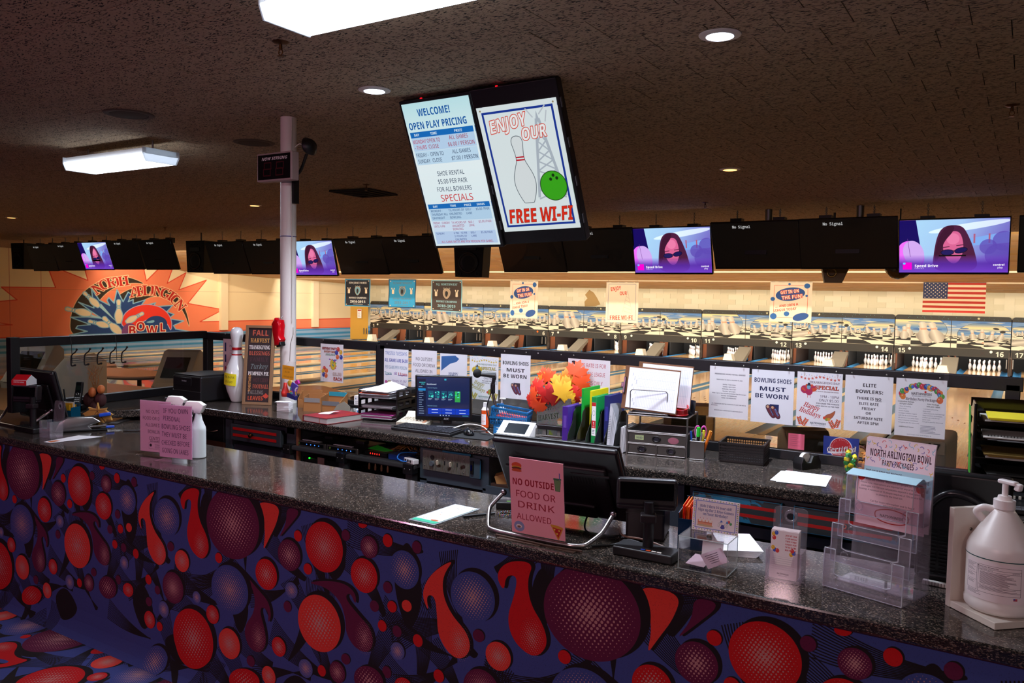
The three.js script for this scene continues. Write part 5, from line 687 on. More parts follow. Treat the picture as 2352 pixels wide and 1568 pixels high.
{ const t = thing('computer_keyboard', 'black computer keyboard at the front of the back desk', 'keyboard', [-3.05, BT, -3.875], 0.03); part('base', rb(0.44, 0.018, 0.15, 0.006, 0, 0.012, 0, 0, 0.05), M(0x131213, 0.45), t); for (let r = 0; r < 5; r++) for (let k = 0; k < 19; k++) part('key', rb(0.0185, 0.008, 0.021, 0.002, -0.2 + k * 0.0222 + (k > 14 ? 0.004 : 0), 0.024 + (2 - r) * 0.0012, -0.05 + r * 0.025, 0, 0.05), M(0x1b1a1c, 0.4), t); }
solo('mouse_pad', 'black mouse pad beside the keyboard', 'mouse pad', rb(0.23, 0.004, 0.2, 0.002), M(0x0f0f10, 0.85), [-2.72, BT + 0.003, -3.93], 0.15);
{ const t = thing('computer_mouse', 'black computer mouse on the mouse pad', 'mouse', [-2.775, BT + 0.006, -3.925], 0.9); part('shell', sp(0.05, 0, 0.006, 0, 0.62, 0.62, 1.05), M(0x0d0d0e, 0.25), t); part('wheel', cy(0.008, 0.008, 0.006, 0, 0.034, -0.028, 12, 0, 0, 1.57), M(0x333333, 0.5), t); }
solo('mouse_cable', 'black mouse cable looping behind the mouse pad', 'cable', tb([[-2.73, BT + 0.012, -3.97], [-2.66, BT + 0.006, -4.0], [-2.7, BT + 0.006, -4.09], [-2.82, BT + 0.006, -4.08], [-2.86, BT + 0.008, -4.14], [-2.74, BT + 0.006, -4.17], [-2.68, BT + 0.006, -4.13]], 0.0028, 50), black);
solo('white_cable', 'white charging cable lying behind the keyboard', 'cable', tb([[-2.96, BT + 0.01, -4.0], [-2.9, BT + 0.035, -4.08], [-2.8, BT + 0.03, -4.1], [-2.68, BT + 0.008, -4.02], [-2.62, BT + 0.008, -4.0]], 0.003, 40), M(0xe8e4da, 0.5));
{
  const t = thing('microphone', 'black microphone on a bent metal stand with a looped cable', 'microphone', [-2.66, BT, -4.08]);
  part('stand_rod', tb([[0.02, 0.0, 0], [-0.01, 0.1, 0], [-0.045, 0.22, 0], [-0.05, 0.25, 0]], 0.0085, 30, 10), metal(0x6a6866, 0.35), t); part('base', lt([[0, 0], [0.045, 0], [0.045, 0.008], [0.012, 0.014], [0, 0.014]], 24, 0.02, 0, 0), M(0x101010, 0.4), t); part('clip', [rb(0.024, 0.06, 0.024, 0.006, -0.052, 0.27, 0), rb(0.02, 0.06, 0.02, 0.006, -0.047, 0.32, 0, 0, 0, -0.2)], M(0x0c0c0c, 0.5), t); part('handle', cy(0.012, 0.016, 0.09, -0.075, 0.352, 0.015, 16, 0.4, 0, 1.5), M(0x1a1a1a, 0.4), t); part('head', sp(0.027, -0.14, 0.36, 0.04), M(0x0d0c0d, 0.9), t); part('cable', tb([[-0.03, 0.34, 0], [-0.05, 0.25, 0.02], [-0.08, 0.15, 0.02], [-0.05, 0.05, 0.03], [-0.09, 0.012, 0.03], [-0.2, 0.01, 0.05]], 0.0035, 40), black, t);
}
{ const t = thing('spray_cleaner', 'orange liquid bottle with white cap behind the microphone', 'bottle', [-2.86, BT, -4.22]); part('bottle', lt([[0, 0], [0.023, 0], [0.024, 0.005], [0.024, 0.11], [0.02, 0.122], [0.011, 0.13], [0, 0.13]], 24), M(0xe8541c, 0.2, { clearcoat: 0.6 }), t); part('shoulder', lt([[0.0245, 0.112], [0.0205, 0.123], [0.0115, 0.131]], 24), M(0xd8d4cc, 0.3), t); part('cap', cy(0.012, 0.013, 0.03, 0, 0.145, 0, 18), M(0xeceae6, 0.4), t); part('label', fin(new THREE.CylinderGeometry(0.0246, 0.0246, 0.066, 16, 1, true, -0.9, 1.5), 0, 0.055, 0, 0.2), M(0xffffff, 0.6, { side: THREE.DoubleSide, map: cv(96, 128, (c) => { lines(c, 16, 14, 64, 8, 14, '#d8a090', 4); T(c, 'SANITIZER', 48, 84, 14, '#e0501c', { b: 1 }); }) }), t); }
{ const t = thing('pump_bottle', 'white pump bottle with a blue collar behind the microphone stand', 'bottle', [-2.755, BT, -4.25]); part('bottle', lt([[0, 0], [0.032, 0], [0.034, 0.006], [0.034, 0.1], [0.026, 0.128], [0.012, 0.14], [0, 0.14]], 24), M(0xd9d8d6, 0.3), t); part('blue_band', cy(0.0346, 0.0346, 0.025, 0, 0.075, 0, 24), M(0x26466e, 0.4), t); part('collar', cy(0.0125, 0.0125, 0.022, 0, 0.15, 0, 18), M(0x1c6ab0, 0.4), t); part('pump', [cy(0.005, 0.005, 0.03, 0, 0.173, 0, 12), rb(0.04, 0.009, 0.016, 0.004, 0.006, 0.19, 0)], M(0xf0efec, 0.35), t); }
solo('blue_carton', 'bright blue carton with white stripes under the blue basket', 'box', paperG(0.17, 0.065, 0.1), M(0xffffff, 0.6, { map: cv(256, 100, (c) => { poly(c, [[20, 30], [120, 10], [160, 10], [50, 40]], '#cfe4f2'); poly(c, [[20, 56], [150, 26], [190, 26], [50, 64]], '#cfe4f2'); poly(c, [[30, 90], [44, 66], [58, 90]], '#e8f2f8'); }, '#1878b8') }), [-2.6, BT + 0.033, -4.1], 0.25);
function gridBasket(parent, w, d, h, mt, y, n, m, rx = 0) { const wall = (W, x, z, ry) => { const g = []; const k = Math.round(W / n); for (let i = 0; i <= k; i++) g.push(bx(0.004, h - 0.01, 0.003, -W / 2 + W * i / k, h / 2, 0)); for (let j = 0; j < m; j++) g.push(bx(W, 0.004, 0.003, 0, h * (j + 0.5) / m, 0)); const q = mergeGeometries(g); fin(q, x, y, z, ry); return q; }; const ws = [wall(w, 0, d / 2, 0), wall(w, 0, -d / 2, 0), wall(d, w / 2, 0, 1.5708), wall(d, -w / 2, 0, 1.5708)]; ws.forEach((g) => { if (rx) g.rotateZ(rx); part('side_grid', g, mt, parent); }); const rim = mergeGeometries([bx(w + 0.012, 0.01, 0.01, 0, y + h, d / 2), bx(w + 0.012, 0.01, 0.01, 0, y + h, -d / 2), bx(0.01, 0.01, d, w / 2, y + h, 0), bx(0.01, 0.01, d, -w / 2, y + h, 0)]); if (rx) rim.rotateZ(rx); part('rim', rim, mt, parent); const f = bx(w, 0.003, d, 0, y, 0); if (rx) f.rotateZ(rx); part('bottom', f, mt, parent); }
{
  const bm = M(0x0a639c, 0.35), t = thing('blue_basket', 'blue slotted plastic basket tipped over another, holding orange pens', 'basket', [-2.6, BT + 0.066, -4.11], 0.3); gridBasket(t, 0.22, 0.13, 0.06, bm, 0.03, 0.0105, 1, -0.12); const u = thing('blue_basket', 'lower blue slotted basket resting on the blue carton', 'basket', [-2.6, BT + 0.066, -4.11], 0.3); gridBasket(u, 0.215, 0.125, 0.04, bm, 0.001, 0.0105, 1);
  for (let i = 0; i < 7; i++) { const p = thing('marker', `red orange marker ${['nearest the front of', 'second from the front in', 'third from the front in', 'fourth from the front in', 'fifth from the front in', 'sixth from the front in', 'at the back of'][i]} the blue basket`, 'marker', [-2.6 + rr(-0.01, 0.01), BT + 0.106 + (i % 2) * 0.008, -4.075 - i * 0.012], 0.3, 'markers in the blue basket'); part('barrel', cy(0.005, 0.005, 0.15, 0, 0, 0, 8, 0, 0, 1.45), M(0xf2452c, 0.4), p); part('cap', cy(0.0057, 0.0057, 0.03, 0.085, -0.01, 0, 8, 0, 0, 1.45), M(0xd82a1c, 0.4), p); }
}
{
  const t = thing('harvest_planter', 'square galvanized planter lettered Happy Harvest with a painted scarecrow', 'planter', [-2.36, BT, -4.26], 0.14);
  const galv = cv(512, 540, (c) => { for (let i = 0; i < 900; i++) poly(c, [[0, 0], [rr(8, 26), rr(-8, 8)], [rr(4, 20), rr(8, 26)]].map(([x, y]) => [x + (i * 73) % 512, y + (i * 131) % 540]), `rgba(${rr(60, 150)},${rr(60, 150)},${rr(58, 145)},.35)`); T(c, 'Happy', 130, 120, 110, '#17130f', { f: 'serif', it: 1, b: 1, w: 195, rot: -0.22 }); T(c, 'HARVEST', 175, 270, 100, '#26301a', { f: 'serif', it: 1, b: 1, w: 320, rot: -0.2 }); poly(c, [[250, 400], [330, 360], [380, 350], [450, 400], [430, 420], [385, 405], [390, 450], [320, 450], [320, 400], [270, 425]], '#8fae84'); rect(c, 310, 420, 84, 110, '#2c4a64'); el(c, 352, 330, 36, 34, '#c8a888'); poly(c, [[300, 310], [352, 270], [410, 310]], '#a87848'); el(c, 468, 500, 32, 30, '#c8941c'); el(c, 468, 500, 12, 12, '#3a2410'); for (let i = 0; i < 5; i++) poly(c, [[190 + i * 12, 530], [200 + i * 14, 400 + i * 18], [212 + i * 10, 530]], '#7a8a2c'); }, '#6f6e69');
  const gm = M(0xffffff, 0.45, { metalness: 0.5, map: galv }); part('front_sheet', paperG(0.215, 0.235, 0.004, 0, 0.118, 0.07), gm, t); part('side_sheets', [bx(0.004, 0.235, 0.14, -0.106, 0.118, 0), bx(0.004, 0.235, 0.14, 0.106, 0.118, 0), bx(0.215, 0.235, 0.004, 0, 0.118, -0.07), bx(0.21, 0.004, 0.14, 0, 0.004, 0)], M(0x6a6964, 0.45, { metalness: 0.6 }), t); part('filling', bx(0.2, 0.04, 0.13, 0, 0.19, 0), M(0x33261a, 0.9), t);
  const leaves = thing('autumn_bouquet', 'red, orange and yellow silk maple leaves standing in the harvest planter', 'leaves', [-2.36, BT + 0.2, -4.26], 0.14);
  const lm = ['#c8140e', '#d8240f', '#e84a10', '#f08a14', '#e8a01a', '#f0b428', '#a8120c'].map((q) => M(q, 0.6, { side: THREE.DoubleSide }));
  const mk = (x, y, z, s, q, rx, ry, rz) => { const g = new THREE.ShapeGeometry(shp(leafShape(s)), 4), p = g.attributes.position; for (let i = 0; i < p.count; i++) { const X = p.getX(i), Y = p.getY(i); p.setZ(i, -0.9 * (X * X + 0.6 * Y * Y) / s + 0.12 * Math.abs(X)); } g.computeVertexNormals(); const m = part('leaf', fin(g, x, y, z, ry, rx, rz), lm[q], leaves); part('stem', wire([[0, -0.02, 0], [x * 0.6, y * 0.45, z * 0.5], [x, y - s * 0.3, z]], 0.0015), M(0x4a2e1c, 0.8), m); };
  [[-0.12, 0.09, 0.07, 0.13, 1, -0.2, -0.4, 0.5], [-0.13, 0.03, 0.08, 0.13, 2, 0.1, -0.5, 1.6], [-0.15, 0.0, 0.06, 0.12, 1, 0.2, -0.4, 2.4], [-0.07, 0.13, 0.0, 0.13, 3, -0.1, 0.2, 0.1], [-0.06, 0.15, 0.03, 0.12, 2, -0.2, -0.3, 0.3], [-0.04, 0.05, 0.09, 0.15, 0, 0.0, 0.1, 1.0], [0.0, 0.03, 0.09, 0.14, 6, 0.2, 0.2, -0.9], [0.02, 0.1, 0.06, 0.17, 4, -0.2, 0.1, 0.4], [0.06, 0.07, 0.09, 0.16, 5, 0.0, 0.3, -0.6], [0.05, 0.14, 0.02, 0.15, 3, -0.2, -0.2, 0.2], [0.1, 0.11, 0.04, 0.14, 4, -0.1, 0.4, -0.5], [0.12, 0.2, 0.03, 0.14, 2, -0.3, 0.2, -0.3], [0.15, 0.13, 0.03, 0.15, 2, 0.0, 0.5, -0.9], [0.12, 0.06, 0.05, 0.12, 1, 0.1, 0.4, -1.4], [0.09, 0.02, 0.07, 0.1, 5, 0.3, 0.2, -2.0], [-0.09, -0.02, 0.09, 0.13, 2, 0.3, 0, 2.8], [-0.1, 0.16, -0.03, 0.1, 2, -0.2, 0.3, 0.4]].forEach((a) => mk(...a));
  solo('quote_card', 'small navy lettered card standing among the silk leaves', 'card', paperG(0.1, 0.09, 0.002), M(0xffffff, 0.7, { map: cv(160, 144, (c) => { T(c, 'I LOVE', 80, 40, 36, '#c8cce0', { b: 1 }); T(c, 'YOU', 80, 80, 40, '#c8cce0', { b: 1 }); T(c, 'A LATTE', 80, 118, 28, '#c8cce0', { b: 1 }); }, '#343a66') }), [-2.385, BT + 0.285, -4.25], 0.14);
}
{ const t = thing('hole_punch', 'black and silver three hole punch before the harvest planter', 'hole punch', [-2.275, BT, -4.03], 0.1); part('base', rb(0.17, 0.03, 0.06, 0.005, 0, 0.015, 0), M(0x101012, 0.4), t); part('chrome_bar', rb(0.172, 0.014, 0.03, 0.003, 0, 0.036, 0.01), metal(0x9a9690, 0.25), t); part('handle', rb(0.165, 0.026, 0.04, 0.005, 0.0, 0.085, -0.005), M(0x0c0c0d, 0.4), t); for (const x of [-0.04, 0.05]) part('post', bx(0.02, 0.035, 0.02, x, 0.058, -0.005), M(0x6a6864, 0.4), t); part('badge', paperG(0.1, 0.012, 0.001, 0, 0.018, 0.0306), M(0x3a4a5a, 0.4), t); }
{
  const t = thing('card_terminal', 'white countertop card payment terminal with a dark screen', 'payment terminal', [-2.465, BT, -3.96], 0.12);
  part('body', toCreasedNormals(ex([[-0.075, 0], [0.075, 0], [0.075, 0.012], [-0.045, 0.092], [-0.075, 0.07]], 0.195, 0.006, 0.0975, 0, 0, -Math.PI / 2), 0.5), M(0xd8d2cc, 0.35), t);
  const tl = -Math.atan2(0.12, 0.08); const f = part('face', rb(0.21, 0.004, 0.15, 0.002, 0, 0.062, 0.016, 0, 0.588), M(0xeeecea, 0.25), t); void tl; part('screen', bx(0.135, 0.002, 0.085, 0.005, 0.0705, 0.006, 0, 0.588), M(0x0b0d12, 0.1), f); part('caution_text', bx(0.12, 0.001, 0.01, 0.01, 0.0365, 0.0605, 0, 0.588), M(0xffffff, 0.6, { map: cv(256, 24, (c) => T(c, 'DO NOT USE CASH BUTTON', 128, 12, 20, '#3a4a3a', { b: 1, w: 240 })) }), f);
}
// desk file sorter and what stands in it
{
  const t = thing('file_sorter', 'grey translucent file sorter with six wavy dividers', 'file sorter', [-1.99, BT, -4.06], 0.03); part('base', rb(0.3, 0.03, 0.2, 0.004, 0, 0.015, 0), M(0x4a4a4a, 0.5), t);
  for (let i = 0; i < 6; i++) { const s = new THREE.Shape(); s.moveTo(-0.1, 0); s.lineTo(0.1, 0); s.lineTo(0.098, 0.03); s.bezierCurveTo(0.09, 0.08, 0.03, 0.1, 0.03, 0.15); s.bezierCurveTo(0.03, 0.19, -0.02, 0.2, -0.06, 0.19); s.lineTo(-0.1, 0.16); s.closePath(); part('divider', ex(s, 0.003, 0, -0.14 + i * 0.055, 0.02, 0, -Math.PI / 2).scale(1, 1, 1), M(0x3a3a38, 0.2, { transmission: 0.5, thickness: 0 }), t); }
}
function binder(label, x, z, w, h, d, col, cat = 'binder', o = {}) { const t = thing(cat === 'binder' ? 'ring_binder' : 'file_folder', label, cat, [x, BT + (o.y ?? 0.032), z], o.ry ?? 0.03); const m = M(col, 0.4); part('spine', rb(w, h, 0.004, 0.001, 0, h / 2, d / 2), m, t); for (const s of [-1, 1]) part('cover', rb(0.0035, h, d, 0.001, s * (w / 2 - 0.002), h / 2, 0), m, t); part('pages', bx(Math.max(0.002, w - 0.01), h - 0.02, d - 0.02, 0, h / 2, -0.005), M(o.pages || 0xcfcac4, 0.9), t); if (o.label) part('spine_label', paperG(w * 0.8, h * 0.72, 0.001, 0, h * 0.52, d / 2 + 0.003), M(0xffffff, 0.6, { map: cv(48, 220, (c) => { rect(c, 0, 0, 48, 24, '#d0202a'); rect(c, 0, 120, 48, 50, '#d0202a'); T(c, '1', 24, 140, 30, '#fff', { b: 1 }); T(c, 'inch', 24, 160, 12, '#fff'); el(c, 24, 70, 14, 16, null, 0, '#9aa', 3); lines(c, 8, 182, 32, 3, 10, '#556', 4); }) }), t); if (o.strip) part('spine_strip', bx(w * 0.5, h * 0.3, 0.002, 0, h * 0.62, d / 2 + 0.003), M(o.strip, 0.4), t); return t; }
binder('purple binder standing left of the file sorter', -2.155, -4.07, 0.034, 0.222, 0.2, 0x4a2490, 'binder', { y: 0.001, strip: 0x6a48b0 });
binder('tall bright green folder, first slot of the sorter', -2.09, -4.16, 0.012, 0.29, 0.22, 0x12a83a, 'folder');
binder('tall yellow folder beside the bright green one', -2.042, -4.17, 0.014, 0.28, 0.22, 0xe8d414, 'folder');
binder('green binder with a white and red one inch spine label', -1.995, -4.11, 0.03, 0.255, 0.21, 0x149648, 'binder', { label: 1 });
binder('navy blue binder standing in the file sorter', -1.937, -4.15, 0.03, 0.262, 0.21, 0x232c6e, 'binder', { strip: 0x3a3a98 });
{ const t = thing('plastic_sleeves', 'clear sleeves of receipts drooping in the last sorter slot', 'sleeves', [-1.885, BT + 0.032, -4.03], 0.05); for (let i = 0; i < 4; i++) { part('sleeve', toCreasedNormals(quads([[[i * 0.007, 0.01, 0.09], [i * 0.007 + 0.02, 0, 0.1], [i * 0.007 + 0.022, 0.2 - i * 0.02, 0.06], [i * 0.007, 0.23 - i * 0.02, 0.05]], [[i * 0.007, 0.01, 0.09], [i * 0.007, 0.23 - i * 0.02, 0.05], [i * 0.007 - 0.004, 0.22, -0.08], [i * 0.007 - 0.004, 0.01, -0.08]]]), 0.4), M(0xb8b8bc, 0.3, { side: THREE.DoubleSide }), t); } part('printed_receipt', [...Array(14)].map((_, i) => bx(0.012, 0.002, 0.001, 0.014, 0.05 + i * 0.009, 0.099 - i * 0.0013)), M(0x444448, 0.7), t); }
solo('paper_slip', 'white paper slip with pink print before the file sorter', 'paper', paperG(0.13, 0.06, 0.001, 0, 0, 0, 0, -Math.PI / 2), M(0xffffff, 0.8, { map: cv(128, 60, (c) => lines(c, 20, 24, 88, 2, 14, '#d88a9a', 7), '#efe8ea') }), [-1.965, BT + 0.002, -3.9], -0.1);
{ const t = thing('paper_stack', 'upright stack of white papers between the sorter and the mesh drawers', 'papers', [-1.82, BT, -4.09], 0.1); for (let i = 0; i < 6; i++) part('paper', bx(0.004, 0.135 + rr(-0.01, 0.01), 0.19, -0.014 + i * 0.0055, 0.07, rr(-0.008, 0.008), 0, 0, -0.04), M(i % 2 ? 0xd8d6d8 : 0xc4c2c6, 0.8), t); }
// mesh desk organizer
const steel = metal(0x8c8886, 0.35), meshT = cv(128, 128, (c) => { c.clearRect(0, 0, 128, 128); c.strokeStyle = '#fff'; c.lineWidth = 5; for (let i = -8; i < 16; i++) for (const s of [-1, 1]) { c.beginPath(); c.moveTo(i * 16, 0); c.lineTo(i * 16 + s * 128, 128); c.stroke(); } }, '#000'); meshT.colorSpace = THREE.NoColorSpace; rep(meshT, 8, 3);
const meshM = M(0x77736f, 0.5, { alphaMap: meshT, transparent: true, alphaTest: 0.4, side: THREE.DoubleSide, metalness: 0.7 });
const DA = 0.16, DX = -1.655, DZz = -4.165;                           // mesh drawers: centre and turn
{
  const t = thing('mesh_drawers', 'silver wire mesh drawer unit holding clipboards on top', 'drawer unit', [DX, BT, DZz], DA);
  for (const x of [-0.16, 0.16]) for (const z of [-0.14, 0.14]) part('post', cy(0.005, 0.005, 0.212, x, 0.106, z, 10), steel, t);
  for (const y of [0.124, 0.21]) { part('shelf_rim', wire([[-0.16, y, 0.14], [0.16, y, 0.14], [0.16, y, -0.14], [-0.16, y, -0.14], [-0.16, y, 0.14]], 0.004), steel, t); part('shelf_mesh', bx(0.31, 0.003, 0.27, 0, y - 0.002, 0), M(0x2a2827, 0.6, { metalness: 0.5 }), t); }
  part('side_mesh', [bx(0.001, 0.12, 0.27, -0.16, 0.062, 0), bx(0.001, 0.12, 0.27, 0.16, 0.062, 0), bx(0.31, 0.12, 0.001, 0, 0.062, -0.138)], M(0x3c3a38, 0.6, { metalness: 0.5 }), t);
  for (const [x, y, w, h] of [[0, 0.09, 0.306, 0.056], [-0.077, 0.031, 0.15, 0.052], [0.079, 0.031, 0.15, 0.052]]) { const d = part('drawer', [bx(w, h - 0.004, 0.002, x, y, 0.14)], M(0x56534f, 0.55, { metalness: 0.6 }), t); part('frame', wire([[x - w / 2, y - h / 2, 0.143], [x + w / 2, y - h / 2, 0.143], [x + w / 2, y + h / 2, 0.143], [x - w / 2, y + h / 2, 0.143], [x - w / 2, y - h / 2, 0.143]], 0.003), steel, d); part('finger_ring', tor(0.014, 0.004, 0, 0, 0).scale(1.35, 1, 0.7).translate(x, y, 0.144), M(0x111113, 0.3), d); part('ring_hole', bx(0.026, 0.016, 0.001, x, y, 0.1425), M(0x15182a, 0.4), d); }
  part('void_stamp', paperG(0.048, 0.024, 0.001, -0.092, 0.092, 0.142), M(0xffffff, 0.7, { map: cv(96, 48, (c) => T(c, 'VOID', 50, 26, 28, '#4a5060', { b: 1 }), '#b8c890') }), t); part('pink_packet', sp(0.03, 0.09, 0.088, 0.139, 1.3, 0.8, 0.1), M(0xb06a7c, 0.4), t);
}
function onDrawers(lx, y, lz) { const c = Math.cos(DA), s = Math.sin(DA); return [DX + lx * c + lz * s, BT + y, DZz - lx * s + lz * c]; }
{
  const t = thing('wire_file_rack', 'silver wire file rack on top of the mesh drawers', 'file rack', onDrawers(-0.045, 0.214, 0.0), DA);
  part('base_frame', wire([[-0.11, 0.006, 0.13], [0.1, 0.006, 0.13], [0.1, 0.006, -0.12], [-0.11, 0.006, -0.12], [-0.11, 0.006, 0.13]], 0.004), steel, t); part('base_mesh', bx(0.2, 0.002, 0.24, 0, 0.004, 0), M(0x2a2827, 0.6), t);
  [0.13, 0.06, -0.02, -0.09].forEach((z, i) => part('divider_wire', wire([[-0.105, 0.005, z], [-0.105, 0.12 + i * 0.012, z], [-0.095, 0.13 + i * 0.012, z], [0.085, 0.13 + i * 0.012, z], [0.095, 0.12 + i * 0.012, z], [0.095, 0.005, z]], 0.0028), steel, t));
}
function clipboard(label, lx, lz, y, tilt) {
  const t = thing('clipboard', label, 'clipboard', onDrawers(lx, y, lz)); t.rotation.set(tilt, DA - 0.22, -0.025, 'YXZ');
  part('board', rb(0.325, 0.235, 0.004, 0.002, 0, 0, 0), M(0x6e4426, 0.7), t);
  part('score_sheet', paperG(0.295, 0.218, 0.002, 0.012, 0.0, 0.004), M(0xffffff, 0.8, { map: cv(560, 420, (c) => { c.strokeStyle = '#a8aec4'; c.lineWidth = 1.5; for (let i = 0; i < 24; i++) { c.beginPath(); c.moveTo(110 + i * 18, 30); c.lineTo(110 + i * 18, 400); c.stroke(); } for (const y of [30, 110, 190, 300, 400]) { c.beginPath(); c.moveTo(110, y); c.lineTo(524, y); c.stroke(); } for (let i = 0; i < 9; i++) T(c, ['Team', 'Name', 'Average', 'Date', 'Lane', 'Total', 'Series', 'Game', 'Hdcp'][i], 50 + (i % 3) * 22, 70 + i * 38, 13, '#445', { rot: -1.57 }); }, '#eceaf0') }), t);
  part('clip', [rb(0.012, 0.09, 0.014, 0.003, -0.152, 0.01, 0.008), rb(0.02, 0.03, 0.012, 0.004, -0.163, 0.01, 0.006)], metal(0x6a6a6c, 0.25), t);
}
clipboard('brown clipboard with a lined score sheet, front one in the wire rack', -0.05, 0.095, 0.345, -0.16);
clipboard('brown clipboard standing behind the front one in the wire rack', -0.0, -0.01, 0.36, -0.1);
{ const t = thing('red_cup', 'red plastic scoop shaped holder on top of the mesh drawers', 'holder', onDrawers(0.095, 0.213, 0.07), DA); const g = lt([[0, 0.002], [0.05, 0.002], [0.054, 0.01], [0.057, 0.07], [0.053, 0.07], [0.05, 0.014], [0, 0.01]], 36), p = g.attributes.position; for (let i = 0; i < p.count; i++) if (p.getY(i) > 0.05) p.setY(i, 0.052 - p.getX(i) * 0.1 - p.getZ(i) * 0.25); g.computeVertexNormals(); part('shell', toCreasedNormals(g, 0.6), M(0xc40a14, 0.25, { clearcoat: 0.5 }), t); part('base_ring', tor(0.0535, 0.003, 0, 0.008, 0, Math.PI / 2), M(0x9a0a10, 0.3), t); }
{ const t = thing('blue_cup', 'dark navy holder with a rounded knob behind the red one', 'holder', onDrawers(0.12, 0.213, -0.03), DA); part('shell', lt([[0, 0], [0.045, 0], [0.05, 0.07], [0.046, 0.07], [0.042, 0.005], [0, 0.005]], 28), M(0x10162e, 0.35), t); part('knob', [cy(0.012, 0.012, 0.06, -0.03, 0.05, 0, 12), sp(0.022, -0.03, 0.085, 0, 1, 0.6, 1)], M(0x121c50, 0.3), t); }
// pencil cup
const PX = -1.425, PZ = -4.085;
{ const t = thing('pencil_cup', 'square silver mesh pencil cup at the right of the mesh drawers', 'pencil cup', [PX, BT, PZ], 0.2); const pm2 = M(0x8f8b87, 0.5, { metalness: 0.7 }); for (const [x, z, r] of [[0, 0.035, 0], [0, -0.035, 0], [0.035, 0, 1.57], [-0.035, 0, 1.57]]) part('mesh_side', bx(0.07, 0.094, 0.0015, x, 0.05, z, r), M(0x6f6c69, 0.5, { metalness: 0.6, transmission: 0.35, thickness: 0 }), t); for (const y of [0.003, 0.097]) part('rim', wire([[-0.036, y, 0.036], [0.036, y, 0.036], [0.036, y, -0.036], [-0.036, y, -0.036], [-0.036, y, 0.036]], 0.003), pm2, t); part('bottom', bx(0.068, 0.002, 0.068, 0, 0.003, 0), pm2, t); }
const pen = (name, label, cat, x, z, len, r, col, capCol, rx, rz) => { const t = thing(name, label, cat, [PX + x, BT + 0.006, PZ + z], 0, 'pens in the pencil cup'); t.rotation.set(rx, 0, rz); part('barrel', cy(r, r, len * 0.7, 0, len * 0.35, 0, 10), M(col, 0.35), t); part('cap', [cy(r * 1.1, r * 1.15, len * 0.3, 0, len * 0.85, 0, 10), bx(r * 0.6, len * 0.22, r * 0.5, r * 1.2, len * 0.86, 0)], M(capCol, 0.35), t); };
pen('ballpoint_pen', 'blue capped pen leaning at the left of the pencil cup', 'pen', -0.024, 0.01, 0.14, 0.0045, 0x2a64b8, 0x1c4aa0, 0, 0.1); pen('ballpoint_pen', 'white pen in the middle of the pencil cup', 'pen', -0.008, -0.005, 0.15, 0.004, 0xe8e8e6, 0xd8d8d8, 0, 0.02); pen('felt_marker', 'black marker with green top in the pencil cup', 'marker', 0.0, 0.014, 0.165, 0.008, 0x101012, 0x2cd83a, 0.05, -0.05); pen('ballpoint_pen', 'silver pen leaning at the front of the pencil cup', 'pen', 0.01, 0.02, 0.14, 0.004, 0xb8b4b0, 0x8a8a8c, 0.05, -0.12); pen('highlighter', 'yellow highlighter in the pencil cup', 'highlighter', 0.016, 0.006, 0.15, 0.006, 0xe8d020, 0xf0e040, 0, -0.1); pen('highlighter', 'orange highlighter leaning right in the pencil cup', 'highlighter', 0.02, 0.0, 0.155, 0.007, 0xf07818, 0xf09030, 0, -0.3);
{ const t = thing('scissors', 'pink handled scissors standing in the pencil cup', 'scissors', [PX + 0.005, BT + 0.006, PZ - 0.018], 0.4); part('blades', [bx(0.008, 0.11, 0.002, -0.003, 0.055, 0, 0, 0, 0.05), bx(0.008, 0.11, 0.002, 0.003, 0.055, 0.002, 0, 0, -0.05)], metal(0xa0a0a0, 0.3), t); for (const s of [-1, 1]) part('handle', tor(0.018, 0.004, 0, 0, 0).scale(0.75, 1.6, 1).translate(s * 0.016, 0.135, 0), M(0xc0489a, 0.35), t); }
{ const t = thing('black_basket', 'black woven look plastic basket against the glass rail', 'basket', [-1.215, BT, -4.2], 0.12); const bm = M(0x0d0c0d, 0.45); gridBasket(t, 0.22, 0.2, 0.095, bm, 0.004, 0.012, 7); part('inner_floor', bx(0.214, 0.003, 0.195, 0, 0.006, 0), bm, t); for (let i = 0; i < 6; i++) part('weave_band', bx(0.224, 0.009, 0.004, 0, 0.012 + i * 0.0135, 0.1), bm, t); for (let i = 0; i < 6; i++) part('weave_band', bx(0.004, 0.009, 0.204, 0.11, 0.012 + i * 0.0135, 0), bm, t); }
{ const t = thing('tape_dispenser', 'black desk tape dispenser with a white roll of tape', 'tape dispenser', [-0.905, BT, -4.2], -0.5); part('body', toCreasedNormals(ex([[-0.07, 0], [0.055, 0], [0.06, 0.03], [0.05, 0.055], [0.03, 0.03], [-0.005, 0.028], [-0.02, 0.06], [-0.05, 0.062], [-0.07, 0.03]], 0.05, 0.005, 0.025, 0, 0, -Math.PI / 2), 0.6), M(0x151314, 0.35), t); part('tape_roll', cy(0.03, 0.03, 0.02, 0, 0.048, 0.012, 24, 0, 0, Math.PI / 2), M(0xd9d4ca, 0.5), t); part('cutter', bx(0.03, 0.004, 0.006, 0, 0.055, -0.052), steel, t); }
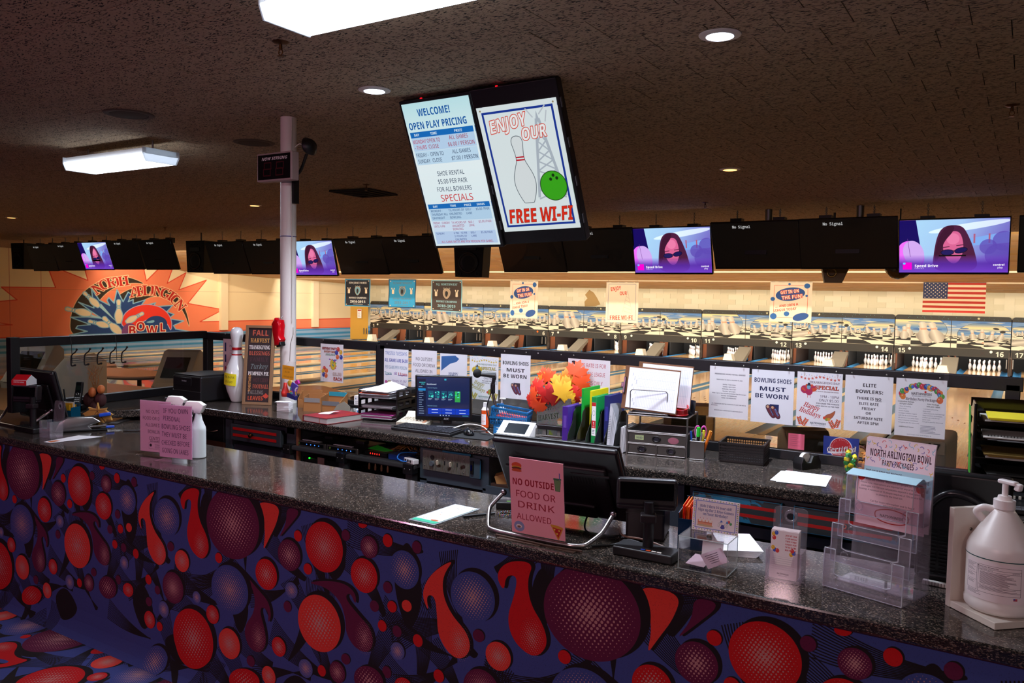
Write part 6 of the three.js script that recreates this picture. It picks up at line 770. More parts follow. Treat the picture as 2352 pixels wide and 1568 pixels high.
solo('form_sheet', 'white printed form lying near the front of the back desk', 'paper', quads([[[-0.947, BT + 0.003, -3.787], [-0.734, BT + 0.003, -3.819], [-0.758, BT + 0.003, -4.074], [-0.971, BT + 0.003, -4.069]]]), M(0xffffff, 0.8, { side: THREE.DoubleSide, map: cv(256, 320, (c) => { c.strokeStyle = '#8a8a94'; c.lineWidth = 2; c.strokeRect(30, 60, 110, 90); c.strokeRect(150, 60, 80, 180); for (let i = 0; i < 5; i++) { c.strokeRect(150, 60 + i * 36, 80, 36); c.strokeRect(30, 170 + i * 16, 110, 16); } lines(c, 60, 30, 130, 2, 10, '#99a', 3); }, '#e6e6ea') }));
solo('form_sheet', 'folded second form lying under the first printed form', 'paper', quads([[[-0.98, BT + 0.0015, -3.81], [-0.9, BT + 0.0015, -3.8], [-0.93, BT + 0.0015, -4.08], [-0.99, BT + 0.0015, -4.05]]]), M(0xdcdce0, 0.8, { side: THREE.DoubleSide }));
{ const t = thing('candy_cup', 'clear plastic cup of yellow and green wrapped candies', 'cup', [-0.7, BT, -4.21]); part('cup', lt([[0, 0.002], [0.03, 0.002], [0.031, 0.004], [0.04, 0.11], [0.042, 0.112], [0.0395, 0.113], [0.0385, 0.11], [0.0295, 0.006], [0, 0.004]], 32), M(0xffffff, 0.05, { transmission: 1, thickness: 0 }), t);
  for (let i = 0; i < 13; i++) { const c = thing('wrapped_candy', `${['yellow', 'green'][i % 2]} wrapped candy ${['at the bottom', 'in the lower half', 'in the middle', 'near the top'][(i / 4) | 0]} of the clear cup, ${['left', 'front', 'right', 'rear'][i % 4]}`, 'candy', [-0.7 + 0.019 * Math.cos(i * 1.9), BT + 0.014 + i * 0.0068, -4.21 + 0.019 * Math.sin(i * 1.9)], i * 1.1, 'candies in the cup'); part('wrapper', rb(0.026, 0.017, 0.02, 0.006, 0, 0, 0, 0, i, i * 0.7), M([0xe8d20e, 0x1c8a3a][i % 2], 0.3), c); part('twist', ex([[-0.006, 0], [0.006, 0], [0.01, 0.012], [-0.01, 0.012]], 0.002, 0, 0, 0.006, 0, 0, 0, i), M([0xd8c20c, 0x187a34][i % 2], 0.35), c); } }
{ const t = thing('plush_reindeer', 'small brown plush reindeer sitting beside the candy cup', 'plush toy', [-0.625, BT, -4.26], -0.3); const f = M(0xa8682c, 1, { sheen: 0.5 }); part('body', [sp(0.034, 0, 0.034, 0, 1, 1.05, 0.9), sp(0.014, -0.03, 0.015, 0.025), sp(0.014, 0.03, 0.015, 0.025), sp(0.012, -0.035, 0.045, 0.012), sp(0.012, 0.035, 0.045, 0.012)], f, t); part('head', [sp(0.026, 0, 0.082, 0.008), sp(0.016, 0, 0.075, 0.03)], f, t); part('ear', sp(0.01, -0.028, 0.095, 0, 1.4, 0.6, 0.5), f, t); part('ear', sp(0.01, 0.028, 0.095, 0, 1.4, 0.6, 0.5), f, t); for (const s of [-1, 1]) { part('eye', sp(0.003, s * 0.009, 0.09, 0.031), black, t); part('antler', tb([[s * 0.012, 0.103, 0], [s * 0.024, 0.12, 0], [s * 0.045, 0.126, 0.004]], 0.006, 12), M(0x4a2412, 0.9), t); part('antler_branch', tb([[s * 0.022, 0.116, 0], [s * 0.022, 0.135, 0.002]], 0.005, 6), M(0x4a2412, 0.9), t); } part('nose', sp(0.005, 0, 0.078, 0.046), M(0x2a1410, 0.6), t); }
// smoked tray stack at the right edge
{
  const t = thing('smoked_tray_stack', 'smoked plastic letter tray stack with yellow sheets at the right edge', 'letter tray', [-0.04, BT, -4.17], 0.12), sm = M(0x2a1e14, 0.1, { transmission: 0.75, thickness: 0 }), sd = M(0x0c0a0a, 0.3);
  for (let k = 0; k < 5; k++) { const y = 0.02 + k * 0.078; part('tray_floor', bx(0.36, 0.004, 0.29, 0.03, y, 0), k > 2 ? sm : sd, t); part('tray_side', ex([[-0.14, 0], [0.14, 0], [0.14, 0.03], [0.06, 0.045], [0.02, 0.075], [-0.14, 0.075]], 0.004, 0, -0.15, y, 0, Math.PI / 2), k > 2 ? sm : sd, t); part('tray_back', bx(0.36, 0.075, 0.004, 0.03, y + 0.037, -0.143), k > 2 ? sm : sd, t); part('corner_post', rb(0.012, 0.08, 0.02, 0.003, -0.15, y + 0.035, 0.13), sd, t); }
  const pp = [[0.345, 0xd8c41c, 0.8], [0.35, 0xe0cc24, 0.8], [0.337, 0xb8b4b0, 0.8], [0.262, 0x3a2a28, 0.7], [0.268, 0xc8c4bc, 0.8], [0.256, 0x9ab0b8, 0.6], [0.19, 0x8a6a1c, 0.7], [0.196, 0x6a5218, 0.7], [0.184, 0xc8c2b4, 0.8], [0.178, 0xb0aca4, 0.8], [0.112, 0x15130f, 0.6]]; pp.forEach(([y, q, r], i) => part('paper', rb(0.3, 0.006, 0.24, 0.001, 0.04 + rr(-0.01, 0.02), y, 0.03 + rr(-0.01, 0.02), rr(-0.05, 0.05)), M(q, r), t)); part('spiral_binding', [...Array(24)].map((_, i) => tor(0.006, 0.001, -0.1 + i * 0.012, 0.272, 0.14, 0, 1.57, 6.28, 8)), M(0x111111, 0.4), t); part('green_card', bx(0.002, 0.3, 0.1, -0.163, 0.24, 0.06, 0, 0, 0.03), M(0x2f8a1a, 0.6), t);
}
{ const t = thing('binding_machine', 'black comb binding machine with a row of white teeth at the right edge', 'office machine', [0.02, BT, -3.88], 0.1); part('body', [rb(0.42, 0.035, 0.2, 0.006, 0, 0.02, 0), rb(0.42, 0.05, 0.06, 0.008, 0, 0.03, -0.07)], M(0x0d0c0e, 0.4), t); for (let i = 0; i < 19; i++) part('tooth', bx(0.009, 0.012, 0.006, -0.18 + i * 0.0205, 0.05, 0.0), M(0xd8d2c4, 0.4), t); part('ruler_strip', paperG(0.4, 0.014, 0.002, 0, 0.03, 0.101), M(0xffffff, 0.3, { map: cv(400, 16, (c) => { for (let i = 0; i < 100; i++) rect(c, i * 4, 0, 1.5, i % 5 ? 8 : 14, '#333'); }, '#9aa0a8') }), t); part('label', paperG(0.12, 0.02, 0.001, -0.12, 0.008, 0.1015), M(0x4a3a78, 0.5), t); }
// ================================================================ front desk
const CT = 1.05, FRZ = -2.478;                                       // front worktop height and front edge
{
  const s = shp([[2.4, 2.49], [2.4, 3.055], [-4.72, 3.055], [-4.72, 3.36], [-5.14, 3.36], [-5.36, 3.02], [-7.6, 3.02], [-7.6, 2.49]]);
  solo('desk_worktop', 'long speckled black granite worktop of the front desk', 'worktop', uvBox(ex(s, 0.029, 0.008, 0, CT - 0.037, 0, 0, -Math.PI / 2)), graniteM);
  const t = thing('front_desk', 'front desk clad in swirling red, purple and blue bowling ball carpet', 'desk', [0, 0, 0]);
  const mk = (pts) => { const q = [], uv = []; let L = 0; for (let i = 1; i < pts.length; i++) { const [a, b] = [pts[i - 1], pts[i]], d = Math.hypot(a[0] - b[0], a[1] - b[1]); q.push([[-7.6, a[1], a[0]], [2.4, a[1], a[0]], [2.4, b[1], b[0]], [-7.6, b[1], b[0]]]); uv.push([[-3.35 / 1.9, L / 1.07], [6.65 / 1.9, L / 1.07], [6.65 / 1.9, (L + d) / 1.07], [-3.35 / 1.9, (L + d) / 1.07]]); L += d; } return quads(q, uv); };
  part('carpet_front', mk([[-2.455, 0.001], [-2.485, 0.03], [-2.51, 0.08], [-2.522, 0.14], [-2.522, 1.008]]), carpetM, t); part('core', [bx(10, 1.0, 0.04, -2.6, 0.505, -2.546), bx(10, 1.0, 0.04, -2.6, 0.505, -3.03)], M(0x1a1210, 0.8), t); part('painted_edge_light', rb(10, 0.012, 0.02, 0.004, -2.6, 1.002, -2.51), M(0x2a0a1c, 0.5), t);  // edge strip: dark magenta paints the coloured light under the nosing
  part('return_side', [bx(0.42, 1.0, 0.03, -4.93, 0.505, -3.33)], M(0x1a0e08, 0.7), t);
}
const mag = M(0x140d12, 0.35);
// ------------------------------------------------ left register
function easelTerminal(label, x, y, z, ry, tilt, w, h, feet) {
  const t = thing('touch_terminal', label, 'touch terminal', [x, y, z]); t.rotation.set(tilt, ry, 0, 'YXZ');
  part('rear_shell', [rb(w, h, 0.03, 0.014, 0, 0, -0.016), rb(w * 0.78, h * 0.7, 0.022, 0.01, 0, -0.03, 0.004)], mag, t); part('front_bezel', rb(w * 1.005, h * 1.005, 0.012, 0.005, 0, 0, -0.034), M(0x2c2e30, 0.25), t); part('screen', bx(w * 0.95, h * 0.92, 0.002, 0, 0, -0.0412), M(0x08080a, 0.1), t);
  for (let i = 0; i < 2; i++) part('vent_ridge', rb(0.16, 0.012, 0.008, 0.003, (i - 0.5) * 0.28, 0.07, 0.014), mag, t); for (let i = 0; i < 9; i++) part('vent_slot', bx(0.004, 0.03, 0.002, 0.06 + i * 0.012, 0.04, 0.0156), M(0x030303, 0.8), t); part('lower_block', rb(w * 0.5, 0.07, 0.03, 0.01, 0, -h * 0.33, 0.012), M(0x0b080a, 0.4), t);
  const e = thing('easel_stand', 'silver tube easel ' + (x < -3 ? 'under the far left touch terminal' : 'under the big middle touch terminal'), 'stand', [0, 0, 0]); part('tube', tb(feet, 0.0085, 80, 10, 0.25), metal(0xb8b0b0, 0.3), e); for (const p of [feet[0], feet[feet.length - 1]]) part('hinge', sp(0.013, ...p), metal(0x8a7a80, 0.3), e); return t;
}
easelTerminal('black touch terminal seen from behind at the far left of the front desk', -5.56, 1.235, -2.86, 0.0, 0.25, 0.56, 0.35, [[-5.8, 1.17, -2.83], [-5.76, 1.1, -2.76], [-5.7, 1.06, -2.7], [-5.5, 1.06, -2.69], [-5.38, 1.06, -2.7], [-5.34, 1.1, -2.76], [-5.3, 1.16, -2.83]]);
function poleDisplay(label, x, z, hx, hy, hz, ry, w) {
  const t = thing('pole_display', label, 'customer display', [x, CT, z]); part('base', rb(0.22, 0.032, 0.1, 0.006, 0, 0.017, 0, 0.02), M(0x121012, 0.4), t); part('pole', cy(0.017, 0.019, hy - CT - 0.05, 0, (hy - CT - 0.05) / 2 + 0.03, -0.01, 20), M(0x141114, 0.35), t); part('swivel', rb(0.055, 0.03, 0.05, 0.006, 0, hy - CT - 0.075, -0.005, ry), M(0x1c1519, 0.4), t);
  const H = part('head', rb(w, 0.1, 0.055, 0.012, hx - x, hy - CT, hz - z, ry, -0.12), M(0x171116, 0.35), t); part('window', rb(w * 0.88, 0.062, 0.004, 0.002, hx - x + Math.sin(ry) * 0.028, hy - CT + 0.01, hz - z + Math.cos(ry) * 0.028, ry, -0.12), M(0x08070a, 0.05, { clearcoat: 1 }), H); part('lower_lip', rb(w * 0.97, 0.02, 0.05, 0.008, hx - x, hy - CT - 0.048, hz - z + 0.004, ry), M(0x1a1118, 0.4), H);
  return t;
}
poleDisplay('dark customer pole display carrying a red carton at the far left', -5.25, -2.68, -5.33, 1.285, -2.7, 0.42, 0.17);
{ const t = thing('red_wipes_box', 'small red peaked carton standing on the left pole display', 'box', [-5.35, 1.336, -2.7], 0.42); part('carton', ex([[-0.045, 0], [0.045, 0], [0.045, 0.03], [0, 0.062], [-0.045, 0.03]], 0.09, 0.001, -0.05, 0, 0, Math.PI / 2), M(0xdedada, 0.6), t); part('red_front', quads([[[-0.062, 0, 0.0465], [0.042, 0, 0.0465], [0.042, 0.03, 0.0465], [-0.062, 0.03, 0.0465]], [[-0.062, 0.03, 0.0465], [0.042, 0.03, 0.0465], [0.042, 0.064, 0.001], [-0.062, 0.064, 0.001]]]), M(0xc8101c, 0.5), t); part('lettering', word('COFFEE MUG', 0.0085, 0.0005, -0.01, 0.02, 0.047), M(0xf0d8d8, 0.5), t); }
{ const t = thing('file_holder', 'clear blue file holder of yellow and green folders beside the left terminal', 'file holder', [-5.37, CT, -2.95], 0.3); const b = M(0x0f5a78, 0.15, { transmission: 0.45, thickness: 0 }); part('holder', [bx(0.19, 0.1, 0.003, 0, 0.05, 0.04), bx(0.19, 0.14, 0.003, 0, 0.07, -0.04), bx(0.003, 0.12, 0.08, -0.095, 0.06, 0), bx(0.003, 0.12, 0.08, 0.095, 0.06, 0), bx(0.19, 0.003, 0.08, 0, 0.002, 0)], b, t); [[0xe8a818, 0.13, 0.02], [0xd89a10, 0.138, 0.0], [0xe8e0d8, 0.145, -0.015], [0xc89018, 0.128, -0.03]].forEach(([q, h, z]) => part('folder', bx(0.16, h, 0.004, -0.01, h / 2 + 0.004, z), M(q, 0.7), t)); part('green_sheet', bx(0.13, 0.075, 0.004, 0.0, 0.042, 0.033), M(0x5a8a1c, 0.6), t); part('blue_sheet', bx(0.05, 0.08, 0.004, -0.07, 0.045, 0.034), M(0x4a90c0, 0.6), t); }
{ const t = thing('cordless_phone', 'silver and black cordless phone standing in its cradle', 'phone', [-5.49, BT, -3.12], 0.45); const g = part('handset', rb(0.05, 0.17, 0.024, 0.008, 0, 0.105, 0, 0, -0.2), M(0x18181a, 0.35), t); part('keypad_plate', rb(0.046, 0.088, 0.005, 0.002, 0, 0.07, 0.02, 0, -0.2), metal(0xb4b0ac, 0.35), g); part('screen', rb(0.032, 0.034, 0.003, 0.001, 0, 0.147, 0.0035, 0, -0.2), M(0x26302a, 0.15), g); for (let r = 0; r < 4; r++) for (let k = 0; k < 3; k++) part('key', rb(0.01, 0.006, 0.003, 0.001, -0.013 + k * 0.013, 0.082 - r * 0.0125, 0.0205 + r * 0.0025, 0, -0.2), M(0xdcdad6, 0.4), g); part('navigation_ring', tor(0.009, 0.002, 0, 0.108, 0.0155, -0.2), metal(0xd0d0d0, 0.3), g); part('cradle', [rb(0.09, 0.035, 0.08, 0.01, 0, 0.018, 0), rb(0.07, 0.05, 0.02, 0.006, 0, 0.04, -0.028)], M(0x0c0c0d, 0.4), t); part('antenna', cy(0.005, 0.006, 0.1, -0.09, 0.09, 0.02, 10, 0, 0, 0.12), black, t); }
{
  const t = thing('fall_decoration', 'burgundy fall pick with dried grass and two orange lanterns', 'decoration', [-5.3, BT, -3.13], 0.4);
  for (let i = 0; i < 16; i++) part('dried_stem', wire([[rr(-0.02, 0.02), 0.14, rr(-0.01, 0.01)], [rr(-0.05, 0.03), rr(0.2, 0.25), rr(-0.02, 0.02)], [rr(-0.07, 0.05), rr(0.26, 0.32), rr(-0.02, 0.02)]], 0.0013), M(0x8a5a2c, 0.9), t); const mk = (c, x, y, z, r, sc) => { const g = fin(new THREE.SphereGeometry(r, 20, 14)), p = g.attributes.position; for (let i = 0; i < p.count; i++) { const a = Math.atan2(p.getZ(i), p.getX(i)), k = 1 - 0.1 * Math.abs(Math.sin(a * 3)); p.setXYZ(i, p.getX(i) * k + x, p.getY(i) * sc + y, p.getZ(i) * k + z); } g.computeVertexNormals(); return g; };
  part('burgundy_bow', [mk(0, -0.045, 0.08, 0, 0.045, 1.2), mk(0, 0.035, 0.08, 0, 0.04, 1.2), mk(0, 0.0, 0.03, 0.01, 0.04, 1.2), mk(0, -0.01, 0.12, 0, 0.03, 1)], M(0x3a1010, 0.8), t); part('orange_lantern', mk(0, -0.005, 0.135, 0.03, 0.026, 1.3), M(0xb05a24, 0.7), t); part('orange_lantern', mk(0, 0.05, 0.155, 0.015, 0.027, 1.1), M(0xc06a30, 0.7), t);
  const l = thing('wooden_leaf', 'carved yellow wooden leaf plaque with dark veins below the fall pick', 'decoration', [-5.02, 1.15, -2.98], 0.5); part('plaque', ex(leafShape(0.17).map(([x, y]) => [x * 1.15, -y * 0.8]), 0.01, 0.003), M(0xb8863c, 0.7), l); for (const [x, y] of [[-0.05, 0.02], [0.05, 0.02], [0, 0.05], [-0.035, -0.03], [0.035, -0.035], [0, -0.07]]) part('vein', wire([[0, 0.02, 0.0125], [x, y, 0.0125]], 0.0018), M(0x5a3414, 0.8), l); part('prop', bx(0.02, 0.1, 0.02, 0, -0.05, -0.015), M(0x3a2414, 0.8), l);
}
{ const t = thing('large_stapler', 'large silver stapler with blue handle ends on the left of the desk', 'stapler', [-5.02, CT, -2.87], 1.05); part('base', rb(0.29, 0.012, 0.06, 0.005, 0, 0.008, 0), M(0x101012, 0.4), t); part('body', toCreasedNormals(ex([[-0.14, 0.014], [0.05, 0.014], [0.03, 0.035], [0.06, 0.05], [0.1, 0.06], [0.06, 0.085], [-0.08, 0.085], [-0.12, 0.06]], 0.044, 0.006, 0, 0, -0.022), 0.6), metal(0x9c9a9a, 0.32), t); part('handle', rb(0.13, 0.014, 0.04, 0.006, 0.06, 0.09, 0, 0, 0, 0.12), M(0x121214, 0.35), t); part('blue_grip', rb(0.07, 0.02, 0.042, 0.006, 0.13, 0.1, 0, 0, 0, 0.12), M(0x0c44b8, 0.35), t); part('red_line', bx(0.1, 0.004, 0.046, 0.01, 0.0855, 0), M(0xc01c14, 0.4), t); part('anvil', rb(0.1, 0.012, 0.04, 0.004, 0.09, 0.03, 0), metal(0xd0d0d2, 0.25), t); part('blue_foot', rb(0.05, 0.012, 0.04, 0.004, 0.16, 0.02, 0), M(0x0c44b8, 0.35), t); }
{ const t = thing('flyer_sheet', 'white flyer with a small orange print lying at the left of the desk', 'paper', [0, 0, 0]); part('sheet', quads([[[-4.836, CT + 0.0015, -2.535], [-4.767, CT + 0.0015, -2.536], [-4.731, CT + 0.0015, -2.839], [-4.889, CT + 0.0015, -2.773]]]), M(0xdcd8d8, 0.7, { side: THREE.DoubleSide }), t); part('orange_print', quads([[[-4.82, CT + 0.003, -2.55], [-4.785, CT + 0.003, -2.55], [-4.79, CT + 0.003, -2.61], [-4.825, CT + 0.003, -2.6]]]), M(0xc86a2c, 0.7, { side: THREE.DoubleSide }), t); }
function acrylicPocket(label, x, z, ry, w, hb, hp, d, n) { const t = thing('acrylic_holder', label, 'brochure holder', [x, CT, z], ry); const bs = new THREE.Shape(); bs.moveTo(-w / 2, 0); bs.lineTo(w / 2, 0); bs.lineTo(w / 2, hb - 0.02); bs.quadraticCurveTo(w / 2, hb, w / 2 - 0.02, hb); bs.lineTo(-w / 2 + 0.02, hb); bs.quadraticCurveTo(-w / 2, hb, -w / 2, hb - 0.02); const ho = new THREE.Path(); ho.absarc(0, hb - 0.032, 0.013, 0, 6.283); bs.holes.push(ho); part('back_plate', ex(bs, 0.003, 0, 0, 0, -d / 2, 0, -0.1), acrylicF, t); part('boss_ring', tor(0.017, 0.004, 0, hb - 0.03, -d / 2 - 0.02, -0.1), acrylicF, t); const fs = shp([[-w / 2, 0], [w / 2, 0], [w / 2, hp], [w * 0.3, hp], [w * 0.22, hp * 0.55], [-w * 0.22, hp * 0.55], [-w * 0.3, hp], [-w / 2, hp]]); part('pocket_front', ex(fs, 0.003, 0, 0, 0, d / 2), acrylicF, t); for (const s of [-1, 1]) part('pocket_side', bx(0.003, hp, d, s * w / 2, hp / 2, 0), acrylicF, t); part('base_plate', bx(w, 0.004, d, 0, 0.002, 0), acrylicF, t); return t; }
acrylicPocket('empty clear brochure holder before the left pole display', -4.965, -2.65, 0.0, 0.115, 0.215, 0.1, 0.075);
// ------------------------------------------------ sign stands and spray bottles
function signStand(label, x, z, ry, draw, bg) { const t = thing('sign_stand', label, 'sign', [x, CT, z], ry); part('base', rb(0.225, 0.004, 0.08, 0.002, 0, 0.002, 0), acrylic, t); part('upright', [bx(0.224, 0.3, 0.003, 0, 0.152, 0.0035), bx(0.224, 0.3, 0.003, 0, 0.152, -0.0045)], acrylic, t); part('sheet', paperG(0.216, 0.28, 0.002, 0, 0.158, -0.0005), M(0xffffff, 0.7, { map: cv(LW, LH, draw, bg) }), t); return t; }
signStand('sign stand with painted pink light on white paper, No Outside Food or Drink Allowed in Bowling Center', -3.99, -2.69, 0.2, (c) => { ['NO OUTSIDE', 'FOOD OR DRINK', 'ALLOWED IN', 'BOWLING', 'CENTER'].forEach((s, i) => T(c, s, 205, 118 + i * 72, 50, '#3a1c2c', { w: [250, 340, 260, 200, 165][i] })); T(c, 'NORTH ARLINGTON', 210, 436, 20, '#2a1420', { b: 1, w: 150 }); c.strokeStyle = '#6a4a5a'; c.lineWidth = 2; c.strokeRect(120, 450, 180, 70); el(c, 145, 480, 16, 16, '#2a1420'); lines(c, 200, 462, 90, 5, 11, '#6a4a5a', 3); }, '#e0a8c4');  // pink light on the white sheet is painted into its background colour
signStand('sign stand with painted pink light on white paper, hand lettered If You Own Personal Bowling Shoes', -3.765, -2.655, 0.2, (c) => ['IF YOU OWN', 'PERSONAL', 'BOWLING SHOES', 'THEY MUST BE', 'CHECKED BEFORE', 'GOING ON LANES'].forEach((s, i) => T(c, s, [215, 160, 215, 195, 210, 205][i], 62 + i * 84, 66, '#301038', { w: [330, 230, 380, 330, 370, 350][i], rot: [-0.03, 0.03, 0, 0.02, -0.01, 0.01][i] })), '#dfa2c6');  // white sheet again, with the pink light put into its colour
function sprayBottle(label, x, z, ry) { const t = thing('spray_bottle', label, 'spray bottle', [x, CT, z], ry, 'white spray bottles'); part('bottle', lt([[0, 0], [0.036, 0], [0.04, 0.006], [0.04, 0.15], [0.038, 0.165], [0.022, 0.205], [0.016, 0.235], [0.013, 0.25], [0, 0.25]], 28), M(0xd2d6d4, 0.3), t); part('trigger_head', toCreasedNormals(ex([[-0.075, 0.275], [-0.07, 0.268], [-0.015, 0.262], [-0.014, 0.248], [0.016, 0.248], [0.03, 0.268], [0.038, 0.285], [0.01, 0.3], [-0.06, 0.3]], 0.024, 0.005, 0, 0, -0.012), 0.6), M(0xeceae4, 0.35), t); part('trigger', tb([[-0.03, 0.266, 0], [-0.045, 0.24, 0], [-0.04, 0.22, 0]], 0.005, 12), M(0xe4e2dc, 0.4), t); part('nozzle', cy(0.009, 0.009, 0.014, -0.085, 0.286, 0, 12, 0, 0, Math.PI / 2), M(0x2a2a2c, 0.4), t); return t; }
sprayBottle('white trigger spray bottle at the right behind the sign stands', -3.76, -2.79, 0.3); sprayBottle('white trigger spray bottle at the left behind the sign stands', -4.02, -2.86, 0.3);
{ const t = thing('beaded_pen', 'black pen on a long beaded chain at the desk return', 'pen', [-4.75, CT + 0.006, -3.06], 0.7); part('pen_barrel', cy(0.005, 0.004, 0.14, 0, 0, 0, 10, 0, 0, 1.57), black, t); for (let i = 0; i < 46; i++) part('bead', sp(0.0032, 0.08 + i * 0.0065, -0.002, 0.018 * Math.sin(i * 0.35) * (i > 18 ? 1 : 0.2), 1, 1, 1, 7), metal(0xb8b4b0, 0.2), t); }
{ const t = thing('thank_you_card', 'laminated white Thank You card lying near the front edge of the desk', 'card', [-1.994, CT + 0.002, -2.66], -0.03); part('laminate', rb(0.135, 0.0015, 0.305, 0.0007, 0, 0, 0), M(0xc8ccd0, 0.12, { transmission: 0.5, thickness: 0 }), t); part('print', paperG(0.118, 0.285, 0.0012, 0, 0.0014, 0, 0, -Math.PI / 2), M(0xffffff, 0.35, { map: cv(200, 480, (c) => { T(c, 'Thank', 130, 40, 46, '#20242a', { f: 'serif', it: 1 }); T(c, 'You!', 120, 84, 46, '#20242a', { f: 'serif', it: 1 }); rect(c, 0, 430, 200, 50, '#38b48c'); for (const [x, y, q] of [[150, 160, '#d8583a'], [120, 200, '#e8b83a'], [60, 230, '#3a4a5a'], [90, 280, '#d87a3a'], [150, 250, '#e0d04a']]) el(c, x, y, 8, 5, q); el(c, 150, 415, 34, 16, '#b85a2c'); T(c, 'bee', 50, 400, 40, '#3a3a44', { f: 'serif', it: 1 }); }) }), t); }
{ const t = thing('lanyard_pen', 'black pen with a coiled beaded lanyard left of the big terminal', 'pen', [-1.865, CT + 0.006, -2.72], 1.0); part('pen_barrel', cy(0.0055, 0.0045, 0.14, 0, 0, 0, 10, 0, 0, 1.57), black, t); for (let k = 0; k < 3; k++) for (let i = 0; i < 28; i++) { const q = i / 28 * 6.283; part('bead', sp(0.003, 0.11 + k * 0.012 + Math.cos(q) * (0.03 + k * 0.012), -0.002 + k * 0.002, 0.02 + Math.sin(q) * 0.028, 1, 1, 1, 6), M([0x8a8a8a, 0xb09a50, 0x6a90a8, 0x9a5a70][i % 4], 0.25, { metalness: 0.6 }), t); } }
{ const t = thing('card_reader', 'small black card reader with green light and lead beside the terminal easel', 'card reader', [-1.84, CT, -2.9], 0.5); part('body', rb(0.1, 0.03, 0.06, 0.006, 0, 0.016, 0), M(0x101012, 0.35), t); part('green_keys', bx(0.03, 0.001, 0.012, 0.01, 0.0316, 0.01), M(0x5a8a3a, 0.5), t); part('lead', tb([[0.05, 0.01, 0], [0.1, 0.005, 0.03], [0.06, 0.005, 0.09], [0.16, 0.005, 0.12]], 0.003, 24), black, t); }
// ------------------------------------------------ big terminal, its sign and pole display
easelTerminal('big black touch terminal seen from behind in the middle of the front desk', -1.516, 1.232, -2.775, 0.08, 0.58, 0.53, 0.375, [[-1.735, 1.172, -2.7], [-1.76, 1.12, -2.64], [-1.72, 1.064, -2.575], [-1.66, 1.06, -2.56], [-1.5, 1.06, -2.56], [-1.36, 1.06, -2.565], [-1.31, 1.064, -2.59], [-1.275, 1.1, -2.65], [-1.262, 1.155, -2.715]]);
{ const t = thing('paper_sign', 'pink No Outside Food or Drink Allowed sign fixed to the big terminal', 'sign', [-1.49, 1.216, -2.545]); t.rotation.set(0.11, 0.02, 0, 'YXZ'); part('sheet', paperG(0.225, 0.29, 0.002), M(0xffffff, 0.7, { map: cv(LW, LH, (c) => {
  for (const [y, h, q] of [[42, 22, '#d8502c'], [62, 8, '#d8a02c'], [70, 12, '#6a3014'], [84, 14, '#c8502c']]) smoothPoly(c, [[20, y], [58, y - h * 0.6], [98, y], [100, y + h], [58, y + h * 1.2], [18, y + h]], q); poly(c, [[352, 118], [404, 124], [396, 200], [362, 198]], '#6a8a5a', '#3a5a3a', 3); rect(c, 348, 108, 60, 12, '#3a6a4a'); rect(c, 392, 70, 7, 42, '#5a5aa0');
  T(c, 'NO OUTSIDE', 185, 172, 66, '#9c1226', { b: 1, w: 335 }); T(c, 'FOOD OR', 200, 258, 66, '#9c1226', { w: 320 }); T(c, 'DRINK', 200, 336, 66, '#9c1226', { w: 300 }); T(c, 'ALLOWED', 185, 424, 60, '#9c1226', { w: 280 });
  el(c, 62, 500, 42, 38, '#8a94c0'); el(c, 60, 500, 24, 14, '#e8dcd8'); el(c, 60, 504, 14, 8, '#7a5a4a'); poly(c, [[318, 448], [408, 462], [372, 545]], '#b81c1c', '#d8902c', 8); smoothPoly(c, [[312, 440], [412, 452], [410, 474], [316, 462]], '#d8962c'); for (const [x, y] of [[345, 478], [380, 482], [364, 506]]) el(c, x, y, 7, 6, '#e8c84a');
}, '#f2a4b0') }), t); part('backing', bx(0.227, 0.292, 0.002, 0, 0, -0.003), acrylic, t); part('prop_strip', [bx(0.1, 0.02, 0.03, 0, -0.135, -0.018), bx(0.04, 0.004, 0.16, 0, 0.02, -0.08, 0, 0.2)], acrylic, t); }
solo('taped_cable', 'brown taped cable and cardboard strip along the terminal foot', 'cable', mergeGeometries([tb([[-1.66, CT + 0.005, -2.535], [-1.5, CT + 0.006, -2.53], [-1.42, CT + 0.005, -2.53], [-1.3, CT + 0.005, -2.545]], 0.004, 30), bx(0.18, 0.002, 0.03, -1.55, CT + 0.0015, -2.53, 0.03), bx(0.12, 0.002, 0.026, -1.38, CT + 0.0015, -2.535, -0.05)]), M(0x4a3224, 0.7));
for (const [n, lab, p, q] of [['power_cable', 'black cables looping under the big terminal', [[-1.45, CT + 0.06, -2.9], [-1.42, CT + 0.006, -2.8], [-1.32, CT + 0.006, -2.74], [-1.24, CT + 0.006, -2.82], [-1.16, CT + 0.006, -2.78]], 0x0d0d0d], ['power_cable', 'pale cable running from the terminal to the pole display', [[-1.32, CT + 0.005, -2.9], [-1.24, CT + 0.02, -2.76], [-1.14, CT + 0.025, -2.74], [-1.02, CT + 0.006, -2.73]], 0x8a6a5c], ['power_cable', 'thin black lead curling right of the terminal easel', [[-1.3, CT + 0.005, -2.62], [-1.24, CT + 0.006, -2.68], [-1.2, CT + 0.02, -2.72], [-1.12, CT + 0.012, -2.72]], 0x101010]]) solo(n, lab, 'cable', tb(p, 0.0038, 40), M(q, 0.5));
{ const t = poleDisplay('black customer pole display with card logos right of the big terminal', -1.095, -2.64, -1.125, 1.262, -2.7, 0.4, 0.215); [[0x1c3a9c, 0], [0xd8501c, 1], [0xe0dcd4, 2], [0xe8e4dc, 3]].forEach(([q, i]) => part('card_logo', bx(0.016, 0.001, 0.01, 0.0 + i * 0.02, 0.0335, 0.034), M(q, 0.5), t)); for (let i = 0; i < 5; i++) part('side_slot', bx(0.03, 0.003, 0.001, 0.07, 0.19 + i * 0.012, -0.075, 0.4 + 1.57), M(0x050505, 0.6), t); }
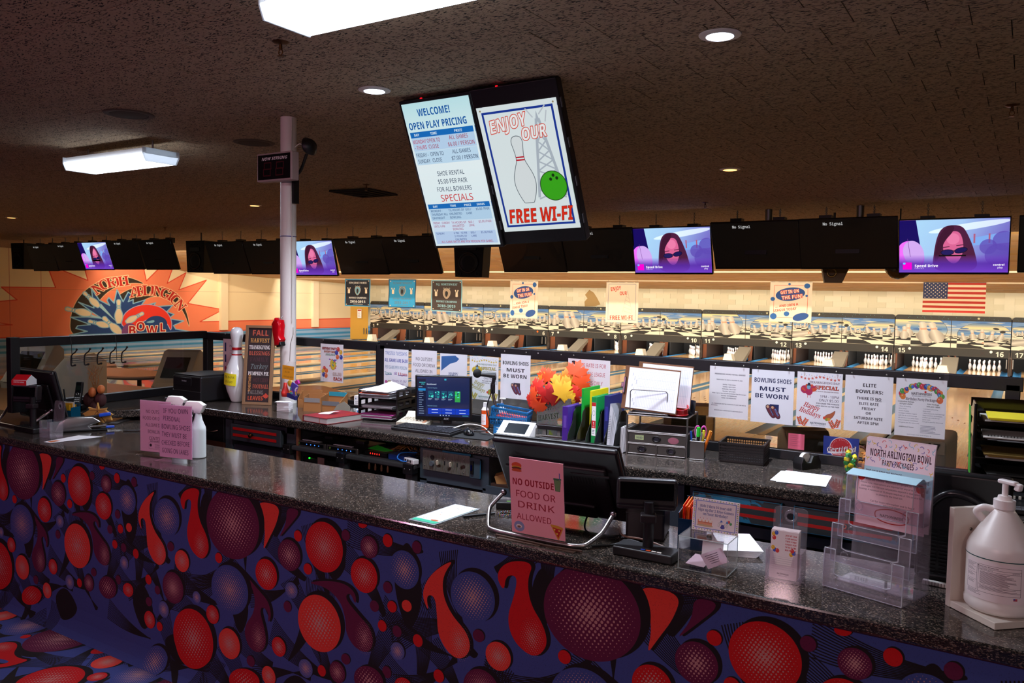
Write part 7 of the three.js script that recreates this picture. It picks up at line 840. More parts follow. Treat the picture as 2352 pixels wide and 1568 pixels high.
{ const t = thing('receipt_printer', 'dark receipt printer standing behind the pole display', 'printer', [-1.2, CT, -2.9], 0.25); part('body', rb(0.145, 0.14, 0.18, 0.012, 0, 0.07, 0), M(0x1a1116, 0.4), t); part('cover', rb(0.14, 0.02, 0.12, 0.008, 0, 0.145, -0.01, 0, 0.15), M(0x2a2428, 0.3), t); part('front_seam', bx(0.144, 0.003, 0.002, 0, 0.1, 0.091), black, t); }
{ const t = thing('flyer_box', 'blue clear file box stuffed with orange flyers behind the ballot box', 'file box', [-1.01, CT, -2.9], 0.2); const b = M(0x10355a, 0.15, { transmission: 0.4, thickness: 0 }); part('holder', [bx(0.003, 0.13, 0.19, -0.05, 0.065, 0), bx(0.003, 0.11, 0.19, 0.05, 0.055, 0), bx(0.1, 0.11, 0.003, 0, 0.055, 0.095), bx(0.1, 0.15, 0.003, 0, 0.075, -0.095), bx(0.1, 0.003, 0.19, 0, 0.002, 0)], b, t); for (let i = 0; i < 9; i++) part('flyer', bx(0.002, 0.13 + rr(0, 0.03), 0.15, -0.04 + i * 0.008, 0.075, rr(-0.015, 0.015), 0, 0, rr(-0.1, 0.06)), M([0xf0641c, 0xe83a1c, 0xf09a1c][i % 3], 0.7), t); part('green_sheet', bx(0.09, 0.07, 0.002, 0, 0.04, 0.09), M(0x1c8a4a, 0.6), t); }
// ------------------------------------------------ ballot box, card holder, brochure rack
{
  const t = thing('ballot_box', 'clear acrylic entry box with a birthday sign on its lid', 'ballot box', [-0.875, CT, -2.64], 0.02), w = 0.165, d = 0.115, h = 0.112;
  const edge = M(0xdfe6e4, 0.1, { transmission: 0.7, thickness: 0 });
  for (const z of [-d / 2, d / 2]) part('wall', bx(w, h, 0.003, 0, h / 2, z), acrylic, t); for (const x of [-w / 2, w / 2]) part('wall', bx(0.003, h, d, x, h / 2, 0), acrylic, t); part('lid', bx(w + 0.004, 0.003, d + 0.004, 0, h + 0.0015, 0), acrylic, t); part('floor_plate', bx(w, 0.003, d, 0, 0.0015, 0), acrylic, t);
  part('painted_edge_highlight', wire([[-w / 2, 0.003, d / 2], [w / 2, 0.003, d / 2], [w / 2, h, d / 2], [-w / 2, h, d / 2], [-w / 2, 0.003, d / 2]], 0.0016), edge, t); part('painted_edge_highlight', wire([[w / 2, h, d / 2], [w / 2, h, -d / 2], [w / 2, 0.003, -d / 2], [w / 2, 0.003, d / 2]], 0.0016), edge, t);  // pale wires added as painted highlights along the box edges
  part('cam_lock', [cy(0.009, 0.01, 0.008, 0.01, h + 0.006, 0.02, 16), cy(0.006, 0.006, 0.002, 0.01, h + 0.0105, 0.02, 14)], metal(0xa09c96, 0.25), t);
  part('lid_sign', paperG(0.16, 0.11, 0.002, 0.008, h + 0.058, -d / 2 + 0.012, 0, -0.12), M(0xffffff, 0.6, { map: cv(480, 330, (c) => { c.strokeStyle = '#7a86c8'; c.lineWidth = 8; c.strokeRect(34, 28, 412, 274); for (let i = 0; i < 60; i++) { const q = i / 60, s = q * 4 % 1, [x, y] = q < 0.25 ? [20 + s * 440, 14] : q < 0.5 ? [464, 14 + s * 300] : q < 0.75 ? [460 - s * 440, 316] : [18, 316 - s * 300]; el(c, x, y, 8, 5, ['#7aa04a', '#b8b06a', '#9a8ad0'][i % 3], i); } T(c, 'Kids 3 thru 16 year old!', 240, 78, 36, '#3a4a90', { f: 'serif', b: 1, w: 330 }); T(c, 'Sign up for 2 Free Games', 240, 118, 36, '#3a4a90', { f: 'serif', b: 1, w: 370 }); T(c, 'on Your Birthday!', 240, 158, 36, '#3a4a90', { f: 'serif', b: 1, w: 260 }); rect(c, 60, 220, 150, 50, '#e8a07a'); for (let i = 0; i < 4; i++) { rect(c, 72 + i * 36, 208, 26, 30, '#f6ece4'); rect(c, 82 + i * 36, 196, 4, 14, '#d86a6a'); } rect(c, 60, 240, 150, 7, '#c86a5a'); el(c, 136, 276, 86, 10, '#c8b08a'); el(c, 318, 262, 26, 22, '#4a4aa0'); for (const x of [280, 300, 345, 365]) { el(c, x, 244, 7, 22, '#f0ece4', 0.2, '#889', 2); } poly(c, [[300, 196], [322, 214], [292, 222]], '#3a6ac0'); ballo(c, 380, 205, 13, '#d84a4a'); ballo(c, 400, 222, 13, '#4aa05a'); ballo(c, 364, 214, 11, '#4a8ad0'); }, '#f1e6e8') }), t); part('sign_panel', bx(0.172, 0.125, 0.003, 0.008, h + 0.062, -d / 2 + 0.0085, 0, -0.12), acrylic, t); part('sign_panel', bx(0.172, 0.125, 0.002, 0.008, h + 0.062, -d / 2 + 0.0155, 0, -0.12), acrylic, t);
  for (const [lab, x, y, z, ry, rx, rz, cl, u] of [['folded pink grey entry slip leaning inside the ballot box', -0.85, 0.035, -2.635, 0.3, -0.9, 0.5, 0x9a7a84, 1], ['white entry form standing at the back of the ballot box', -0.87, 0.052, -2.672, -0.1, -0.35, 0.1, 0xc9bcc0, 0], ['small slip lying crosswise in the ballot box', -0.9, 0.02, -2.63, -0.5, -1.2, 0.2, 0xa88c96, 0]]) { const p = thing('entry_slip', lab, 'paper slip', [x, CT + y + 0.006, z], 0, 'entry slips in the ballot box'); p.rotation.set(rx, ry, rz, 'YXZ'); part('sheet', paperG(0.075, 0.06, 0.0008), M(cl, 0.8), p); if (u) for (let i = 0; i < 5; i++) part('print_line', bx(0.045 - i * 0.004, 0.0018, 0.0004, -0.004, 0.018 - i * 0.008, 0.0007), M(0x4a343c, 0.8), p); }
}
{ const t = thing('form_pad', 'pad of blank white entry forms fanned out behind the ballot box', 'papers', [-0.87, CT, -2.92], 0.35); for (let i = 0; i < 9; i++) part('form', bx(0.14, 0.0016, 0.215, i * 0.0012, 0.0015 + i * 0.0023, -i * 0.001, i * 0.02), M(i % 2 ? 0xd6d0d2 : 0xe4dfe0, 0.8), t); }
{
  const t = acrylicPocket('clear holder of birthday club cards beside the ballot box', -0.632, -2.69, 0.02, 0.11, 0.225, 0.1, 0.07);
  const c = thing('club_cards', 'stack of club cards with red lettering in the small clear holder', 'cards', [-0.634, CT + 0.006, -2.688], 0.02); for (let i = 0; i < 8; i++) part('card', bx(0.086, 0.155, 0.0015, 0, 0.079, -0.016 + i * 0.004, 0, -0.08), M(0xe2d6d6, 0.7), c);
  part('printed_card', paperG(0.086, 0.155, 0.0015, 0, 0.078, 0.019, 0, -0.08), M(0xffffff, 0.7, { map: cv(256, 460, (x) => { ['Join MY Club', '& I will send you', 'TWO FREE', 'GAMES FOR', 'YOUR', 'BIRTHDAY!'].forEach((s, i) => T(x, s, 188, 40 + i * 28, 22, '#b8222c', { b: 1, w: 105 })); for (const [a, b, q] of [[24, 40, '#e8b02a'], [50, 26, '#3a5ac0'], [30, 76, '#d83a3a'], [40, 190, '#3a5ac0'], [24, 170, '#e8b02a'], [66, 196, '#d83a3a'], [196, 215, '#e8b02a'], [220, 200, '#3a5ac0'], [205, 180, '#d83a3a']]) ballo(x, a, b, 18, q); for (let i = 0; i < 6; i++) rect(x, 20, 268 + i * 20, 210, 1.5, '#8a8a90'); x.strokeStyle = '#b8b0b4'; x.lineWidth = 1; x.strokeRect(40, 250, 180, 110); T(x, 'NATIONWIDE', 128, 412, 22, '#2a1c24', { b: 1, w: 110 }); T(x, 'BOWLING CENTERS', 128, 432, 9, '#556'); }, '#eee2e4') }), c);
}
{
  const t = thing('brochure_rack', 'four tier clear acrylic brochure rack with flyers in the top pocket', 'brochure rack', [-0.375, CT, -2.74], -0.27), W = 0.245;
  for (let k = 0; k < 4; k++) {
    const z = 0.085 - k * 0.045, y = k * 0.072, h = 0.125;
    const s = new THREE.Shape(), r = 0.02; s.moveTo(-W / 2, 0); s.lineTo(W / 2, 0); s.lineTo(W / 2, h - r); s.quadraticCurveTo(W / 2, h, W / 2 - r, h); s.lineTo(W * 0.36, h); s.lineTo(W * 0.36, h * 0.5); s.quadraticCurveTo(W * 0.36, h * 0.36, W * 0.3, h * 0.36); s.lineTo(-W * 0.3, h * 0.36); s.quadraticCurveTo(-W * 0.36, h * 0.36, -W * 0.36, h * 0.5); s.lineTo(-W * 0.36, h); s.lineTo(-W / 2 + r, h); s.quadraticCurveTo(-W / 2, h, -W / 2, h - r);
    const p = part('pocket_front', ex(s, 0.003, 0, 0, y + 0.004, z, 0, -0.08), acrylicF, t); for (const q of [-1, 1]) { part('pocket_side', bx(0.003, h * 0.96, 0.042, q * W / 2, y + h / 2, z - 0.022), acrylicF, t); part('rivet_boss', tor(0.012, 0.002, q * 0.075, y + 0.03, z + 0.004), acrylicF, p); } part('pocket_floor', bx(W, 0.003, 0.042, 0, y + 0.004, z - 0.02), acrylicF, t);
    part('painted_edge_glint', wire([[-W / 2, y + 0.004, z], [-W / 2, y + h, z - 0.008], [-W * 0.36, y + h, z - 0.008], [-W * 0.36, y + h * 0.4, z - 0.003], [-W * 0.3, y + h * 0.36, z - 0.002], [W * 0.3, y + h * 0.36, z - 0.002], [W * 0.36, y + h * 0.4, z - 0.003], [W * 0.36, y + h, z - 0.008], [W / 2, y + h, z - 0.008], [W / 2, y + 0.004, z], [-W / 2, y + 0.004, z]], 0.0015), M(0xe8eef4, 0.08, { transmission: 0.35, thickness: 0 }), p);  // pale wire outline paints the highlight on the acrylic edges
  }
  part('side_plate', [bx(0.003, 0.36, 0.1, W / 2 + 0.002, 0.18, -0.06)], acrylicF, t); part('rear_plate', bx(W, 0.36, 0.003, 0, 0.19, -0.115, 0, -0.06), acrylicF, t); part('leg_plate', bx(W, 0.003, 0.1, 0, 0.002, -0.06), acrylicF, t);
  const f = thing('party_flyers', 'stack of North Arlington Bowl party package flyers in the top pocket', 'flyers', [-0.335, CT + 0.225, -2.83], -0.27);
  const fl = cv(440, 560, (c) => { rect(c, 0, 190, 440, 150, '#a9cfdb'); T(c, 'NORTH ARLINGTON BOWL', 225, 95, 66, '#3a1626', { b: 1, w: 395 }); T(c, 'PARTY PACKAGES', 215, 155, 52, '#3a1626', { b: 1, w: 205 }); T(c, 'TWO HOUR BOWLING PACKAGE', 130, 222, 28, '#2a2430', { b: 1, w: 235 }); T(c, '$110/LANE', 375, 240, 32, '#2a2430', { b: 1, w: 90 }); T(c, 'TWO HOUR BOWLING & FOOD PACKAGE', 165, 272, 28, '#2a2430', { b: 1, w: 310 }); T(c, '$130/LANE', 375, 292, 32, '#2a2430', { b: 1, w: 90 }); for (let i = 0; i < 26; i++) { const x = 15 + (i % 13) * 34, y = i < 13 ? rr(10, 40) : rr(110, 190); c.strokeStyle = ['#8ab8cc', '#e0b84a', '#6a5aa0', '#d8504a'][i % 4]; c.lineWidth = 4; c.beginPath(); c.arc(x, y, 12, i, i + 2.6); c.stroke(); c.beginPath(); c.arc(x + 8, y + 22, 9, i + 2, i + 5); c.stroke(); } }, '#efd6de');
  for (let i = 0; i < 8; i++) part('flyer', bx(0.216, 0.275, 0.0012, -i * 0.001, 0.1, -0.018 - i * 0.003, 0, -0.12), M(0xd8c2c8, 0.7), f); part('top_flyer', paperG(0.216, 0.275, 0.0012, 0, 0.1, -0.012, 0, -0.12), M(0xffffff, 0.5, { map: fl }), f);
  const g = thing('drooping_flyer', 'front party flyer curling forward over the top pocket', 'flyer', [-0.345, CT + 0.19, -2.79], -0.27), pg = new THREE.PlaneGeometry(0.216, 0.25, 8, 24), p = pg.attributes.position;
  for (let i = 0; i < p.count; i++) { const y = p.getY(i) + 0.125, x = p.getX(i); let Y = y, Z = 0.012 * Math.sin(y * 14); const r = 0.03, y0 = 0.148 + 0.0 * x; if (y > y0) { const a = (y - y0) / r, q = Math.min(a, 1.9); Y = y0 + r * Math.sin(q) + Math.max(0, a - 1.9) * r * Math.cos(1.9); Z = 0.012 * Math.sin(y0 * 14) + r * (1 - Math.cos(q)) + Math.max(0, a - 1.9) * r * Math.sin(1.9); } p.setXYZ(i, x, Y, Z); }
  pg.computeVertexNormals(); part('sheet', fin(pg, 0, 0, 0, 0, -0.1), M(0xffffff, 0.45, { side: THREE.DoubleSide, map: cv(440, 560, (c) => { rect(c, 0, 0, 440, 200, '#a9cfdb'); T(c, 'ONE LARGE PIZZA & TWO PITCHERS OF SODA PER LANE', 220, 180, 18, '#3a2430', { b: 1, w: 340 }); ['-Prices are included  -Maximum of 5 people per lane', '-Please note, reservations are required for any of our group', 'packages. A $100 non-refundable deposit is due upon', 'booking. A minimum of 15 people required. A 15% service fee', 'is added to the final bill.'].forEach((s, i) => T(c, s, 220, 232 + i * 24, 17, '#4a2a38', { w: [330, 390, 370, 400, 170][i] })); T(c, 'Call for more information and to book!', 240, 380, 18, '#4a2a38', { w: 280 }); T(c, '201-998-9621', 240, 402, 18, '#4a2a38', { w: 110 }); smoothPoly(c, [[130, 450], [170, 430], [240, 416], [310, 430], [350, 450], [340, 505], [240, 525], [140, 505]], null, '#b8302c', 7); T(c, 'NATIONWIDE', 240, 472, 26, '#3a1c24', { b: 1, w: 150 }); ballo(c, 30, 215, 26, '#c81c1c'); ballo(c, 405, 240, 26, '#c81c1c'); ballo(c, 430, 270, 20, '#a81418'); }, '#efc8d2') }), g);
}
// ------------------------------------------------ black terminal, ruler, jug on its bracket
{ const t = thing('handled_terminal', 'black equipment housing with a curved carrying handle and vented back', 'terminal', [-0.15, CT, -3.0], 0.0); part('housing', rb(0.27, 0.36, 0.05, 0.012, 0, 0.18, 0, 0, 0.05), M(0x0a090a, 0.35), t); part('handle', tb([[-0.1, 0.19, 0.03], [-0.09, 0.25, 0.045], [-0.04, 0.295, 0.05], [0.03, 0.285, 0.05], [0.075, 0.24, 0.045], [0.09, 0.19, 0.03]], 0.013, 36, 12), M(0x17161a, 0.25), t); for (let r = 0; r < 13; r++) for (let k = 0; k < 5; k++) part('vent_slot', bx(0.036, 0.004, 0.003, -0.09 + k * 0.045, 0.02 + r * 0.012, 0.0285 - 0.003), M(0x020202, 0.9), t); part('foot', rb(0.24, 0.02, 0.12, 0.006, 0, 0.01, -0.02), M(0x0c0b0c, 0.4), t); part('cable_ring', tor(0.022, 0.0025, 0.05, 0.05, 0.035, 0.3), M(0x1a1a1c, 0.4), t); }
{ const t = thing('white_clip', 'small white ribbed plastic strip lying behind the brochure rack', 'plastic strip', [-0.212, CT, -2.905], -0.1); part('strip', rb(0.078, 0.014, 0.018, 0.003, 0, 0.008, 0), M(0xb8b2aa, 0.5), t); for (let i = 0; i < 7; i++) part('rib', bx(0.002, 0.012, 0.001, -0.028 + i * 0.009, 0.008, 0.0093), M(0x55504c, 0.6), t); }
{ const t = thing('wooden_bracket', 'white painted wooden bracket holding the sanitizer jug', 'bracket', [-0.04, CT, -2.602], 0.75); const wm = M(0xcfc4b8, 0.6); part('base_board', rb(0.2, 0.02, 0.172, 0.002, 0.1, 0.011, -0.086), wm, t);
  t.rotation.y = 0.77; part('upright_board', rb(0.2, 0.3, 0.02, 0.002, 0.1, 0.15, -0.182), wm, t); part('screw', [sp(0.005, 0.06, 0.235, -0.1715, 1, 1, 0.5, 10), bx(0.007, 0.001, 0.001, 0.06, 0.235, -0.1688, 0, 0, 0.7), bx(0.001, 0.007, 0.001, 0.06, 0.235, -0.1688, 0, 0, 0.7)], metal(0x88847c, 0.35), t); }
{
  const t = thing('sanitizer_jug', 'big white pump jug with a printed label at the right edge', 'jug', [-0.034, CT + 0.0215, -2.735]); t.scale.set(1.09, 0.97, 1.09);
  part('jug', lt([[0, 0.003], [0.06, 0], [0.078, 0.004], [0.084, 0.014], [0.085, 0.03], [0.082, 0.036], [0.083, 0.042], [0.083, 0.16], [0.0845, 0.166], [0.083, 0.19], [0.078, 0.205], [0.062, 0.235], [0.042, 0.272], [0.028, 0.296], [0.022, 0.305], [0, 0.306]], 48), M(0xe4dcd8, 0.35), t);
  part('teal_line', lt([[0.0846, 0], [0.0852, 0.0015], [0.0846, 0.003]].map(([a, b]) => [a, 0.1655 + b]), 48), M(0x1a4a4a, 0.4), t); part('handle', tb([[-0.045, 0.262, 0.0], [-0.062, 0.285, 0], [-0.046, 0.3, 0], [-0.02, 0.297, 0]], 0.011, 24, 10), M(0xe4dcd8, 0.35), t);
  part('label', fin(new THREE.CylinderGeometry(0.0836, 0.0836, 0.114, 40, 1, true, -1.15, 2.3), 0, 0.102, 0), M(0xffffff, 0.5, { side: THREE.DoubleSide, map: cv(900, 560, (c) => { c.strokeStyle = '#3a2c34'; c.lineWidth = 4; c.strokeRect(20, 60, 160, 380); c.strokeRect(200, 50, 480, 400); for (const y of [120, 200, 300]) rect(c, 20, y, 160, 3, '#3a2c34'); for (const y of [96, 130, 340, 400]) rect(c, 200, y, 480, 4, '#3a2c34'); T(c, 'Datos del Producto', 310, 76, 26, '#2a1c24', { b: 1 }); T(c, 'Ingrediente Activo', 290, 114, 18, '#2a1c24', { b: 1 }); T(c, 'Proposito', 620, 114, 18, '#2a1c24', { b: 1 }); lines(c, 220, 150, 420, 13, 14, '#5a4a52', 6); lines(c, 220, 356, 420, 3, 14, '#5a4a52', 6); for (const y of [75, 140, 220, 320]) lines(c, 30, y, 130, 3, 14, '#5a4a52', 5); lines(c, 30, 456, 220, 4, 14, '#5a4a52', 5); rect(c, 600, 470, 46, 34, '#b84a5a'); rect(c, 600, 470, 20, 18, '#3a4a9a'); rect(c, 780, 120, 120, 420, '#17404a'); }, '#e6d8da') }), t);
  part('cap', [cy(0.026, 0.026, 0.026, 0, 0.318, 0, 28), cy(0.016, 0.018, 0.012, 0, 0.337, 0, 24)], M(0xece4e2, 0.4), t); part('pump', [cy(0.0075, 0.0075, 0.045, 0, 0.36, 0, 16), rb(0.05, 0.013, 0.02, 0.005, 0.006, 0.385, 0.004, -0.6), rb(0.016, 0.022, 0.016, 0.004, 0.03, 0.376, 0.018, -0.6, 0, -0.2)], M(0xeee8e6, 0.35), t);
}
// ================================================================ hanging price screens
function screenBoard(label, x, y, z, ry, tilt, rz, w, h, tex, glow, bands) {
  const t = thing('menu_screen', label, 'display screen', [x, y, z]); t.rotation.set(tilt, ry, rz, 'YXZ');
  part('housing', rb(w + 0.012, h + 0.012, 0.075, 0.006, 0, 0, -0.043), M(0x0c0b0e, 0.4), t); part('screen', bx(w - 0.03, h - 0.03 - (bands ? 0.16 : 0), 0.004, 0, bands ? -0.01 : 0, -0.002), screenM(tex, glow, 0.2), t);
  for (let i = 0; i < 4; i++) part('side_clip', rb(0.006, 0.06, 0.02, 0.002, w / 2 + 0.008, -0.36 + i * 0.24, -0.02), M(0x55555a, 0.4), t); part('top_light_strip', bx(0.012, 0.006, 0.01, -0.1, h / 2 + 0.008, -0.006), glowM(0xff1020, 1.5), t);
  const m = thing('screen_bracket', label.replace(/^.*?screen/, 'ceiling bracket behind the screen'), 'bracket', [x, 0, z - 0.1]); part('drop_pole', cy(0.025, 0.025, CEIL - y - 0.05, 0, (CEIL + y) / 2 + 0.02, -0.07, 14), black, m); part('mount_plate', bx(0.2, 0.2, 0.02, 0, y + 0.0, -0.02, ry, tilt), black, m); part('ceiling_plate', bx(0.16, 0.012, 0.16, 0, CEIL - 0.008, -0.07), black, m);
}
const priceT = cv(570, 1000, (c, W, H) => {
  const g = c.createLinearGradient(0, 0, 0, 900); g.addColorStop(0, '#c2eaf0'); g.addColorStop(0.4, '#eefafc'); g.addColorStop(1, '#e2f4fa'); c.fillStyle = g; c.fillRect(0, 0, W, H);
  T(c, 'WELCOME!', 262, 66, 66, '#1a5aa8', { b: 1, w: 280 }); T(c, 'OPEN PLAY PRICING', 270, 150, 66, '#1a5aa8', { b: 1, w: 500 });
  const row = (y, h, q) => rect(c, 16, y, 540, h, q); row(190, 38, '#1a6ec0'); ['DAY', 'TIME', 'PRICE'].forEach((s, i) => T(c, s, [70, 220, 430][i], 210, 24, '#e8f6fc', { b: 1 })); row(228, 92, '#bcd8f4'); row(322, 92, '#c4e2f8');
  T(c, 'MONDAY', 80, 256, 36, '#c4304a', { w: 118 }); T(c, '- THURS', 80, 296, 36, '#c4304a', { w: 108 }); T(c, 'OPEN TO', 205, 256, 36, '#a8304a', { w: 118 }); T(c, 'CLOSE', 195, 296, 36, '#a8304a', { w: 90 }); T(c, 'ALL GAMES', 420, 250, 36, '#a8304a', { w: 160 }); T(c, '$6.00 / PERSON', 432, 294, 36, '#a8304a', { w: 226 });
  T(c, 'FRIDAY -', 78, 348, 36, '#2c3a5a', { w: 112 }); T(c, 'SUNDAY', 82, 390, 36, '#2c3a5a', { w: 108 }); T(c, 'OPEN TO', 208, 348, 36, '#2c3a5a', { w: 118 }); T(c, 'CLOSE', 198, 390, 36, '#2c3a5a', { w: 85 }); T(c, 'ALL GAMES', 420, 344, 36, '#2c3a5a', { w: 155 }); T(c, '$7.00 / PERSON', 436, 388, 36, '#2c3a5a', { w: 226 });
  T(c, 'SHOE RENTAL', 285, 482, 44, '#1c2a48', { w: 235 }); T(c, '$5.00 PER PAIR', 285, 538, 44, '#1c2a48', { w: 255 }); T(c, 'FOR ALL BOWLERS', 285, 592, 44, '#1c2a48', { w: 305 }); T(c, 'SPECIALS', 290, 656, 66, '#d0242c', { w: 285 });
  row(694, 34, '#1a6ec0'); ['DAY', 'TIME', 'PRICE', 'SHOES'].forEach((s, i) => T(c, s, [80, 240, 368, 480][i], 712, 22, '#e8f6fc', { b: 1 })); row(728, 88, '#b8d8f2'); row(818, 74, '#d4e6fa'); row(894, 92, '#bcd4f4');
  [['MONDAY -', 'THURSDAY ALL', 'DAY/NIGHT'], ['1½ HOURS OF', 'UNLIMITED', 'BOWLING'], ['$50 /', 'LANE'], ['$5.00 /PAIR']].forEach((a, i) => a.forEach((s, j) => T(c, s, [30, 190, 340, 430][i], 744 + j * 26, 22, '#2a4a7a', { al: 'left' })));
  [['FRIDAY - SUNDAY', 'UNTIL 6 PM'], ['1½ HOURS OF', 'UNLIMITED', 'BOWLING'], ['$60 /', 'LANE'], ['$5.00 /PAIR']].forEach((a, i) => a.forEach((s, j) => T(c, s, [26, 190, 340, 430][i], 832 + j * 24, 21, '#a84a6a', { al: 'left', w: i ? 0 : [150, 100][j] })));
  [['SUNDAY'], ['6 PM - 10 PM', '2 HOURS OF', 'UNLIMITED'], ['$50 /', 'LANE'], ['$5.00/PAIR']].forEach((a, i) => a.forEach((s, j) => T(c, s, [30, 190, 340, 430][i], 908 + j * 23, 20, '#3a4a8a', { al: 'left' }))); T(c, 'ALL GAME RATES ARE PER PERSON PER GAME.', 290, 972, 21, '#c03a5a', { w: 460 });
});
screenBoard('lit screen with Welcome Open Play Pricing tables hanging over the desk', -3.247, 2.735, -4.348, -0.017, 0.405, 0, 0.57, 1.0, priceT, 0.86);
const wifiT = cv(560, 830, (c, W, H) => {
  c.strokeStyle = '#1c3a9a'; c.lineWidth = 14; c.strokeRect(36, 40, 488, 752); c.strokeStyle = '#b4bfca'; c.lineWidth = 18; for (const s of [-1, 1]) { c.beginPath(); c.moveTo(410 + s * 8, 110); c.lineTo(410 + s * 95, 610); c.stroke(); } c.lineWidth = 9; for (let i = 0; i < 7; i++) { const a = 14 + i * 12, y = 190 + i * 62; c.beginPath(); c.moveTo(410 - a, y); c.lineTo(410 + a + 10, y + 58); c.moveTo(410 + a, y); c.lineTo(410 - a - 10, y + 58); c.stroke(); } poly(c, [[410, 60], [425, 130], [395, 130]], '#b4bfca'); for (const [x, y, r] of [[450, 60, 0.8], [470, 100, 0.3], [360, 70, -0.6]]) { c.save(); c.translate(x, y); c.rotate(r); rect(c, -4, -36, 8, 72, '#c4ccd4'); c.restore(); }
  const o = pinProfile(440 / 0.381); c.save(); c.translate(235, 640); const p = [...o.map(([a, b]) => [a * 1.1, -b]), ...o.map(([a, b]) => [-a * 1.1, -b]).reverse()]; smoothPoly(c, p, '#e2eaec', '#56606a', 4); rect(c, -30, -308, 60, 9, '#c42030'); rect(c, -30, -290, 60, 9, '#c42030'); c.restore(); el(c, 430, 540, 92, 96, '#3cae1c', 0, '#1c4a14', 5); for (const [x, y] of [[440, 472], [418, 496], [462, 492]]) el(c, x, y, 10, 11, '#14380c');
  T(c, 'ENJOY', 190, 118, 110, '#f6fafa', { b: 1, it: 1, w: 270, rot: -0.12, stroke: '#e0402c', lw: 10 }); T(c, 'OUR', 360, 192, 104, '#f6fafa', { b: 1, it: 1, w: 180, rot: -0.08, stroke: '#e0402c', lw: 10 }); T(c, 'FREE WI-FI', 284, 726, 130, '#e8301c', { b: 1, it: 1, w: 470, stroke: '#7a1410', lw: 5 });
  for (const [x, y] of [[24, 22], [536, 22]]) el(c, x, y, 6, 6, '#9a8a6a');
}, '#e6f2f4');
screenBoard('lit Enjoy Our Free Wi-Fi poster screen beside the price screen', -2.66, 2.75, -4.36, 0.09, 0.455, 0.035, 0.57, 1.0, wifiT, 0.8, true);
// ================================================================ light fittings and ceiling fixtures
function wrapLight(label, x, y, z, w, d, k) {
  const t = thing('ceiling_light', label, 'ceiling light', [x, y, z]); part('housing', bx(w, 0.05, d * 0.85, 0, 0.085, 0), M(0xe8e8e8, 0.5), t); if (CEIL - y > 0.15) for (const s of [-0.4, 0.4]) part('drop_rod', cy(0.008, 0.008, CEIL - y - 0.1, s * w, (CEIL - y) / 2 + 0.05, 0, 8), metal(0x999999, 0.4), t);
  part('diffuser', ex([[-d / 2, 0.062], [-d * 0.42, 0], [d * 0.42, 0], [d / 2, 0.062]], w - 0.02, 0, -w / 2 + 0.01, 0, 0, Math.PI / 2), glowM(0xeaf2ff, k), t); for (const s of [-1, 1]) part('end_cap', ex([[-d / 2 - 0.004, 0.11], [-d / 2 - 0.004, 0.055], [-d * 0.43, -0.005], [d * 0.43, -0.005], [d / 2 + 0.004, 0.055], [d / 2 + 0.004, 0.11]], 0.008, 0, s * (w / 2 - 0.004) - 0.004, 0, 0, Math.PI / 2), M(0xe4e8ec, 0.4, { transmission: 0.5, thickness: 0 }), t);
}
wrapLight('long lit wraparound ceiling light nearest the camera, cut by the top edge', -2.22, 3.118, -2.565, 1.22, 0.31, GLOW.lamp); wrapLight('smaller lit wraparound ceiling light further left', -6.92, 3.03, -4.33, 1.22, 0.34, GLOW.lamp); wrapLight('wraparound ceiling light out of view over the right end of the desk', 3.0, 3.118, -1.2, 1.22, 0.31, GLOW.lamp);
[[-1.32, -3.916, 0xdfeaff, 'bright white recessed downlight at the upper right of the ceiling', 6, 30], [-3.54, -3.926, 0xdfeaff, 'bright white recessed downlight left of the price screen', 6, 30], [-2.548, -7.989, 0xffb060, 'warm recessed downlight right of the Wi-Fi screen', 4, 16], [-9.884, -8.336, 0xffb060, 'warm recessed downlight left of the column', 4, 16], [-16.078, -7.907, 0xffb060, 'tiny warm recessed downlight at the far left', 4, 16]].forEach(([x, z, q, lab, k, cd]) => {
  const t = thing('downlight', lab, 'downlight', [x, CEIL, z]); part('trim_ring', lt([[0.066, -0.012], [0.1, -0.006], [0.102, 0], [0.066, 0]], 32), M(0xd8d4d0, 0.4), t); part('lens', cy(0.066, 0.066, 0.004, 0, -0.011, 0, 32), glowM(q, k), t);
  spot(x, CEIL - 0.03, z, x, 0, z, q, cd, 1.0, 4);
});
{ const t = thing('air_diffuser', 'dark square air diffuser in the ceiling right of the column', 'vent', [-7.2, CEIL - 0.018, -7.8], 0.1); for (let i = 0; i < 4; i++) { const r = 0.3 - i * 0.07; part('louvre_ring', wire([[-r, -i * 0.012, -r], [r, -i * 0.012, -r], [r, -i * 0.012, r], [-r, -i * 0.012, r], [-r, -i * 0.012, -r]], 0.012), M(0x151010, 0.7), t); } part('dark_throat', bx(0.55, 0.004, 0.55, 0, 0.004, 0), inside, t); }
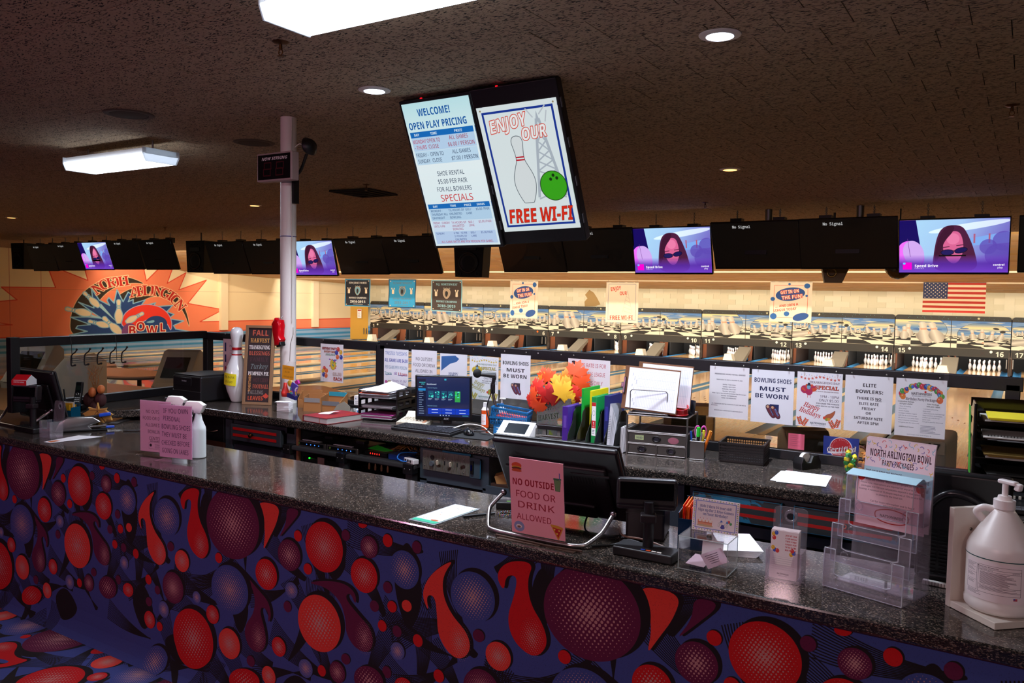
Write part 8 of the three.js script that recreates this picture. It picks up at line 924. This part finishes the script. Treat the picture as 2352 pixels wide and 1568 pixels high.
for (const [x, z, lab] of [[-5.63, -3.6, 'round flush ceiling speaker grille above the left rail'], [-5.71, -4.81, 'round flush ceiling speaker grille just left of the column']]) { const t = thing('ceiling_speaker', lab, 'ceiling speaker', [x, CEIL, z]); part('grille', lt([[0, -0.012], [0.12, -0.01], [0.13, -0.004], [0.13, 0]], 32), M(0x4a3c32, 0.9), t); part('ring', lt([[0.13, 0], [0.135, -0.01], [0.17, -0.006], [0.175, 0]], 32), M(0x57483c, 0.8), t); }
[[-3.3, -2.95, 'sprinkler head left of the big ceiling light'], [-6.7, -7.3, 'sprinkler head beside the square air diffuser'], [-0.15, -6.2, 'sprinkler head near the right edge of the ceiling'], [-3.7, -10.6, 'sprinkler head before the television poles'], [-15.2, -10.5, 'sprinkler head above the starburst mural']].forEach(([x, z, lab]) => { const t = thing('sprinkler', lab, 'sprinkler', [x, CEIL, z]); part('escutcheon', lt([[0, -0.012], [0.03, -0.01], [0.045, 0]], 20), metal(0x5a3a24, 0.4), t); part('frame', [cy(0.008, 0.01, 0.03, 0, -0.025, 0, 12), tor(0.014, 0.003, 0, -0.052, 0)], metal(0x6a4a2c, 0.4), t); part('deflector', cy(0.018, 0.018, 0.003, 0, -0.072, 0, 10), metal(0x6a4a2c, 0.4), t); });
{ const t = thing('flood_light', 'tan angled floodlight hanging under the sixteenth television', 'light fixture', [-2.45, 2.36, -12.6], 0.3); part('housing', ex([[-0.16, 0.14], [-0.1, -0.14], [0.12, -0.14], [0.24, 0.14]], 0.18, 0.01, 0, 0, -0.09), M(0x8a7a5a, 0.5), t); part('reflector', tor(0.06, 0.015, -0.02, 0, 0.1), metal(0xc8b070, 0.3), t); part('hanger', bx(0.03, 0.78, 0.03, 0, 0.48, 0), black, t); }
{ const t = thing('mirror_ball', 'dark mirror ball hanging behind the rightmost music clip television', 'mirror ball', [-1.55, 2.44, -12.4]); const g = new THREE.IcosahedronGeometry(0.18, 3); part('ball', fin(g), M(0x6a665e, 0.15, { metalness: 1, flatShading: true }), t); part('hanging_rod', cy(0.01, 0.01, 0.62, 0, 0.48, 0, 8), black, t); }
// ================================================================ seating beyond the rail
const conM = M(0x8b857a, 0.5), conD = M(0x4a463f, 0.5);
function console1(label, x, z, ry, top, s = 1, m = conM, scr = true) { const t = thing('scoring_console', label, 'scoring console', [x, FLOOR, z], ry); const H = top - FLOOR; part('pedestal', rb(0.34 * s, H - 0.5 * s, 0.34 * s, 0.03, 0, (H - 0.5 * s) / 2, -0.05), M(0x6a655c, 0.6), t); part('head', toCreasedNormals(ex([[0.34 * s, 0], [0.36 * s, 0.08 * s], [0.3 * s, 0.12 * s], [-0.08 * s, 0.56 * s], [-0.18 * s, 0.58 * s], [-0.3 * s, 0.5 * s], [-0.3 * s, 0.02], [-0.1 * s, -0.06]], 0.5 * s, 0.02, 0.25 * s, H - 0.58 * s, 0, -Math.PI / 2), 0.5), m, t); if (scr) { const a = Math.atan2(0.44, 0.38); part('screen', bx(0.36 * s, 0.006, 0.38 * s, 0, H - 0.23 * s, 0.135 * s, 0, a), M(0x11140f, 0.08), t); part('keyboard_shelf', rb(0.42 * s, 0.025, 0.12 * s, 0.008, 0, H - 0.475 * s, 0.34 * s, 0, 0.5), M(0x9a958a, 0.4), t); part('camera_eye', cy(0.03 * s, 0.03 * s, 0.01, 0, H - 0.055 * s, -0.06 * s, 16, 0, 0.7), M(0x222222, 0.2), t); } return t; }
console1('grey scoring console with slanted screen right of the printer end tables', -13.0, -9.25, 0.55, 0.82, 1.2);
console1('grey scoring console at the left edge of the glass rail', -13.6, -7.0, 0.5, 1.0, 1.1); 
{ const t = console1('broad grey console with a lane plate behind the coat hooks', -11.0, -6.1, -0.9, 1.02, 1.25, conM, false); part('lane_plate', bx(0.12, 0.004, 0.16, 0, 1.47, -0.28), M(0xd8d4cc, 0.5), t); part('lower_bulge', rb(0.5, 0.35, 0.4, 0.1, 0.0, 0.72, 0.35), M(0x9a958a, 0.5), t); }
console1('grey console behind the monitor and microphone', -3.75, -5.75, 0.2, 1.1, 1.0, M(0x5a5650, 0.5), false);
console1('black console seen through the glass behind the pink note', -1.75, -8.2, 0.6, 0.68, 0.8, M(0x1a1614, 0.3)); console1('dark console behind the black woven basket', -2.75, -7.6, 0.3, 0.9, 0.9, M(0x2c2520, 0.4));
{ const t = thing('ball_return_hood', 'low grey ball return hood labelled 17 beyond the rail', 'ball return', [-0.85, FLOOR, -8.9], -0.05); part('hood', rb(0.5, 1.08, 0.9, 0.05, 0, 0.54, -0.3), M(0x77726a, 0.5), t); part('number_plate', bx(0.2, 0.12, 0.004, 0.14, 1.01, 0.152), M(0x8a857c, 0.5), t); part('numerals', word('17', 0.085, 0.003, 0.14, 1.01, 0.154), M(0x151212, 0.5), t); }
function table(label, x, z, ry, L, W) { const t = thing('lounge_table', label, 'table', [x, FLOOR, z], ry); const s = new THREE.Shape(), a = L / 2, b = W / 2; s.moveTo(-a, -b * 0.55); s.bezierCurveTo(-a, -b, -a * 0.6, -b, 0, -b); s.bezierCurveTo(a * 0.7, -b, a, -b * 0.8, a, 0); s.bezierCurveTo(a, b * 0.8, a * 0.7, b, 0, b); s.bezierCurveTo(-a * 0.6, b, -a, b, -a, b * 0.55); s.closePath(); part('tabletop', ex(s, 0.03, 0, 0, 0.715, 0, 0, -Math.PI / 2), M(0xc49a84, 0.35), t); part('edge_band', ex(s, 0.022, 0.008, 0, 0.69, 0, 0, -Math.PI / 2), M(0x5a5048, 0.5), t); for (const q of [-0.5, 0.5]) part('leg', cy(0.04, 0.05, 0.69, q * a, 0.345, 0, 14), M(0x4a463f, 0.5), t); for (const q of [-0.5, 0.5]) part('foot', bx(0.1, 0.03, W * 0.8, q * a, 0.015, 0), M(0x4a463f, 0.5), t); }
table('pale laminate lounge table in front, left of the printer', -12.9, -7.75, 0.1, 2.1, 1.0); table('pale laminate lounge table behind the front one at the left', -15.1, -9.4, 0.1, 2.3, 1.2); table('tan lounge table seen between the column and the letter trays', -10.0, -9.5, -0.5, 1.9, 1.1); table('pale lounge table cut by the left picture edge', -17.6, -9.8, 0.1, 2.4, 1.1);
function seat(label, x, z, ry, q = 0x6a6054) { const t = thing('lounge_chair', label, 'chair', [x, FLOOR, z], ry, 'lounge chairs'); const m = M(q, 0.5), g = new THREE.CylinderGeometry(0.25, 0.21, 0.34, 20, 1, true, 2.1, 2.1); part('backrest', mergeGeometries([fin(g, 0, 0.66, 0), fin(g.clone().scale(0.94, 1, 0.94), 0, 0.66, 0), tor(0.245, 0.012, 0, 0.83, 0, Math.PI / 2)]), m, t); part('seat', lt([[0, 0.42], [0.2, 0.43], [0.22, 0.45], [0.2, 0.47], [0, 0.455]], 24), m, t); part('post', cy(0.03, 0.03, 0.42, 0, 0.21, 0, 12), M(0x3a3632, 0.4), t); part('foot', lt([[0, 0.03], [0.2, 0.012], [0.2, 0], [0, 0]], 24), M(0x3a3632, 0.4), t); }
seat('brown moulded lounge chair between the front tables', -11.2, -8.6, 0.4); seat('grey moulded lounge chair beside the back left table', -13.6, -9.9, -0.5); seat('dark moulded lounge chair left of the letter trays', -8.3, -9.1, 0.9, 0x3a342e); seat('dark moulded lounge chair behind the Twisted Tuesdays notice', -7.2, -9.1, 0.5, 0x3f3932); 
scene.traverse((o) => { if (o.isMesh) { o.castShadow = true; o.receiveShadow = true; } });
renderer.render(scene, camera);
